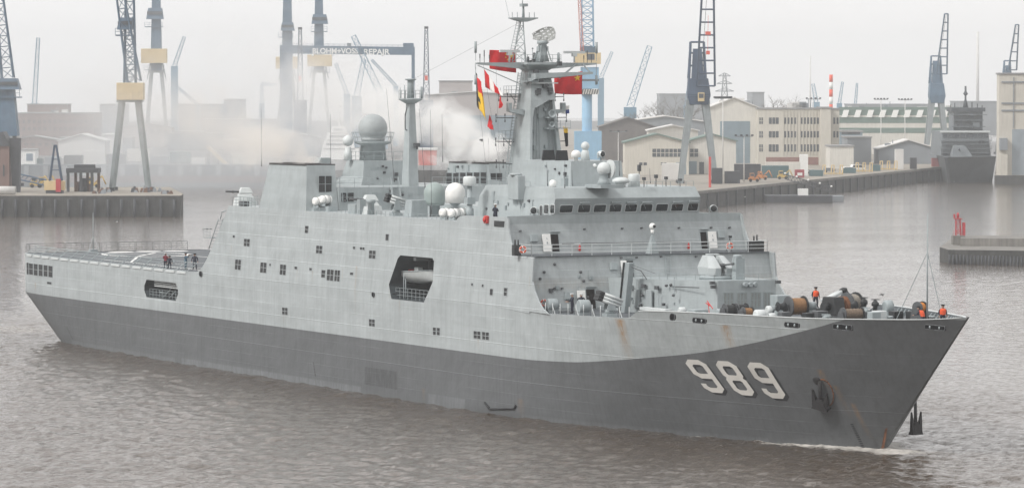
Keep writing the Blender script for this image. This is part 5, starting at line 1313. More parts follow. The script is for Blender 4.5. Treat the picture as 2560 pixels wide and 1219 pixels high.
# ------------------------------------------------------------------ boat bay fittings
railing('bay_rail', [(119.6, -13.3, 10.45), (128.6, -13.3, 10.45)], 1.15, 3, 1.0, parent=BLOCK)
b = MB(); b.tube((123.6, -10.5, 10.5), (127.0, -9.8, 13.2), .09, 6); b.tube((125.2, -10.5, 10.5), (129.0, -9.8, 13.2), .09, 6); b.tube((120.5, -12.8, 10.5), (120.5, -12.8, 13.2), .06, 6); b.tube((121.2, -12.9, 10.5), (121.2, -12.9, 12.6), .06, 6)
b.box(123.4, 124.0, -8.6, -8.0, 10.5, 15.0); b.box(128.2, 128.8, -8.6, -8.0, 10.5, 15.0); b.box(123.4, 124.0, -13.0, -8.0, 14.55, 14.9); b.box(128.6, 129.2, -13.0, -8.0, 14.55, 14.9)
stuff(b.build('boat_davit', M_GREY, BLOCK))
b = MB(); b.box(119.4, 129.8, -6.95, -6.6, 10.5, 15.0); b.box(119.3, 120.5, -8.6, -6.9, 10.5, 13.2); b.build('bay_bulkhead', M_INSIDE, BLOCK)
def workboat():
    o = empty('workboat', (0, 0, 0), 0, 'white open workboat with red gear hanging inside the side bay of the warship', 'boat')
    L0, L1 = aty(1003, 690, -11.6)[0], aty(1003, 690, -11.6)[0]+8.6
    zt = aty(1010, 676, -11.6)[2]; b = MB(); n = 12; rows = []
    for i in range(n+1):
        t = i/n; x = L0+(L1-L0)*t; hb = 1.25*(min(1, .55+1.6*t) if t < .3 else 1)*max(.05, 1-(max(0, t-.55)/.45)**2.2); sh = .35*t*t
        keel = zt-1.2+.5*max(0, t-.6)**1.2*2
        rows.append([(x, -11.6-hb*1.0, zt+sh), (x, -11.6-hb*.92, zt-.45+sh*.6), (x, -11.6-hb*.45, keel+.2), (x, -11.6, keel), (x, -11.6+hb*.45, keel+.2), (x, -11.6+hb*.92, zt-.45+sh*.6), (x, -11.6+hb, zt+sh)])
    V = [p for r in rows for p in r]; F = [(i*7+j, (i+1)*7+j, (i+1)*7+j+1, i*7+j+1) for i in range(n) for j in range(6)]+[tuple(range(7))]
    b.add(V, F, 0, True); F2 = [(i*7, i*7+6, (i+1)*7+6, (i+1)*7) for i in range(n)]
    hl = b.build('boat_hull', M_PALE, o)
    b = MB(); b.add([(p[0], p[1]*.985-.17, p[2]-.25) for r in rows for p in (r[0], r[6])], [(2*i, 2*i+1, 2*i+3, 2*i+2) for i in range(n)]); b.build('boat_floor', M_GREY, o)
    b = MB()
    for s in (0, 6): b.path([r[s] for r in rows], .07, 6)
    stuff(b.build('gunwale', M_GREY, o))
    b = MB(); b.hexa([(L0+1.0, -12.2, zt-.1), (L0+3.4, -12.2, zt-.1), (L0+3.4, -11.0, zt-.1), (L0+1.0, -11.0, zt-.1)], [(L0+1.3, -12.0, zt+.45), (L0+2.6, -12.0, zt+.55), (L0+2.6, -11.2, zt+.55), (L0+1.3, -11.2, zt+.45)]); b.build('red_cover', M_RED, o)
    b = MB(); b.box(L0+3.9, L0+4.9, -11.9, -11.3, zt-.1, zt+.5); b.build('console', M_PALE, o, bevel=.06)
    b = MB(); b.tube((L0+1.4, -11.6, zt-.2), (L0+1.4, -11.6, 14.7), .05, 5); b.tube((L0+7.0, -11.6, zt), (L0+7.0, -11.6, 14.7), .05, 5); b.build('lifting_falls', M_DARKGREY, o)
    return o
workboat()

# ------------------------------------------------------------------ small fittings scattered over the house fronts
def fittings(parent, n, seed, fn, ua, ub, va, vb):
    rs = random.Random(seed)
    for i in range(n):
        u, v = rs.uniform(ua, ub), rs.uniform(va, vb); p, ax = fn(u, v); k = rs.random(); b = MB()
        if k < .45: s_ = rs.uniform(.08, .2); b.box(-s_, s_, -s_, s_, -.03, rs.uniform(.1, .25)); nm, mt = 'wall_box', (M_GREY if rs.random() < .5 else M_DARKGREY)
        elif k < .7: b.lathe([(.13, -.02), (.15, .1), (.1, .22), (.02, .24)], 10); nm, mt = 'wall_lamp', M_DARKGREY
        elif k < .88: L = rs.uniform(.5, 1.4); b.tube((0, -L, .08), (0, L*.4, .08), .035, 5); b.tube((0, L*.4, .08), (.25, L*.4, .08), .035, 5); nm, mt = 'wall_pipe', M_GREY
        else: b.box(-.3, .3, -.45, .45, -.03, .03); b.box(-.24, .24, -.38, .38, .03, .05); nm, mt = 'access_hatch', M_GREY
        o = b.build(nm, mt, parent); place(o, p, *ax)
FXA = ((0, 1, 0), (0, 0, 1), (1, 0, 0)); FSA = ((1, 0, 0), (0, 0, 1), (0, -1, 0))
fittings(DH, 26, 1, lambda u, v: (atx(u, v, 96.02), FXA), 855, 1160, 470, 508)
fittings(RD, 8, 2, lambda u, v: (atx(u, v, 87.32), FXA), 915, 990, 405, 450)
fittings(BR, 14, 3, lambda u, v: (aty(u, v, -8.3), FSA), 1215, 1345, 478, 528)
fittings(RH, 8, 4, lambda u, v: (aty(u, v, -3.0), FSA), 1345, 1425, 410, 455)
fittings(GD, 16, 5, lambda u, v: (aty(u, v, -4.9), FSA), 1580, 1690, 705, 765)
fittings(BLOCK, 14, 6, lambda u, v: (on_low(u, v)+np.array([.02, 0, 0]), FXA), 1345, 1500, 660, 760)
fittings(F_P, 5, 7, lambda u, v: (aty(u, v, 9.46), FSA), 1115, 1210, 415, 428)
# ------------------------------------------------------------------ people
M_SKIN = pmat('skin', (0.42, 0.25, 0.17), .6, var=.08, scale=8)
M_HAIR = pmat('hair_black', (0.015, 0.013, 0.012), .6, var=.2, scale=8)
M_NAVY = pmat('navy_uniform', (0.012, 0.015, 0.030), .8, var=.2, scale=6)
M_BLUE = pmat('blue_overall', (0.06, 0.12, 0.17), .8, var=.2, scale=6)
M_MAROON = pmat('maroon_jacket', (0.17, 0.018, 0.03), .8, var=.2, scale=6)
M_VEST = pmat('orange_vest', (0.80, 0.10, 0.025), .7, var=.12, scale=6)
M_CAPW = pmat('cap_white', (0.75, 0.75, 0.74), .7, var=.05, scale=6)
M_CAPB = pmat('cap_black', (0.02, 0.02, 0.022), .7, var=.1, scale=6)
def figure(arms='side', lean=0.0, crouch=0.0):
    """Joint skeleton as connected edges with a radius per joint; returns verts, edges, radii, root index."""
    V, Ed, Rr = [], [], []
    def add(p, r, par=None):
        V.append(p); Rr.append(r)
        if par is not None: Ed.append((par, len(V)-1))
        return len(V)-1
    h = .92-crouch
    pel = add((0, 0, h), .145); be = add((0.02, 0, h+.2), .135, pel); ch = add((lean*.5, 0, h+.40), .155, be); nk0 = add((lean*.8, 0, h+.56), .09, ch); nk = add((lean, 0, h+.62), .058, nk0)
    hd = add((lean+.02, 0, h+.71), .092, nk); tp = add((lean+.02, 0, h+.80), .085, hd)
    for s in (-1, 1):
        sh = add((lean*.7, s*.18, h+.50), .062, ch)
        if arms == 'side': el = (lean*.7-.03, s*.25, h+.22); wr = (lean*.7+.05, s*.25, h-.02); fd = np.array((.04, 0, -1.0))
        elif arms == 'front': el = (lean*.7+.03, s*.26, h+.24); wr = (lean*.7+.22, s*.06, h+.20); fd = np.array((.35, -s*.9, .1))
        elif arms == 'camera': el = (lean*.7+.16, s*.22, h+.36); wr = (lean*.7+.27, s*.08, h+.62); fd = np.array((.2, -s*.5, .8))
        else: el = (lean*.7+.10, s*.24, h+.24); wr = (lean*.7+.34, s*.17, h+.16); fd = np.array((.95, -s*.2, -.2))
        e = add(el, .05, sh); w = add(wr, .034, e); fd = fd/np.linalg.norm(fd)
        palm = add(tuple(np.array(wr)+fd*.07), .034, w); side = np.cross(fd, (0, 0, 1)) if abs(fd[2]) < .8 else np.array((1.0, 0, 0))
        for k, L in enumerate((.055, .07, .075, .065)):
            f0 = np.array(wr)+fd*.10+side*(k-1.5)*.019; a = add(tuple(f0), .011, palm); add(tuple(f0+fd*L*.8+np.array((.012, 0, 0))), .009, a)
        t0 = np.array(wr)+fd*.05+side*.045; a = add(tuple(t0), .012, palm); add(tuple(t0+fd*.05+side*.012), .010, a)
        hip = add((0, s*.10, h-.06), .105, pel); kn = add((.03+crouch*.9, s*.12, h-.46+crouch*.45), .068, hip); an = add((-.02+crouch*.25, s*.13, .09), .046, kn); toe = add((.17+crouch*.25, s*.15, .045), .04, an)
    return V, Ed, Rr, pel
FIG = {}
def body_mesh(arms, lean, crouch, top, legs):
    key = (arms, lean, crouch, top.name, legs.name)
    if key in FIG: return FIG[key]
    V, Ed, Rr, root = figure(arms, lean, crouch)
    me = bpy.data.meshes.new('person'); me.from_pydata(V, Ed, []); o = bpy.data.objects.new('person_rig', me); COL.objects.link(o)
    md = o.modifiers.new('skin', 'SKIN'); md.use_smooth_shade = True
    for i, sv in enumerate(me.skin_vertices[0].data): sv.radius = (Rr[i], Rr[i]*(.82 if Rr[i] > .1 else 1)); sv.use_root = (i == root)
    ss = o.modifiers.new('sub', 'SUBSURF'); ss.levels = 1; ss.render_levels = 1
    dg = bpy.context.evaluated_depsgraph_get(); out = bpy.data.meshes.new_from_object(o.evaluated_get(dg)); bpy.data.objects.remove(o)
    for m in (top, legs, M_SKIN, M_HAIR, M_CAPB): out.materials.append(m)
    h = .92-crouch; wr = [np.array(v) for v, r in zip(V, Rr) if r < .0345]
    for p in out.polygons:
        c = np.array(p.center); i = 0
        if c[2] > h+.60: i = 3 if (c[2] > h+.80 or c[0] < lean-.03) else 2
        elif min(np.linalg.norm(c-w) for w in wr) < .045: i = 2
        elif c[2] < .1: i = 4
        elif c[2] < h-.02 and abs(c[1]) < .24: i = 1
        p.material_index = i
    FIG[key] = out
    return out
def person(loc, rz, label, top, legs=None, arms='side', lean=0.0, crouch=0.0, hat=None, vest=False, scale=1.0, prop=None, group=None):
    me = body_mesh(arms, lean, crouch, top, legs or top)
    o = bpy.data.objects.new('person', me); COL.objects.link(o); o.location = Vector([float(c) for c in loc]); o.rotation_euler = (0, 0, rz); o.scale = (scale*1.42, scale*1.42, scale*1.08)
    tag(o, label, 'person', group)
    h = .92-crouch; hx = lean+.02
    b = MB(); b.tube((hx+.085, 0, h+.705), (hx+.125, 0, h+.69), .016, 5); 
    for s in (-1, 1): b.sphere((hx, s*.088, h+.715), .022, 6)
    stuff(b.build('nose_and_ears', M_SKIN, o))
    if hat is not None:
        b = MB()
        if hat is M_CAPW or hat is M_CAPB: b.lathe([(.10, .0), (.105, .05), (.145, .09), (.135, .12), (.02, .13)], 14, (hx, 0, h+.775)); b.hexa([(hx+.06, -.07, h+.775), (hx+.16, -.05, h+.765), (hx+.16, .05, h+.765), (hx+.06, .07, h+.775)], [(hx+.06, -.07, h+.79), (hx+.16, -.05, h+.775), (hx+.16, .05, h+.775), (hx+.06, .07, h+.79)])
        b.build('cap', hat, o)
    if vest:
        b = MB(); k = 14
        prof = [(.175, .13, h+.06), (.185, .14, h+.2), (.205, .165, h+.38), (.19, .15, h+.5), (.12, .11, h+.57)]
        V = [(lean*(z-h)*.9+ry*math.cos(6.2832*i/k), rx*math.sin(6.2832*i/k)*1.05, z) for (rx, ry, z) in prof for i in range(k)]
        F = [(j*k+i, j*k+(i+1) % k, (j+1)*k+(i+1) % k, (j+1)*k+i) for j in range(len(prof)-1) for i in range(k)]
        b.add(V, F, 0, True); b.build('life_vest', M_VEST, o)
    if prop == 'camera': b = MB(); b.box(lean*.7+.28, lean*.7+.38, -.09, .09, h+.62, h+.74); b.tube((lean*.7+.38, 0, h+.68), (lean*.7+.58, 0, h+.68), .045, 8); b.build('camera_body', M_CAPB, o)
    return o
TOCAM = math.atan2(-.44, .9)
p = aty(1238, 540, -12.7); person((p[0], -12.7, 18.97), TOCAM+2.4, 'officer in navy uniform and white cap looking out on the starboard bridge wing', M_NAVY, hat=M_CAPW, arms='front')
for (u, y, rz, hat, arms, lab) in ((1377, -11.3, TOCAM-.3, M_CAPB, 'front', 'officer in navy uniform leaning behind the hose drum beside the lifebuoy on the waist deck'), (1431, -11.0, TOCAM-1.3, M_CAPW, 'reach', 'officer in navy uniform with white cap standing between the two hose drums'), (1453, -10.4, TOCAM+.1, M_CAPW, 'front', 'officer in navy uniform standing in front of the white waist deck door')):
    p = aty(u, 775, y); person((p[0], y, DECKZ(p[0])), rz, lab, M_NAVY, hat=hat, arms=arms, scale=1.0)
p = aty(2039, 760, 1.5); person((p[0], 1.5, aty(2039, 769, 1.5)[2]), TOCAM+.4, 'sailor in orange life vest standing tall behind the foredeck mooring winches', M_NAVY, vest=True, hat=M_CAPB)
b = MB(); b.box(p[0]-.7, p[0]+.7, .9, 2.1, DECKZ(p[0]), aty(2039, 769, 1.5)[2]); b.build('winch_platform', M_DARKGREY, SHIP)
p = aty(2308, 782, -.2); person((p[0], -.2, DECKZ(p[0])), TOCAM-2.0, 'sailor in orange life vest bending down beside the jackstaff at the bow', M_NAVY, vest=True, lean=.30, crouch=.28, arms='reach', hat=M_CAPB)
p = aty(2357, 782, .9); person((p[0], .9, DECKZ(p[0])-.12), TOCAM+.2, 'sailor in orange life vest standing nearest the bow tip', M_NAVY, vest=True, hat=M_CAPB)
for (u, v, rz, top, legs, hat, arms, prop, sc_, lab) in ((414, 672, TOCAM+2.6, M_MAROON, M_NAVY, M_CAPW, 'front', None, 1.0, 'sailor in maroon jacket and white helmet on the flight deck'), (424, 674, TOCAM, M_NAVY, M_NAVY, M_CAPB, 'side', None, .86, 'sailor in black stooping beside the maroon jacket on the flight deck'), (464, 673, TOCAM+1.3, M_BLUE, M_BLUE, M_CAPB, 'camera', 'camera', 1.0, 'photographer in blue overalls with camera raised on the flight deck'), (487, 674, TOCAM, M_NAVY, M_NAVY, M_CAPB, 'side', None, 1.0, 'sailor in black standing alone where the flight deck meets the superstructure')):
    p = atz(u, v, 10.9); person(p, rz, lab, top, legs, arms, hat=hat, prop=prop, scale=sc_)

# ------------------------------------------------------------------ lifebuoys and liferafts
def lifebuoy(p, nrm_z, label, tilt=0.0):
    o = empty('lifebuoy', p, nrm_z, label, 'lifebuoy', 'orange lifebuoys of the warship')
    b = MB(); R, r, n, m = .28, .085, 20, 8; V = []; F = []; MI = []
    for i in range(n):
        t = 6.2832*i/n
        for j in range(m): q = 6.2832*j/m; V.append((r*math.sin(q)*.9, (R+r*math.cos(q))*math.cos(t), (R+r*math.cos(q))*math.sin(t)))
    for i in range(n):
        for j in range(m): F.append((i*m+j, ((i+1) % n)*m+j, ((i+1) % n)*m+(j+1) % m, i*m+(j+1) % m)); MI.append(1 if i % 5 == 0 else 0)
    b.v = V; b.f = [list(f) for f in F]; b.m = MI; b.sm = [True]*len(F); b.build('ring', [M_ORANGE, M_WHITE], o)
    b = MB(); b.path([(0, .39*math.cos(6.2832*i/16), .39*math.sin(6.2832*i/16)) for i in range(16)], .014, 4, closed=True); b.build('grab_line', M_WHITE, o)
lifebuoy(atx(*C8(280, 525, 0, 0)[:2], 151.5), -.3, 'orange lifebuoy on the platform rail near the open port-hand white door beside the hull side')
lifebuoy(atx(*C8(1940, 497, 0, 0)[:2], 151.5), -.3, 'orange lifebuoy under the tripod at the far end of the platform rail')
lifebuoy(aty(1360, 757, -12.4), -.3, 'orange lifebuoy on the waist deck below the platform beside the curved plate')
p = on_side(1219, 549); b = MB(); b.box(-.36, .36, -.38, .40, .0, .30); b.lathe([(.22, .3), (.3, .42), (.12, .5)], 12); o = b.build('lifebuoy_case', M_RED, BLOCK, bevel=.12); place(o, p, *side_frame(p))
b = MB(); q = atx(*C8(1940, 470, 0, 0)[:2], 150.6); top = q+np.array([0, 0, .5])
for a in range(3): b.tube(top, (q[0]+.4*math.cos(a*2.1), q[1]+.4*math.sin(a*2.1), 16.03), .025, 5)
b.box(top[0]-.1, top[0]+.25, top[1]-.1, top[1]+.1, top[2], top[2]+.22)
stuff(b.build('tripod_camera', M_BLACK, None)); tp_ = bpy.data.objects['tripod_camera']; del tp_['kind']; tag(tp_, 'black camera on a tripod on the platform by the lifebuoy', 'camera')
def raft(u, v, y, z, label, rz=.3, L=1.5, r=.46):
    p = aty(u, v, y); o = empty('liferaft_canister', (p[0], y, z), rz, label, 'liferaft', 'white liferaft canisters of the warship')
    b = MB(); b.lathe([(r*.55, -L/2), (r*.93, -L/2+.12), (r, -L/2+.25), (r, -.06), (r*1.05, -.05), (r*1.05, .05), (r, .06), (r, L/2-.25), (r*.93, L/2-.12), (r*.55, L/2)], 18, (0, 0, r+.25), 'y'); b.build('canister', M_WHITE, o)
    for s in (-.45, .45): b = MB(); b.box(-.42, .42, s-.05, s+.05, 0, .32); b.build('cradle', M_GREY, o)
    b = MB()
    for s in (-.35, .35): b.path([((r+.02)*math.cos(6.2832*i/14), s, r+.25+(r+.02)*math.sin(6.2832*i/14)) for i in range(14)], .018, 4, closed=True)
    stuff(b.build('lashing', M_DARKGREY, o))
raft(778, 525, -12.4, 19.05, 'white liferaft canister nearest the starboard funnel foot'); raft(797, 525, -12.0, 19.35, 'middle white liferaft canister beside the starboard funnel'); raft(814, 520, -11.4, 19.55, 'upper white liferaft canister set furthest from the starboard funnel')
b = MB(); p = aty(797, 525, -12.0); b.box(p[0]-.5, p[0]+.6, -12.8, -11.2, 19.0, 19.345); b.build('raft_rack', M_GREY, SHIP); b = MB(); b.box(p[0]+1.6, p[0]+2.6, -11.9, -10.9, 19.0, 19.545); b.build('raft_rack', M_GREY, SHIP)
raft(1115, 541, -12.3, 19.0, 'white liferaft canister aft of the group below the white radome'); raft(1137, 541, -12.0, 19.0, 'middle white liferaft canister below the white radome'); raft(1153, 533, -11.0, 19.0, 'white liferaft canister behind the others below the white radome', L=1.7)

# ------------------------------------------------------------------ flags
def cloth_mat(name, expr):
    m = bpy.data.materials.new(name); m.use_nodes = True; b = m.node_tree.nodes['Principled BSDF']; b.inputs['Base Color'].default_value = (*expr, 1); b.inputs['Roughness'].default_value = .85
    return m
M_FRED = pmat('flag_red', (0.60, 0.02, 0.025), .85, var=.1, scale=2); M_FYEL = pmat('flag_yellow', (0.80, 0.50, 0.03), .85, var=.08, scale=2); M_FBLK = pmat('flag_black', (0.012, 0.012, 0.013), .85); M_FWHT = pmat('flag_white', (0.75, 0.75, 0.73), .85); M_FBLU = pmat('flag_blue', (0.02, 0.05, 0.22), .85)
def flag(name, label, corners, mats, pick, n=28, m=20, wav=.12, seed=0, cat='flag', group=None, decals=()):
    """Cloth between four corner points (hoist top, hoist bottom, fly top, fly bottom) with folds running down the fly."""
    HT, HBm, FT, FB = [np.array(c, float) for c in corners]; rs = np.random.RandomState(seed)
    nr = np.cross(FT-HT, HBm-HT); nr /= np.linalg.norm(nr); ph = rs.rand(3)*6.28
    def P(s, t, off=0.0):
        q = (HT*(1-s)+FT*s)*(1-t)+(HBm*(1-s)+FB*s)*t
        w = wav*(.25+s)*(math.sin(7*s+2.2*t+ph[0])+.6*math.sin(13*s-3*t+ph[1]))
        return q+nr*(w+off)+np.array([0, 0, -.05*math.sin(3.1416*s)])
    b = MB(); V = [P(i/n, j/m) for i in range(n+1) for j in range(m+1)]; F = []; MI = []
    for i in range(n):
        for j in range(m): F.append((i*(m+1)+j, (i+1)*(m+1)+j, (i+1)*(m+1)+j+1, i*(m+1)+j+1)); MI.append(pick((i+.5)/n, (j+.5)/m))
    b.v = [tuple(v) for v in V]; b.f = [list(f) for f in F]; b.m = MI; b.sm = [True]*len(F)
    o = b.build(name, mats, None); sd = o.modifiers.new('thickness', 'SOLIDIFY'); sd.thickness = .02
    tag(o, label, cat, group)
    ar = np.linalg.norm(FT-HT)/np.linalg.norm(HBm-HT)
    for (cs, ct, r, a0) in decals:
        for off in (.03, -.03):
            d = MB(); pts = []
            for i in range(10):
                rr = r if i % 2 == 0 else r*.40; t = a0+math.pi*i/5; pts.append((cs+rr*math.sin(t)/ar, ct-rr*math.cos(t)))
            d.add([P(cs, ct, off)]+[P(s, t, off) for s, t in pts], [(0, 1+i, 1+(i+1) % 10) for i in range(10)]); d.build('star', M_FYEL, o)
    return o
STARS = [(.17, .26, .17, 0), (.33, .10, .055, .4), (.40, .20, .055, -.3), (.40, .34, .055, 0), (.33, .44, .055, .5)]
FX = 123.4
fp = lambda u, v, x=FX: atx(u, v, x)
flag('ensign_flag', 'red flag with yellow stars flying behind the starboard end of the main yard', [fp(1291, 124), fp(1291, 182), fp(1224, 125), fp(1226, 172)], [M_FRED], lambda s, t: 0, seed=2, decals=STARS, group='red flags with yellow stars on the main mast')
flag('ensign_flag', 'red flag with yellow star flying below the yard on the far side of the mast', [fp(1456, 178, 125.5), fp(1455, 236, 125.5), fp(1386, 188, 123.5), fp(1388, 234, 123.5)], [M_FRED], lambda s, t: 0, seed=4, wav=.16, decals=STARS[:1], group='red flags with yellow stars on the main mast')
flag('courtesy_flag', 'black red and gold flag drooping from the starboard yard', [aty(1190, 182, -5.8), aty(1192, 262, -5.8), aty(1201, 204, -6.2), aty(1216, 300, -6.2)], [M_FBLK, M_FRED, M_FYEL], lambda s, t: 0 if s < .3 or (.45 < t < .75 and s < .55 and t > .62) else (1 if t < .38 else 2), seed=5, wav=.10)
flag('signal_flag', 'red and white signal pennant hanging slantwise beside the drooping tricolour flag', [aty(1210, 173, -4.8), aty(1213, 218, -4.8), aty(1252, 228, -4.2), aty(1256, 240, -4.2)], [M_FRED, M_FWHT], lambda s, t: 0 if (s < .3 or .58 < s < .85) else 1, seed=6, wav=.08)
flag('signal_flag', 'small red pennant at the tail of the slanting signal pennant', [aty(1250, 238, -4.2), aty(1246, 270, -4.3), aty(1257, 262, -4.2), aty(1253, 269, -4.2)], [M_FRED], lambda s, t: 0, seed=7, wav=.05)
flag('signal_flag', 'dark red pennant hanging lowest below the tricolour flag', [aty(1224, 287, -5.4), aty(1218, 316, -5.4), aty(1233, 314, -5.5), aty(1232, 325, -5.5)], [M_FRED], lambda s, t: 0, seed=8, wav=.06)
flag('signal_flag', 'blue and white chequered signal flag under the far side bracket of the mast', [fp(1402, 262, 125.5), fp(1404, 284, 125.5), fp(1424, 264, 125.5), fp(1424, 283, 125.5)], [M_FBLU, M_FWHT], lambda s, t: int(s*2) ^ int(t*2), seed=9, wav=.05)
flag('signal_flag', 'yellow and black signal flag hanging low behind the mast', [fp(1408, 316, 125.5), fp(1414, 366, 125.5), fp(1419, 318, 125.5), fp(1421, 364, 125.5)], [M_FYEL, M_FBLK], lambda s, t: 0 if t < .3 else 1, seed=10, wav=.05)
b = MB()
for (u0, v0, u1, v1, y) in ((1187, 160, 1226, 520, -5.9), (1208, 160, 1265, 520, -4.9), (1240, 165, 1252, 520, -3.8)): b.tube(aty(u0, v0, y), aty(u1, v1, y-1.5), .012, 4)
b.tube((124.9, -1.0, 39.6), (94.6, 0, 33.4), .012, 4); b.tube((125.9, 5.5, 35.0), fp(1455, 240, 125.5), .012, 4)
stuff(b.build('signal_halyards', M_DARKGREY, SHIP))

# ------------------------------------------------------------------ gulls
def gull(u, v, d, rz, lift, label):
    p = at(u, v, d=d); o = empty('seagull', p, rz, label, 'bird', 'gulls flying over the river'); b = MB()
    b.lathe([(.01, -.24), (.05, -.14), (.07, 0), (.045, .14), (.03, .2), (.01, .27)], 8, (0, 0, 0), 'x'); b.build('gull_body', M_WHITE, o)
    for s in (-1, 1):
        w = MB(); pts = [(.1, s*.04, .02), (.02, s*.34, .02+lift), (-.08, s*.68, lift*.4), (-.16, s*.66, lift*.4), (-.14, s*.32, lift), (-.1, s*.04, .02)]
        w.hexa([(x, y, z) for x, y, z in pts], [(x, y, z+.02) for x, y, z in pts]); w.build('wing', M_DARKGREY, o)
for (u, v, d, rz, l, t) in ((292, 554, 640, .4, .22, 'gull with raised wings flying low past the flight deck mast'), (510, 572, 600, 1.4, -.15, 'gull banking beside the aft end of the superstructure'), (523, 574, 650, 2.2, .2, 'gull close to the aft ladder with wings up'), (2207, 738, 470, .6, .18, 'gull flying beyond the foredeck winches'), (1205, 353, 420, .9, .2, 'gull in front of the white funnel smoke'), (1862, 492, 900, .4, .2, 'pale gull over the river before the long quay')): gull(u, v, d, rz, l, t)
# ------------------------------------------------------------------ the shipyard shore: land, quays
M_CONC = pmat('quay_concrete', (0.20, 0.19, 0.175), .85, var=.25, scale=.25, bump=.3, streak=.3)
M_CONCD = pmat('quay_wall_wet', (0.055, 0.055, 0.052), .8, var=.35, scale=.35, bump=.5, streak=.4)
M_PAVE = pmat('yard_paving', (0.26, 0.235, 0.20), .9, var=.25, scale=.12)
M_CREAM = pmat('cream_wall', (0.56, 0.53, 0.465), .8, var=.08, scale=.15, streak=.12)
M_CREAM2 = pmat('cream_wall_pale', (0.62, 0.60, 0.55), .8, var=.08, scale=.15, streak=.12)
M_BRICK = pmat('red_brick_wall', (0.20, 0.135, 0.12), .9, var=.2, scale=.3, bump=.2)
M_PINK = pmat('pinkish_cladding', (0.42, 0.38, 0.365), .8, var=.08, scale=.1, streak=.1)
M_BLUEGREY = pmat('bluegrey_door', (0.19, 0.25, 0.29), .6, var=.12, scale=.3)
M_GREENROOF = pmat('green_roof', (0.13, 0.19, 0.165), .7, var=.15, scale=.2)
M_ROOFGREY = pmat('grey_roof', (0.26, 0.26, 0.26), .8, var=.15, scale=.2)
M_ROOFWHITE = pmat('pale_roof', (0.62, 0.61, 0.59), .7, var=.12, scale=.2)
M_ROOFBROWN = pmat('brown_roof', (0.13, 0.118, 0.112), .85, var=.25, scale=.2)
M_WINDARK = pmat('far_window_dark', (0.06, 0.07, 0.08), .25, var=.3, scale=.4)
M_NAVYBLUE = pmat('crane_navy_blue', (0.038, 0.070, 0.122), .55, var=.15, scale=.4, streak=.15)
M_CBLUE = pmat('crane_blue', (0.075, 0.135, 0.205), .55, var=.15, scale=.4, streak=.15)
M_LBLUE = pmat('crane_light_blue', (0.24, 0.42, 0.58), .55, var=.08, scale=.3, streak=.1)
M_CGREY = pmat('crane_leg_grey', (0.24, 0.27, 0.28), .6, var=.15, scale=.4, streak=.2)
M_CYEL = pmat('crane_yellow', (0.62, 0.48, 0.26), .6, var=.12, scale=.4, streak=.12)
M_YEL = pmat('machine_yellow', (0.50, 0.35, 0.11), .6, var=.15, scale=.5)
M_STEEL = pmat('dark_steel', (0.045, 0.048, 0.055), .6, var=.3, scale=.4)
M_RUSTY = pmat('rusty_steel', (0.13, 0.07, 0.045), .85, var=.4, scale=.5)
M_TEAL = pmat('container_teal', (0.07, 0.13, 0.14), .6, var=.15, scale=.4)
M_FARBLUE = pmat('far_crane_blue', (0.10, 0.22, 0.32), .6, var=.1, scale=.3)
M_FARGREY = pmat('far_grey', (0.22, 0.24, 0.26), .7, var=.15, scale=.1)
M_GROUND = pmat('far_yard_asphalt', (0.13, 0.13, 0.13), .9, var=.3, scale=.05)
QZ = 4.6
def land(name, pts, z, label):
    b = MB(); b.hexa([(p[0], p[1], -2.4) for p in pts], [(p[0], p[1], z) for p in pts]); o = b.build(name, [M_CONCD, M_GROUND if name.startswith('far') else M_PAVE])
    for f in o.data.polygons: f.material_index = 1 if f.normal.z > .5 else 0
    structure(o); tag(o, label); return o
A_ = ground(1540, 1025); B_ = ground(2385, 1487); C_ = ground(2385, 2900); D_ = ground(1300, 2900); E_ = ground(1250, 1190)
quay = land('shipyard_quay', [A_, B_, C_, D_, E_], QZ, 'paved shipyard quay with stained concrete edge')
for i in range(42):                                       # fender piles and cap along the quay face
    t = (i+.5)/42; p = A_+(B_-A_)*t; dv = (B_-A_)/np.linalg.norm(B_-A_); nv = np.array([dv[1], -dv[0], 0]); nv = nv if nv @ AWAY < 0 else -nv
    b = MB(); q = p+nv*.25; b.hexa([tuple(q+dv*s*.35+nv*w*.3+np.array([0, 0, -1])) for s, w in ((-1, -1), (1, -1), (1, 1), (-1, 1))], [tuple(q+dv*s*.35+nv*w*.3+np.array([0, 0, QZ-.6])) for s, w in ((-1, -1), (1, -1), (1, 1), (-1, 1))]); b.build('fender_pile', M_STEEL, quay)
b = MB(); nv2 = nv*.5; b.hexa([tuple(p+w*nv*.45+np.array([0, 0, QZ-.5])) for p, w in ((A_, 1), (B_, 1), (B_, -1), (A_, -1))], [tuple(p+w*nv*.45+np.array([0, 0, QZ+.25])) for p, w in ((A_, 1), (B_, 1), (B_, -1), (A_, -1))]); b.build('quay_coping', M_CONC, quay)
pier = land('shipyard_pier', [ground(-420, 1041), ground(452, 1041), ground(458, 1060), ground(425, 1135), ground(-420, 1135)], 5.3, 'stained pier with dark wet face')
for i in range(16):
    u = -60+i*33; p = ground(u, 1040.6); b = MB(); b.tube((p[0], p[1], -1), (p[0], p[1], 4.4), .35, 7); b.build('fender_pile', M_STEEL, pier)
land('far_yard_ground', [ground(-900, 1390), ground(1300, 1390), ground(1400, 3000), ground(-1300, 3000)], 5.0, 'hazy shipyard ground behind the docks')
land('far_bank', [ground(-2200, 3000.5), ground(4800, 3000.5), ground(5200, 3900), ground(-2600, 3900)], 3.0, 'far bank of the harbour lost in haze')
land('slipway_ground', [ground(2486, 1400), ground(3300, 1400), ground(3300, 2900), ground(2500, 2900)], 3.0, 'ground under the tall hall')

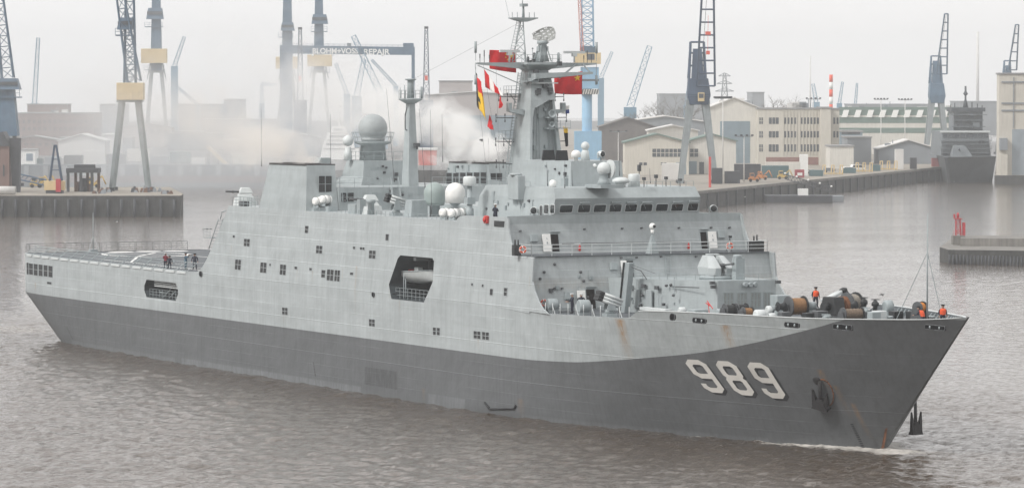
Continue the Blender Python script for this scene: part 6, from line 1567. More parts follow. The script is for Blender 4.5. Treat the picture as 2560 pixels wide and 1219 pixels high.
def site(name, u, d, z0, label, cat, group=None, turn=0.0):
    p = ground(u, d); p[2] = z0
    return empty(name, p, YAW+turn, label, cat, group)
def zof(v, d, z0): return height(v, d)-z0
def lattice(b, p, q, w0, w1, n, r=.12, rb=.07, dirs=None):
    """Four-chord lattice boom from p to q, w0 wide at the foot and w1 at the head."""
    p = np.array(p, float); q = np.array(q, float); ax = (q-p)/np.linalg.norm(q-p)
    e = np.array([1., 0, 0]) if abs(ax[0]) < .8 else np.array([0, 0, 1.]); e = e-ax*(e @ ax); e /= np.linalg.norm(e); g = np.cross(ax, e)
    def C(i, t): w = (w0+(w1-w0)*t)/2; s = ((-1, -1), (1, -1), (1, 1), (-1, 1))[i]; return p+(q-p)*t+e*s[0]*w+g*s[1]*w
    for i in range(4): b.tube(C(i, 0), C(i, 1), r, 4)
    for k in range(n):
        t0, t1 = k/n, (k+1)/n
        for i in range(4):
            j = (i+1) % 4
            b.tube(C(i, t0) if k % 2 else C(j, t0), C(j, t1) if k % 2 else C(i, t1), rb, 4, cap=False); b.tube(C(i, t1), C(j, t1), rb, 4, cap=False)
    return b

# ------------------------------------------------------------------ buildings
def hall(name, u0, u1, vt, d, z0, depth, wall, label, roof=None, ridge=0.0, cat='building', wins=(), doors=(), turn=0.0, roofname='roof', group=None, vapex=None, bands=(), trim=True):
    """Shed or block facing the water; wins and doors are photograph rectangles on its face."""
    uc = (u0+u1)/2; o = site(name, uc, d, z0, label, cat, group, turn); w = px(u1-u0, d)/2; h = zof(vt, d, z0)
    X = lambda u: px(u-uc, d)
    b = MB()
    if ridge > 0:                                          # gable faces the water
        b.prism([(-w, 0), (w, 0), (w, h), (0, h+ridge), (-w, h)], 0, depth, 'y')
    else: b.box(-w, w, 0, depth, 0, h)
    b.build('wall', wall, o)
    roof = roof or M_ROOFGREY
    r = MB()
    if ridge > 0:
        for s in (-1, 1): r.hexa([(s*(w+.6), -.8, h-.25), (0, -.8, h+ridge+.02), (0, depth+.5, h+ridge+.02), (s*(w+.6), depth+.5, h-.25)], [(s*(w+.6), -.8, h+.1), (0, -.8, h+ridge+.45), (0, depth+.5, h+ridge+.45), (s*(w+.6), depth+.5, h+.1)])
    else: r.box(-w-.35, w+.35, -.35, depth+.35, h, h+.55)
    r.build(roofname, roof, o)
    for (a, c, e, g) in wins:
        x0, x1, z1, z0_ = X(a), X(e), zof(c, d, z0), zof(g, d, z0); f = MB(); f.box(x0, x1, -.06, .05, z0_, z1); wo_ = f.build('window', M_WINDARK, o)
        if x1-x0 > 1.2:
            f = MB(); k = max(2, round((x1-x0)/1.4))
            for i in range(1, k): xx = x0+(x1-x0)*i/k; f.box(xx-.1, xx+.1, -.12, -.06, z0_, z1)
            f.box(x0-.1, x1+.1, -.14, -.062, (z0_+z1)/2-.08, (z0_+z1)/2+.08); stuff(f.build('glazing_bars', wall, wo_))
    for (a, c, e, g, m) in doors:
        f = MB(); f.box(X(a), X(e), -.08, .05, max(0.02, zof(g, d, z0)), zof(c, d, z0)); f.build('door', m, o)
        f = MB(); x0, x1 = X(a), X(e); n = max(1, int((x1-x0)/2.2))
        for i in range(1, n): xx = x0+(x1-x0)*i/n; f.box(xx-.07, xx+.07, -.16, -.082, max(0.02, zof(g, d, z0)), zof(c, d, z0))
        if n > 1: stuff(f.build('door_ribs', m, o))
    for (v, m, hh) in bands:
        f = MB(); zz = zof(v, d, z0); f.box(-w-.05, w+.05, -.12, -.002, zz-hh/2, zz+hh/2); f.build('wall_band', m, o)
    return o
# the cream hall with its office front
R4 = [(294, 310), (328, 344), (361, 379)]
hall('assembly_hall', 1776, 1894, 268, 1500, QZ, 28, M_CREAM2, 'tall cream assembly hall with big blue grey doors behind the navy crane', M_ROOFWHITE, 3.4, doors=((1800, 303, 1875, 408, M_BLUEGREY),))
wn = [(u, a, u+w, b_) for a, b_ in R4 for u, w in [(1898, 9)]+[(1922+i*8.6, 7.2) for i in range(3)]+[(1960.5+i*8.4, 6.6) for i in range(4)]+[(2002+i*7.9, 6.2) for i in range(6)]]
OB = hall('office_block', 1895, 2052, 273, 1490, QZ, 16, M_CREAM, 'four storey cream office block with three rows of barred windows', M_ROOFGREY, 0, wins=wn, doors=((1915, 393, 2046, 412, pmat('plinth_brick', (0.25, 0.13, 0.11), .9, var=.2, scale=.4)),))
f = MB()
for i in range(12): x = px(1958+i*8.2-1973.5, 1490); f.box(x-.15, x+.15, -.3, -.002, 4.0, zof(276, 1490, QZ))
stuff(f.build('wall_ribs', M_CREAM, OB))
hall('stair_tower', 2052.5, 2077, 271, 1484, QZ, 20, M_CREAM, 'windowless cream stair tower at the end of the office block', M_ROOFGREY)
hall('office_annex', 2077.5, 2098, 274, 1494, QZ, 20, M_CREAM, 'narrow cream annex with two window columns beside the stair tower', M_ROOFGREY, wins=[(u, a, u+5, b_) for a, b_ in R4[:2] for u in (2083, 2091)])
hall('flat_shed', 2075, 2134, 367, 1440, QZ, 20, M_CREAM2, 'low flat cream shed in front of the stair tower', M_ROOFGREY)
hall('gable_shed', 1562, 1722, 356, 1330, QZ, 22, M_CREAM, 'low cream gable shed with grey strip window behind the foremost crane', M_GREENROOF, 2.6, wins=((1631, 372, 1746-32, 392), (1598, 406, 1606, 413), (1609, 406, 1617, 413), (1652, 406, 1666, 413)), doors=((1690, 406, 1715, 436, M_BLUEGREY),))
hall('gable_shed', 1722.5, 1840, 352, 1345, QZ, 22, M_CREAM2, 'cream gable shed with green roof between the crane legs', M_GREENROOF, 2.0, wins=((1725, 372, 1745, 392),), doors=((1722, 403, 1742, 436, M_BLUEGREY), (1748, 405, 1760, 437, M_WINDARK)))
hall('stepped_shed', 1622, 1745, 326, 1420, QZ, 22, M_CREAM2, 'stepped cream shed rising behind the low gable shed', M_ROOFWHITE, 1.6, wins=((1632, 341, 1668, 350),))
hall('dark_roof_shed', 1500, 1640, 318, 1560, QZ, 30, M_ROOFBROWN, 'long shed with dark brown roof behind the light blue crane', M_ROOFBROWN, 3.5)
hall('dark_roof_shed', 1565, 1760, 303, 1700, QZ, 25, M_FARGREY, 'far shed with pale ridge behind the stepped cream shed', M_ROOFWHITE, 2.0)
hall('long_green_hall', 2096, 2420, 276, 1760, QZ, 30, M_CREAM2, 'very long hall with green grey stripes and rooflights at the back of the yard', M_GREENROOF, bands=((278, M_GREENROOF, 3.6), (300, M_GREENROOF, 2.6), (326, M_GREENROOF, 2.2)))
LG = bpy.data.objects['long_green_hall']
for i in range(10):
    x = px(2103+i*31-2258, 1760); b = MB(); b.hexa([(x, -.8, zof(276, 1760, QZ)-3.0), (x+2.4, -.8, zof(276, 1760, QZ)-3.0), (x+2.4, -.1, zof(276, 1760, QZ)-3.0), (x, -.1, zof(276, 1760, QZ)-3.0)], [(x+1.0, -.5, zof(276, 1760, QZ)+.2), (x+3.4, -.5, zof(276, 1760, QZ)+.2), (x+3.4, -.1, zof(276, 1760, QZ)+.2), (x+1.0, -.1, zof(276, 1760, QZ)+.2)]); b.build('rooflight', M_WHITE, LG)
hall('grey_store', 2100, 2156, 330, 1600, QZ, 30, M_BLUEGREY, 'blue grey store shed right behind the low flat shed', M_ROOFGREY, doors=((2104, 326, 2150, 336, M_STEEL),))
hall('grey_store', 2118, 2178, 345, 1520, QZ, 25, M_FARGREY, 'grey lean shed with pipes on its roof by the stair tower', M_ROOFGREY)
hall('grey_gable_hall', 2196, 2345, 372, 1530, QZ, 20, M_FARGREY, 'wide low grey gable hall left of the moored grey ship', M_ROOFWHITE, 3.2)
TH = hall('tall_dock_hall', 2497, 2640, 186, 1405, 3.0, 7, M_CREAM, 'tall cream dock hall with blue panelled lower doors at the edge of the basin', M_ROOFGREY, doors=((2530, 323, 2640, 458, pmat('dock_door_blue', (0.27, 0.31, 0.34), .6, var=.1, scale=.3)),))
f = MB(); dd = 1405
for v in (205, 258, 276): zz = zof(v, dd, 3.0); f.box(px(2503-2568.5, dd), px(2640-2568.5, dd), -.35, -.002, zz-.25, zz+.25)
for u in (2532,): f.box(px(u-2568.5, dd), px(u+2-2568.5, dd), -.4, -.002, zof(320, dd, 3.0), zof(193, dd, 3.0))
stuff(f.build('wall_ribs', M_FARGREY, TH))
for (v0, v1) in ((345, 375), (385, 455)):
    f = MB(); f.box(px(2498-2568.5, dd), px(2516-2568.5, dd), -3, -.05, zof(v1, dd, 3.0), zof(v0, dd, 3.0)); f.build('loading_bay', M_CREAM if v0 > 380 else M_FARGREY, TH)
# pink cladding hall and door hall seen behind the mast
hall('pink_hall', 1062, 1310, 237, 2000, 5.0, 30, M_PINK, 'big pinkish clad hall with white roof edge behind the main mast', M_ROOFWHITE, 1.4, doors=((1146, 293, 1300, 350, M_BLUEGREY),), bands=((292, M_BLUEGREY, 1.4),))
hall('pink_hall', 1098, 1180, 204, 2080, 5.0, 25, M_PINK, 'upper pinkish hall block rising above the white roof edge', M_ROOFGREY)
# left: brick works building, tents
wn = [(u, v, u+6, v+8) for v in (300, 318, 340) for u in range(44, 228, 13)]
hall('brick_works', 34, 236, 284, 2100, 5.0, 40, M_BRICK, 'long red brick works building veiled by smoke', M_ROOFGREY, wins=wn)
hall('brick_penthouse', 69, 168, 262, 2150, 5.0, 20, M_BRICK, 'grey brown upper storey standing behind the brick works', M_ROOFGREY)
hall('storage_tent', 146, 262, 352, 1640, 5.0, 20, M_ROOFWHITE, 'pale grey round roofed storage tent in front of the brick works', M_ROOFWHITE, 2.6)
hall('storage_tent', 255, 290, 338, 1700, 5.0, 30, M_ROOFWHITE, 'small white roofed store right of the storage tent', M_ROOFWHITE)
hall('white_cabin', 52, 88, 376, 1400, 5.0, 10, M_WHITE, 'white site cabin with blue sign beside the brick tower', M_ROOFGREY, doors=((66, 384, 82, 402, M_CBLUE),))
hall('hazy_store', 330, 500, 330, 2200, 5.0, 40, M_FARGREY, 'grey hazy store behind the second blue crane', M_ROOFGREY)
hall('hazy_store', 505, 700, 300, 2300, 5.0, 40, M_FARGREY, 'hazy long store behind the beige ramp', M_ROOFGREY)
hall('hazy_store', 560, 690, 352, 1700, 5.0, 30, M_PINK, 'low pale store with tan stacks left of the funnel smoke', M_ROOFWHITE)
hall('hazy_store', 880, 1060, 285, 2300, 5.0, 40, M_FARGREY, 'hazy store behind the aft mast', M_ROOFGREY)
hall('red_shed', 1046, 1090, 375, 1480, 5.0, 20, pmat('faded_red', (0.55, 0.12, 0.10), .7, var=.1, scale=.3), 'small faded red shed right of the aft mast', M_ROOFWHITE)
b_ = site('conveyor_ramp', 540, 1420, 5.0, 'beige conveyor ramp sloping down to the dock wall', 'ramp')
b = MB(); k = px(1, 1420); b.hexa([(-26*k, 0, 7.6), (-18*k, 0, 7.9), (36*k, 0, .6), (26*k, 0, .3)], [(-26*k, 5, 7.6), (-18*k, 5, 7.9), (36*k, 5, .6), (26*k, 5, .3)]); b.build('belt_bridge', pmat('beige_steel', (0.60, 0.50, 0.36), .7, var=.1, scale=.3), b_)
for x, z in ((-20, 7.0), (5, 3.8)): b = MB(); b.box(x*k-.4, x*k+.4, 1, 4, 0, z); b.build('trestle', M_FARGREY, b_)
# far skyline through the haze
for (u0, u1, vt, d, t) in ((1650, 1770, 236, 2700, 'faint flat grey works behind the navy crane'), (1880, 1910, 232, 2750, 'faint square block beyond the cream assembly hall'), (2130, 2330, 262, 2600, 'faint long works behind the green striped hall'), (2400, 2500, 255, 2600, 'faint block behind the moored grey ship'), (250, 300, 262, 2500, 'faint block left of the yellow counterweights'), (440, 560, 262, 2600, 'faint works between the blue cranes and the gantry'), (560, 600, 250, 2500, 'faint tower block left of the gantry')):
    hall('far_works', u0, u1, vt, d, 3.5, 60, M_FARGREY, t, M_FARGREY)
for nm, d_, vt_, n_ in (('office_block', 1490, 273, 5), ('assembly_hall', 1500, 262, 3), ('long_green_hall', 1760, 276, 6), ('pink_hall', 2000, 237, 4), ('brick_works', 2100, 284, 4), ('grey_gable_hall', 1530, 372, 2)):
    o_ = bpy.data.objects[nm]; rs = random.Random(nm); hw_ = max(abs(c[0]) for c in o_.children[0].bound_box)
    for i in range(n_):
        x = rs.uniform(-.8, .8)*hw_; w_, h_ = rs.uniform(.6, 2.0), rs.uniform(.8, 2.2); z_ = height(vt_, d_)-o_.location.z; b = MB(); b.box(x-w_, x+w_, 4, 7, z_-.3, z_+h_+.5); b.build('roof_plant', M_FARGREY if i % 2 else M_ROOFWHITE, o_)
        if i % 2: b = MB(); b.tube((x+w_+.8, 5, z_), (x+w_+.8, 5, z_+h_+1.8), .18, 6); b.build('roof_vent', M_FARGREY, o_)
# chimneys
def chimney(u, vt, d, r, label, bands=None):
    o = site('factory_chimney', u, d, 4.0, label, 'chimney'); h = zof(vt, d, 4.0)
    if not bands: b = MB(); b.lathe([(r*1.3, 0), (r, h)], 14); b.build('chimney_shaft', M_ROOFWHITE, o)  # shaft painted pale: the fading of haze is put into its colour
    else:
        for i in range(bands):
            b = MB(); z0, z1 = h*.35+h*.65*i/bands, h*.35+h*.65*(i+1)/bands; b.lathe([(r, z0), (r, z1)], 14); b.build('chimney_band', pmat('signal_red', (0.75, 0.10, 0.05), .7, var=.08, scale=.3) if i % 2 == bands % 2-1 else M_WHITE, o)
        b = MB(); b.lathe([(r*1.15, 0), (r, h*.35)], 14); b.build('chimney_shaft', M_FARGREY, o)
chimney(2077, 187, 1800, .8, 'red and white banded chimney behind the stair tower', 7)
chimney(2025, 140, 3400, .6, 'tall faint grey chimney beyond the office block'); chimney(2443, 80, 3400, 1.1, 'tallest faint grey chimney beyond the green striped hall')

# ------------------------------------------------------------------ cranes
def legs(o, w, dep, h, top, mat, t=.9, wt=None):
    """Four splayed portal legs and their head."""
    wt = wt or w*.45
    for sx in (-1, 1):
        for sy in (0, 1):
            y0, y1 = dep*sy, dep*(.25+.5*sy); b = MB()
            b.hexa([(sx*w-t*.6, y0-t*.6, 0), (sx*w+t*.6, y0-t*.6, 0), (sx*w+t*.6, y0+t*.6, 0), (sx*w-t*.6, y0+t*.6, 0)], [(sx*wt-t, y1-t, h), (sx*wt+t, y1-t, h), (sx*wt+t, y1+t, h), (sx*wt-t, y1+t, h)]); b.build('portal_leg', mat, o)
            b = MB(); b.box(sx*w-1.1, sx*w+1.1, y0-.5, y0+.5, 0, .9); b.build('rail_bogie', M_STEEL, o)
    b = MB(); b.box(-wt-1.2, wt+1.2, dep*.2, dep*.8, h, h+top); b.build('portal_head', mat, o)
def tower_crane(u, d, z0, vleg, vtop, legw, yellow, label, tw=1.6, house=None, mat=None, jib=None, group='tall blue shipyard cranes with yellow counterweights', lat=False, platf=()):
    """Tall slewing crane: grey portal, tapering tower, yellow counterweight box, machinery house."""
    mat = mat or M_CBLUE; o = site('shipyard_crane', u, d, z0, label, 'crane', group); hl = zof(vleg, d, z0); ht = zof(vtop, d, z0); k = px(1, d)
    legs(o, legw*k/2, 9, hl, 1.2, M_CGREY, t=.7)
    b = MB()
    if lat: lattice(b, (0, 4.5, hl), (0, 4.5, ht), tw*2.2, tw*1.3, int((ht-hl)/3.2), .22, .11); stuff(b.build('lattice_tower', mat, o))
    else: b.hexa([(-tw*1.2, 4.5-tw, hl), (tw*1.2, 4.5-tw, hl), (tw*1.2, 4.5+tw, hl), (-tw*1.2, 4.5+tw, hl)], [(-tw*.75, 4.5-tw*.7, ht), (tw*.75, 4.5-tw*.7, ht), (tw*.75, 4.5+tw*.7, ht), (-tw*.75, 4.5+tw*.7, ht)]); b.build('tower_column', mat, o)
    if not lat:
        b = MB()
        for s in (-1, 1): b.tube((s*legw*k*.42, 4.5, hl-3), (s*tw*.9, 4.5, hl+9), .28, 5)
        stuff(b.build('tower_brace', M_CGREY, o))
    if yellow:
        a, c, e, g = yellow; b = MB(); b.box((a-u)*k, (e-u)*k, -1.5, 3.4, zof(g, d, z0), zof(c, d, z0)); b.build('counterweight', M_CYEL, o, bevel=.1)
    if house:
        a, c, e, g = house; b = MB(); z1, zm = zof(g, d, z0), zof(c, d, z0); b.hexa([((a-u)*k, 1, z1), ((e-u)*k, 1, z1), ((e-u)*k, 7, z1), ((a-u)*k, 7, z1)], [((a-u)*k*.8, 2, zm), ((e-u)*k*.8, 2, zm), ((e-u)*k*.8, 6, zm), ((a-u)*k*.8, 6, zm)]); b.build('machinery_house', mat, o)
        b = MB(); b.box((a-u)*k*.9, (e-u)*k*.9, .9, 1.0, z1+.4*(zm-z1), z1+.7*(zm-z1)); b.build('house_window', M_WINDARK, o)
    for (a, c, e, g) in platf:
        b = MB(); b.box((a-u)*k, (e-u)*k, 1.5, 7.5, zof(g, d, z0), zof(g, d, z0)+.35); b.build('service_platform', mat, o)
        stuff(railing('platform_guard', [((a-u)*k, 1.6, zof(g, d, z0)+.35), ((e-u)*k, 1.6, zof(g, d, z0)+.35)], zof(c, d, z0)-zof(g, d, z0), 2, 2.0, r=.06, pr=.08, mat=mat, parent=o))
    if jib:
        (u0, v0, u1, v1, w0, w1) = jib; b = MB(); L = math.hypot((u1-u0)*k, zof(v1, d, z0)-zof(v0, d, z0)); lattice(b, ((u0-u)*k, .6, zof(v0, d, z0)), ((u1-u)*k, .6, zof(v1, d, z0)), w0, w1, max(4, int(L/3)), .2, .1); stuff(b.build('lattice_jib', mat, o))
    return o
tower_crane(322, 1090, 5.3, 256, -60, 92, (293, 207, 360, 250), 'smoke veiled crane with yellow counterweight standing on the pier', 1.5, (292, 44, 331, 74), jib=(336, 205, 292, -70, 3.6, 1.6), lat=True, platf=((288, 74, 334, 90),))
tower_crane(390, 1950, 5.0, 182, -60, 56, (354, 122, 418, 158), 'blue tower crane with yellow counterweight behind the smoke veiled pier crane', 2.3, (366, 20, 408, 48), platf=((362, 58, 406, 68), (360, 165, 410, 176)))
tower_crane(797, 2000, 5.0, 182, -60, 56, (769, 137, 830, 166), 'blue tower crane with yellow counterweight crossing the lettered gantry beam', 2.2, (779, 36, 820, 60), platf=((778, 68, 818, 80), (770, 170, 824, 182)))
tower_crane(718, 2040, 5.0, 190, -60, 54, (690, 142, 746, 172), 'blue tower crane with yellow counterweight at the left foot of the lettered gantry', 2.4, (702, 56, 736, 77), platf=((696, 84, 732, 94),))
tower_crane(10, 1150, 5.0, 340, 196, 60, None, 'dark blue crane with wide house and lattice jib above the brick tower', 3.0, (-24, 196, 48, 224), M_CBLUE, jib=(20, 196, -6, -70, 3.4, 1.6), group='dark blue jib cranes', platf=((-20, 226, 48, 245),))
BLUEJ = []
def jib_crane(u, d, z0, vleg, vbody, legw, body, jib, label, mat, cab=True, group='navy jib cranes on grey portal legs'):
    """Level luffing crane: portal legs, slewing body with A-frame, lattice jib seen nearly end on."""
    o = site('jib_crane', u, d, z0, label, 'crane', group); k = px(1, d); hl = zof(vleg, d, z0); legs(o, legw*k/2, 9, hl, 1.4, M_CGREY, t=1.1, wt=legw*k*.22)
    a, c, e, g = body; zb, zt = zof(g, d, z0), zof(c, d, z0)
    b = MB(); b.lathe([(1.9, hl+1.4), (1.9, zb)], 18, (0, 4.5, 0)); b.build('slewing_ring', M_CGREY, o)
    x0, x1 = (a-u)*k, (e-u)*k; m = (zb+(zt-zb)*.42)
    b = MB(); b.hexa([(x0*.8, .8, zb), (x1*.8, .8, zb), (x1*.8, 8.2, zb), (x0*.8, 8.2, zb)], [(x0, .6, zb+(zt-zb)*.15), (x1, .6, zb+(zt-zb)*.15), (x1, 8.4, zb+(zt-zb)*.15), (x0, 8.4, zb+(zt-zb)*.15)]); b.hexa([(x0, .6, zb+(zt-zb)*.15), (x1, .6, zb+(zt-zb)*.15), (x1, 8.4, zb+(zt-zb)*.15), (x0, 8.4, zb+(zt-zb)*.15)], [(x0*.92, 1.2, m), (x1*.80, 1.2, m), (x1*.80, 8.0, m), (x0*.92, 8.0, m)]); b.build('machinery_house', mat, o, bevel=.15)
    b = MB()
    for s, x in ((-1, x0*.85), (1, x1*.6)):
        b.tube((x, 2, m), (x*.8, 5, zt), .42, 5); b.tube((x, 8, m), (x*.8, 5, zt), .35, 5)
    for t in (.35, .7, 1.0): z = m+(zt-m)*t; f_ = 1-.2*t; b.tube((x0*.85*f_, 5-3*(1-t), z), (x1*.6*f_, 5-3*(1-t), z), .3, 5)
    stuff(b.build('back_frame', mat, o))
    b = MB(); b.hexa([(x0*.6, 2, m), (x1*.45, 2, m), (x1*.45, 6, m), (x0*.6, 6, m)], [(x0*.45, 3, zt-2), (x1*.3, 3, zt-2), (x1*.3, 6, zt-2), (x0*.45, 6, zt-2)]); b.build('winch_house', mat, o)
    if cab: b = MB(); b.box(x0*.05, x0*.05+1.9, -.6, .6, zb+1.0, zb+3.6); c_ = b.build('driver_cab', M_CYEL, o, bevel=.1); b = MB(); b.box(x0*.05+.25, x0*.05+1.65, -.66, -.602, zb+2.0, zb+3.3); b.build('cab_window', M_WINDARK, o)
    (u0, v0, u1, v1, w0, w1) = jib; b = MB(); p, q = np.array(((u0-u)*k, -.5, zof(v0, d, z0))), np.array(((u1-u)*k, -10.0, zof(v1, d, z0)))
    n = max(5, int(abs(q[2]-p[2])/3.4))
    for s in (-1, 1): b.tube(p+np.array([s*w0/2, 0, 0]), q+np.array([s*w1/2, 0, 0]), .34, 5); b.tube(p+np.array([s*w0/2, 1.6, 0]), q+np.array([s*w1/2, .8, 0]), .22, 5)
    for i in range(n+1): t = i/n; c1 = p+(q-p)*t; w = w0+(w1-w0)*t; b.tube(c1-np.array([w/2, 0, 0]), c1+np.array([w/2, 0, 0]), .26, 5); b.tube(c1+np.array([-w/2, 0, 0]), c1+np.array([-w/2, 1.6-.8*t, 0]), .12, 4); b.tube(c1+np.array([w/2, 0, 0]), c1+np.array([w/2, 1.6-.8*t, 0]), .12, 4)
    stuff(b.build('lattice_jib', mat, o))
    b = MB(); hp = q+np.array([0, -1, 0]); b.tube(p+np.array([-w0*.2, 3, 4]), q, .06, 4); stuff(b.build('luffing_rope', M_STEEL, o))
    return o
JC = jib_crane(1746, 1208, QZ, 262, 105, 88, (1719, 105, 1777, 262), (1764, 215, 1766, -70, 5.4, 3.0), 'big navy blue jib crane on grey legs nearest the water behind the bridge', M_NAVYBLUE)
k = px(1, 1208); b = MB(); b.tube(((1767-1746)*k, -7, zof(40, 1208, QZ)), ((1766-1746)*k, -7, zof(130, 1208, QZ)), .05, 4); b.box((1760-1746)*k, (1773-1746)*k, -7.6, -6.4, zof(88, 1208, QZ), zof(80, 1208, QZ)); b.box((1762-1746)*k, (1771-1746)*k, -7.6, -6.4, zof(137, 1208, QZ), zof(128, 1208, QZ)); stuff(b.build('red_hook_block', pmat('hook_red', (0.65, 0.09, 0.05), .6), JC))
jib_crane(2343, 1688, QZ, 258, 140, 54, (2324, 140, 2364, 258), (2353, 185, 2358, 36, 4.4, 1.4), 'blue grey jib crane on grey legs beside the moored grey ship', M_CBLUE, False)
jib_crane(2524, 1760, QZ, 258, 150, 54, (2508, 152, 2531, 240), (2530, 175, 2534, 63, 3.6, 1.4), 'far jib crane peeping over the tall dock hall', M_CBLUE, False)
# light blue column crane
LB = site('column_crane', 1468, 1400, QZ, 'light blue column crane with striped collar and yellow house behind the main mast', 'crane'); d = 1400; k = px(1, d); Zl = lambda v: zof(v, d, QZ); Xl = lambda u: (u-1468)*k
b = MB(); b.lathe([(3.2, 0), (3.2, Zl(385)), (1.75, Zl(330)), (1.75, Zl(168))], 20, (0, 4, 0)); b.build('column', M_LBLUE, LB)
b = MB(); b.box(Xl(1436), Xl(1504), 0, 8, 0, Zl(328)); b.build('base_house', M_LBLUE, LB)
b = MB(); b.box(Xl(1452), Xl(1497), .5, 7.5, Zl(222), Zl(168)); b.build('collar', M_LBLUE, LB)
b = MB(); b.box(Xl(1452), Xl(1497), .44, .49, Zl(203), Zl(198)); b.build('collar_window', M_WINDARK, LB)
b = MB(); b.box(Xl(1452), Xl(1497), .5, 7.5, Zl(236), Zl(223)); b.build('striped_skirt', M_CREAM2, LB)
for i in range(7): x = Xl(1453+i*6.2); b = MB(); b.hexa([(x, .4, Zl(236)), (x+.35, .4, Zl(236)), (x+.35, .5, Zl(236)), (x, .5, Zl(236))], [(x+.5, .4, Zl(223)), (x+.85, .4, Zl(223)), (x+.85, .5, Zl(223)), (x+.5, .5, Zl(223))]); b.build('stripe', M_STEEL, LB)
b = MB(); b.box(Xl(1435), Xl(1502), -.5, 7, Zl(160), Zl(132)); b.build('crane_house', M_CYEL, LB); b = MB(); b.box(Xl(1468), Xl(1486), -.62, -.502, Zl(150), Zl(135)); b.build('house_window', M_WINDARK, LB)
b = MB(); b.box(Xl(1450), Xl(1488), 1, 6, Zl(132), Zl(115)); b.build('winch_deck', M_CBLUE, LB)
b = MB(); lattice(b, (Xl(1469), 3, Zl(118)), (Xl(1468), 3, Zl(-70)), 4.2, 3.6, 11, .26, .13); stuff(b.build('lattice_tower', M_LBLUE, LB))
b = MB(); lattice(b, (Xl(1455), -1.5, Zl(128)), (Xl(1444), -3, Zl(-70)), 1.1, .8, 14, .12, .07); stuff(b.build('hook_boom', pmat('boom_red', (0.5, 0.16, 0.12), .6), LB))
# slim black lattice masts of the floating dock
def mast_crane(u, d, vt, vb, w, label):
    o = site('dock_mast_crane', u, d, 5.0, label, 'crane', 'slim dark lattice cranes on the floating dock'); b = MB(); lattice(b, (0, 0, 0.2), (0, 0, zof(vt, d, 5.0)), w, w*.32, 16, .2, .1); stuff(b.build('lattice_mast', M_NAVYBLUE, o))
    b = MB(); b.box(-.9, .9, -.9, .9, zof(vt, d, 5.0), zof(vt, d, 5.0)+1.0); b.build('mast_head', M_STEEL, o)
    b = MB(); z = zof(vt, d, 5.0)*.58; b.box(-.7, .7, -w*.5-.5, -w*.5-.1, z, z+2.2); b.build('red_hook', pmat('hook_red', (0.65, 0.09, 0.05), .6), o)
    b = MB(); b.box(-w*.8, w*.8, -2, 2, 0, zof(250, d, 5.0)); b.build('crane_base', M_NAVYBLUE, o)
mast_crane(751, 1800, 74, 285, 3.6, 'slim dark lattice crane in front of the gantry between the two blue towers'); mast_crane(1066, 1800, 72, 280, 3.8, 'slim dark lattice crane right of the gantry near the main yard')
# gantry with lettering
GA = site('dock_gantry', 868, 1900, 5.0, 'blue dock gantry with large white yard lettering on its beam', 'gantry'); d = 1900; k = px(1, d); Zg = lambda v: zof(v, d, 5.0); Xg = lambda u: (u-868)*k
b = MB(); b.hexa([(Xg(700), 0, Zg(134)), (Xg(1037), 0, Zg(138)), (Xg(1037), 3, Zg(138)), (Xg(700), 3, Zg(134))], [(Xg(700), 0, Zg(113)), (Xg(1037), 0, Zg(118)), (Xg(1037), 3, Zg(118)), (Xg(700), 3, Zg(113))]); b.build('gantry_beam', M_CBLUE, GA, bevel=.1)
b = MB(); b.box(Xg(700), Xg(731), .2, 3.4, 0, Zg(114)-.4); b.build('gantry_pillar', M_CBLUE, GA); b = MB(); b.box(Xg(1029), Xg(1037), .4, 2.6, 0, Zg(130)); b.build('gantry_pillar', M_CBLUE, GA)
b = MB(); b.box(Xg(1008), Xg(1034), .4, 2.6, Zg(118), Zg(108)); b.build('trolley_house', M_CBLUE, GA); b = MB(); b.box(Xg(868), Xg(878), .4, 2.6, Zg(116), Zg(108)); b.build('trolley_house', M_FARGREY, GA)
stuff(railing('beam_rail', [(Xg(702), .2, Zg(113)), (Xg(1035), .2, Zg(118))], 1.0, 2, 2.5, r=.05, pr=.06, mat=M_CBLUE, parent=GA))
def lettering(text, parent, loc, size, mat, width=None):
    cu = bpy.data.curves.new('lettering', 'FONT'); cu.body = text; cu.size = size; cu.extrude = .04; cu.offset = size*.03; cu.align_x = 'LEFT'; cu.align_y = 'CENTER'
    t = bpy.data.objects.new('lettering_curve', cu); COL.objects.link(t); dg = bpy.context.evaluated_depsgraph_get(); me = bpy.data.meshes.new_from_object(t.evaluated_get(dg)); bpy.data.objects.remove(t)
    xs = [v.co.x for v in me.vertices]; w = max(xs)-min(xs)
    if width:
        for v in me.vertices: v.co.x = (v.co.x-min(xs))*width/w
    o = bpy.data.objects.new('lettering', me); me.materials.clear(); me.materials.append(mat); COL.objects.link(o); o.parent = parent; o.location = loc; o.rotation_euler = (math.pi/2, 0, 0); stuff(o); return o
for txt, u0, u1, v in (('BLOHM+VOSS', 782, 896, 128.5), ('REPAIR', 910, 975, 130.5)): lettering(txt, GA, (Xg(u0), -.06, Zg(v)), px(19, d), M_WHITE, px(u1-u0, d))
b = MB(); b.path([(Xg(757), -.05, Zg(123)), (Xg(773), -.05, Zg(123)), (Xg(773), -.05, Zg(134)), (Xg(757), -.05, Zg(134))], .1, 4, closed=True); b.tube((Xg(757), -.05, Zg(128)), (Xg(773), -.05, Zg(128)), .1, 4); stuff(b.build('yard_mark', M_FARBLUE, GA))
for u in (782, 832, 902, 957): b = MB(); b.sphere((Xg(u), .3, Zg(136)-.5), .5, 8); b.build('beam_lamp', M_WHITE, GA)
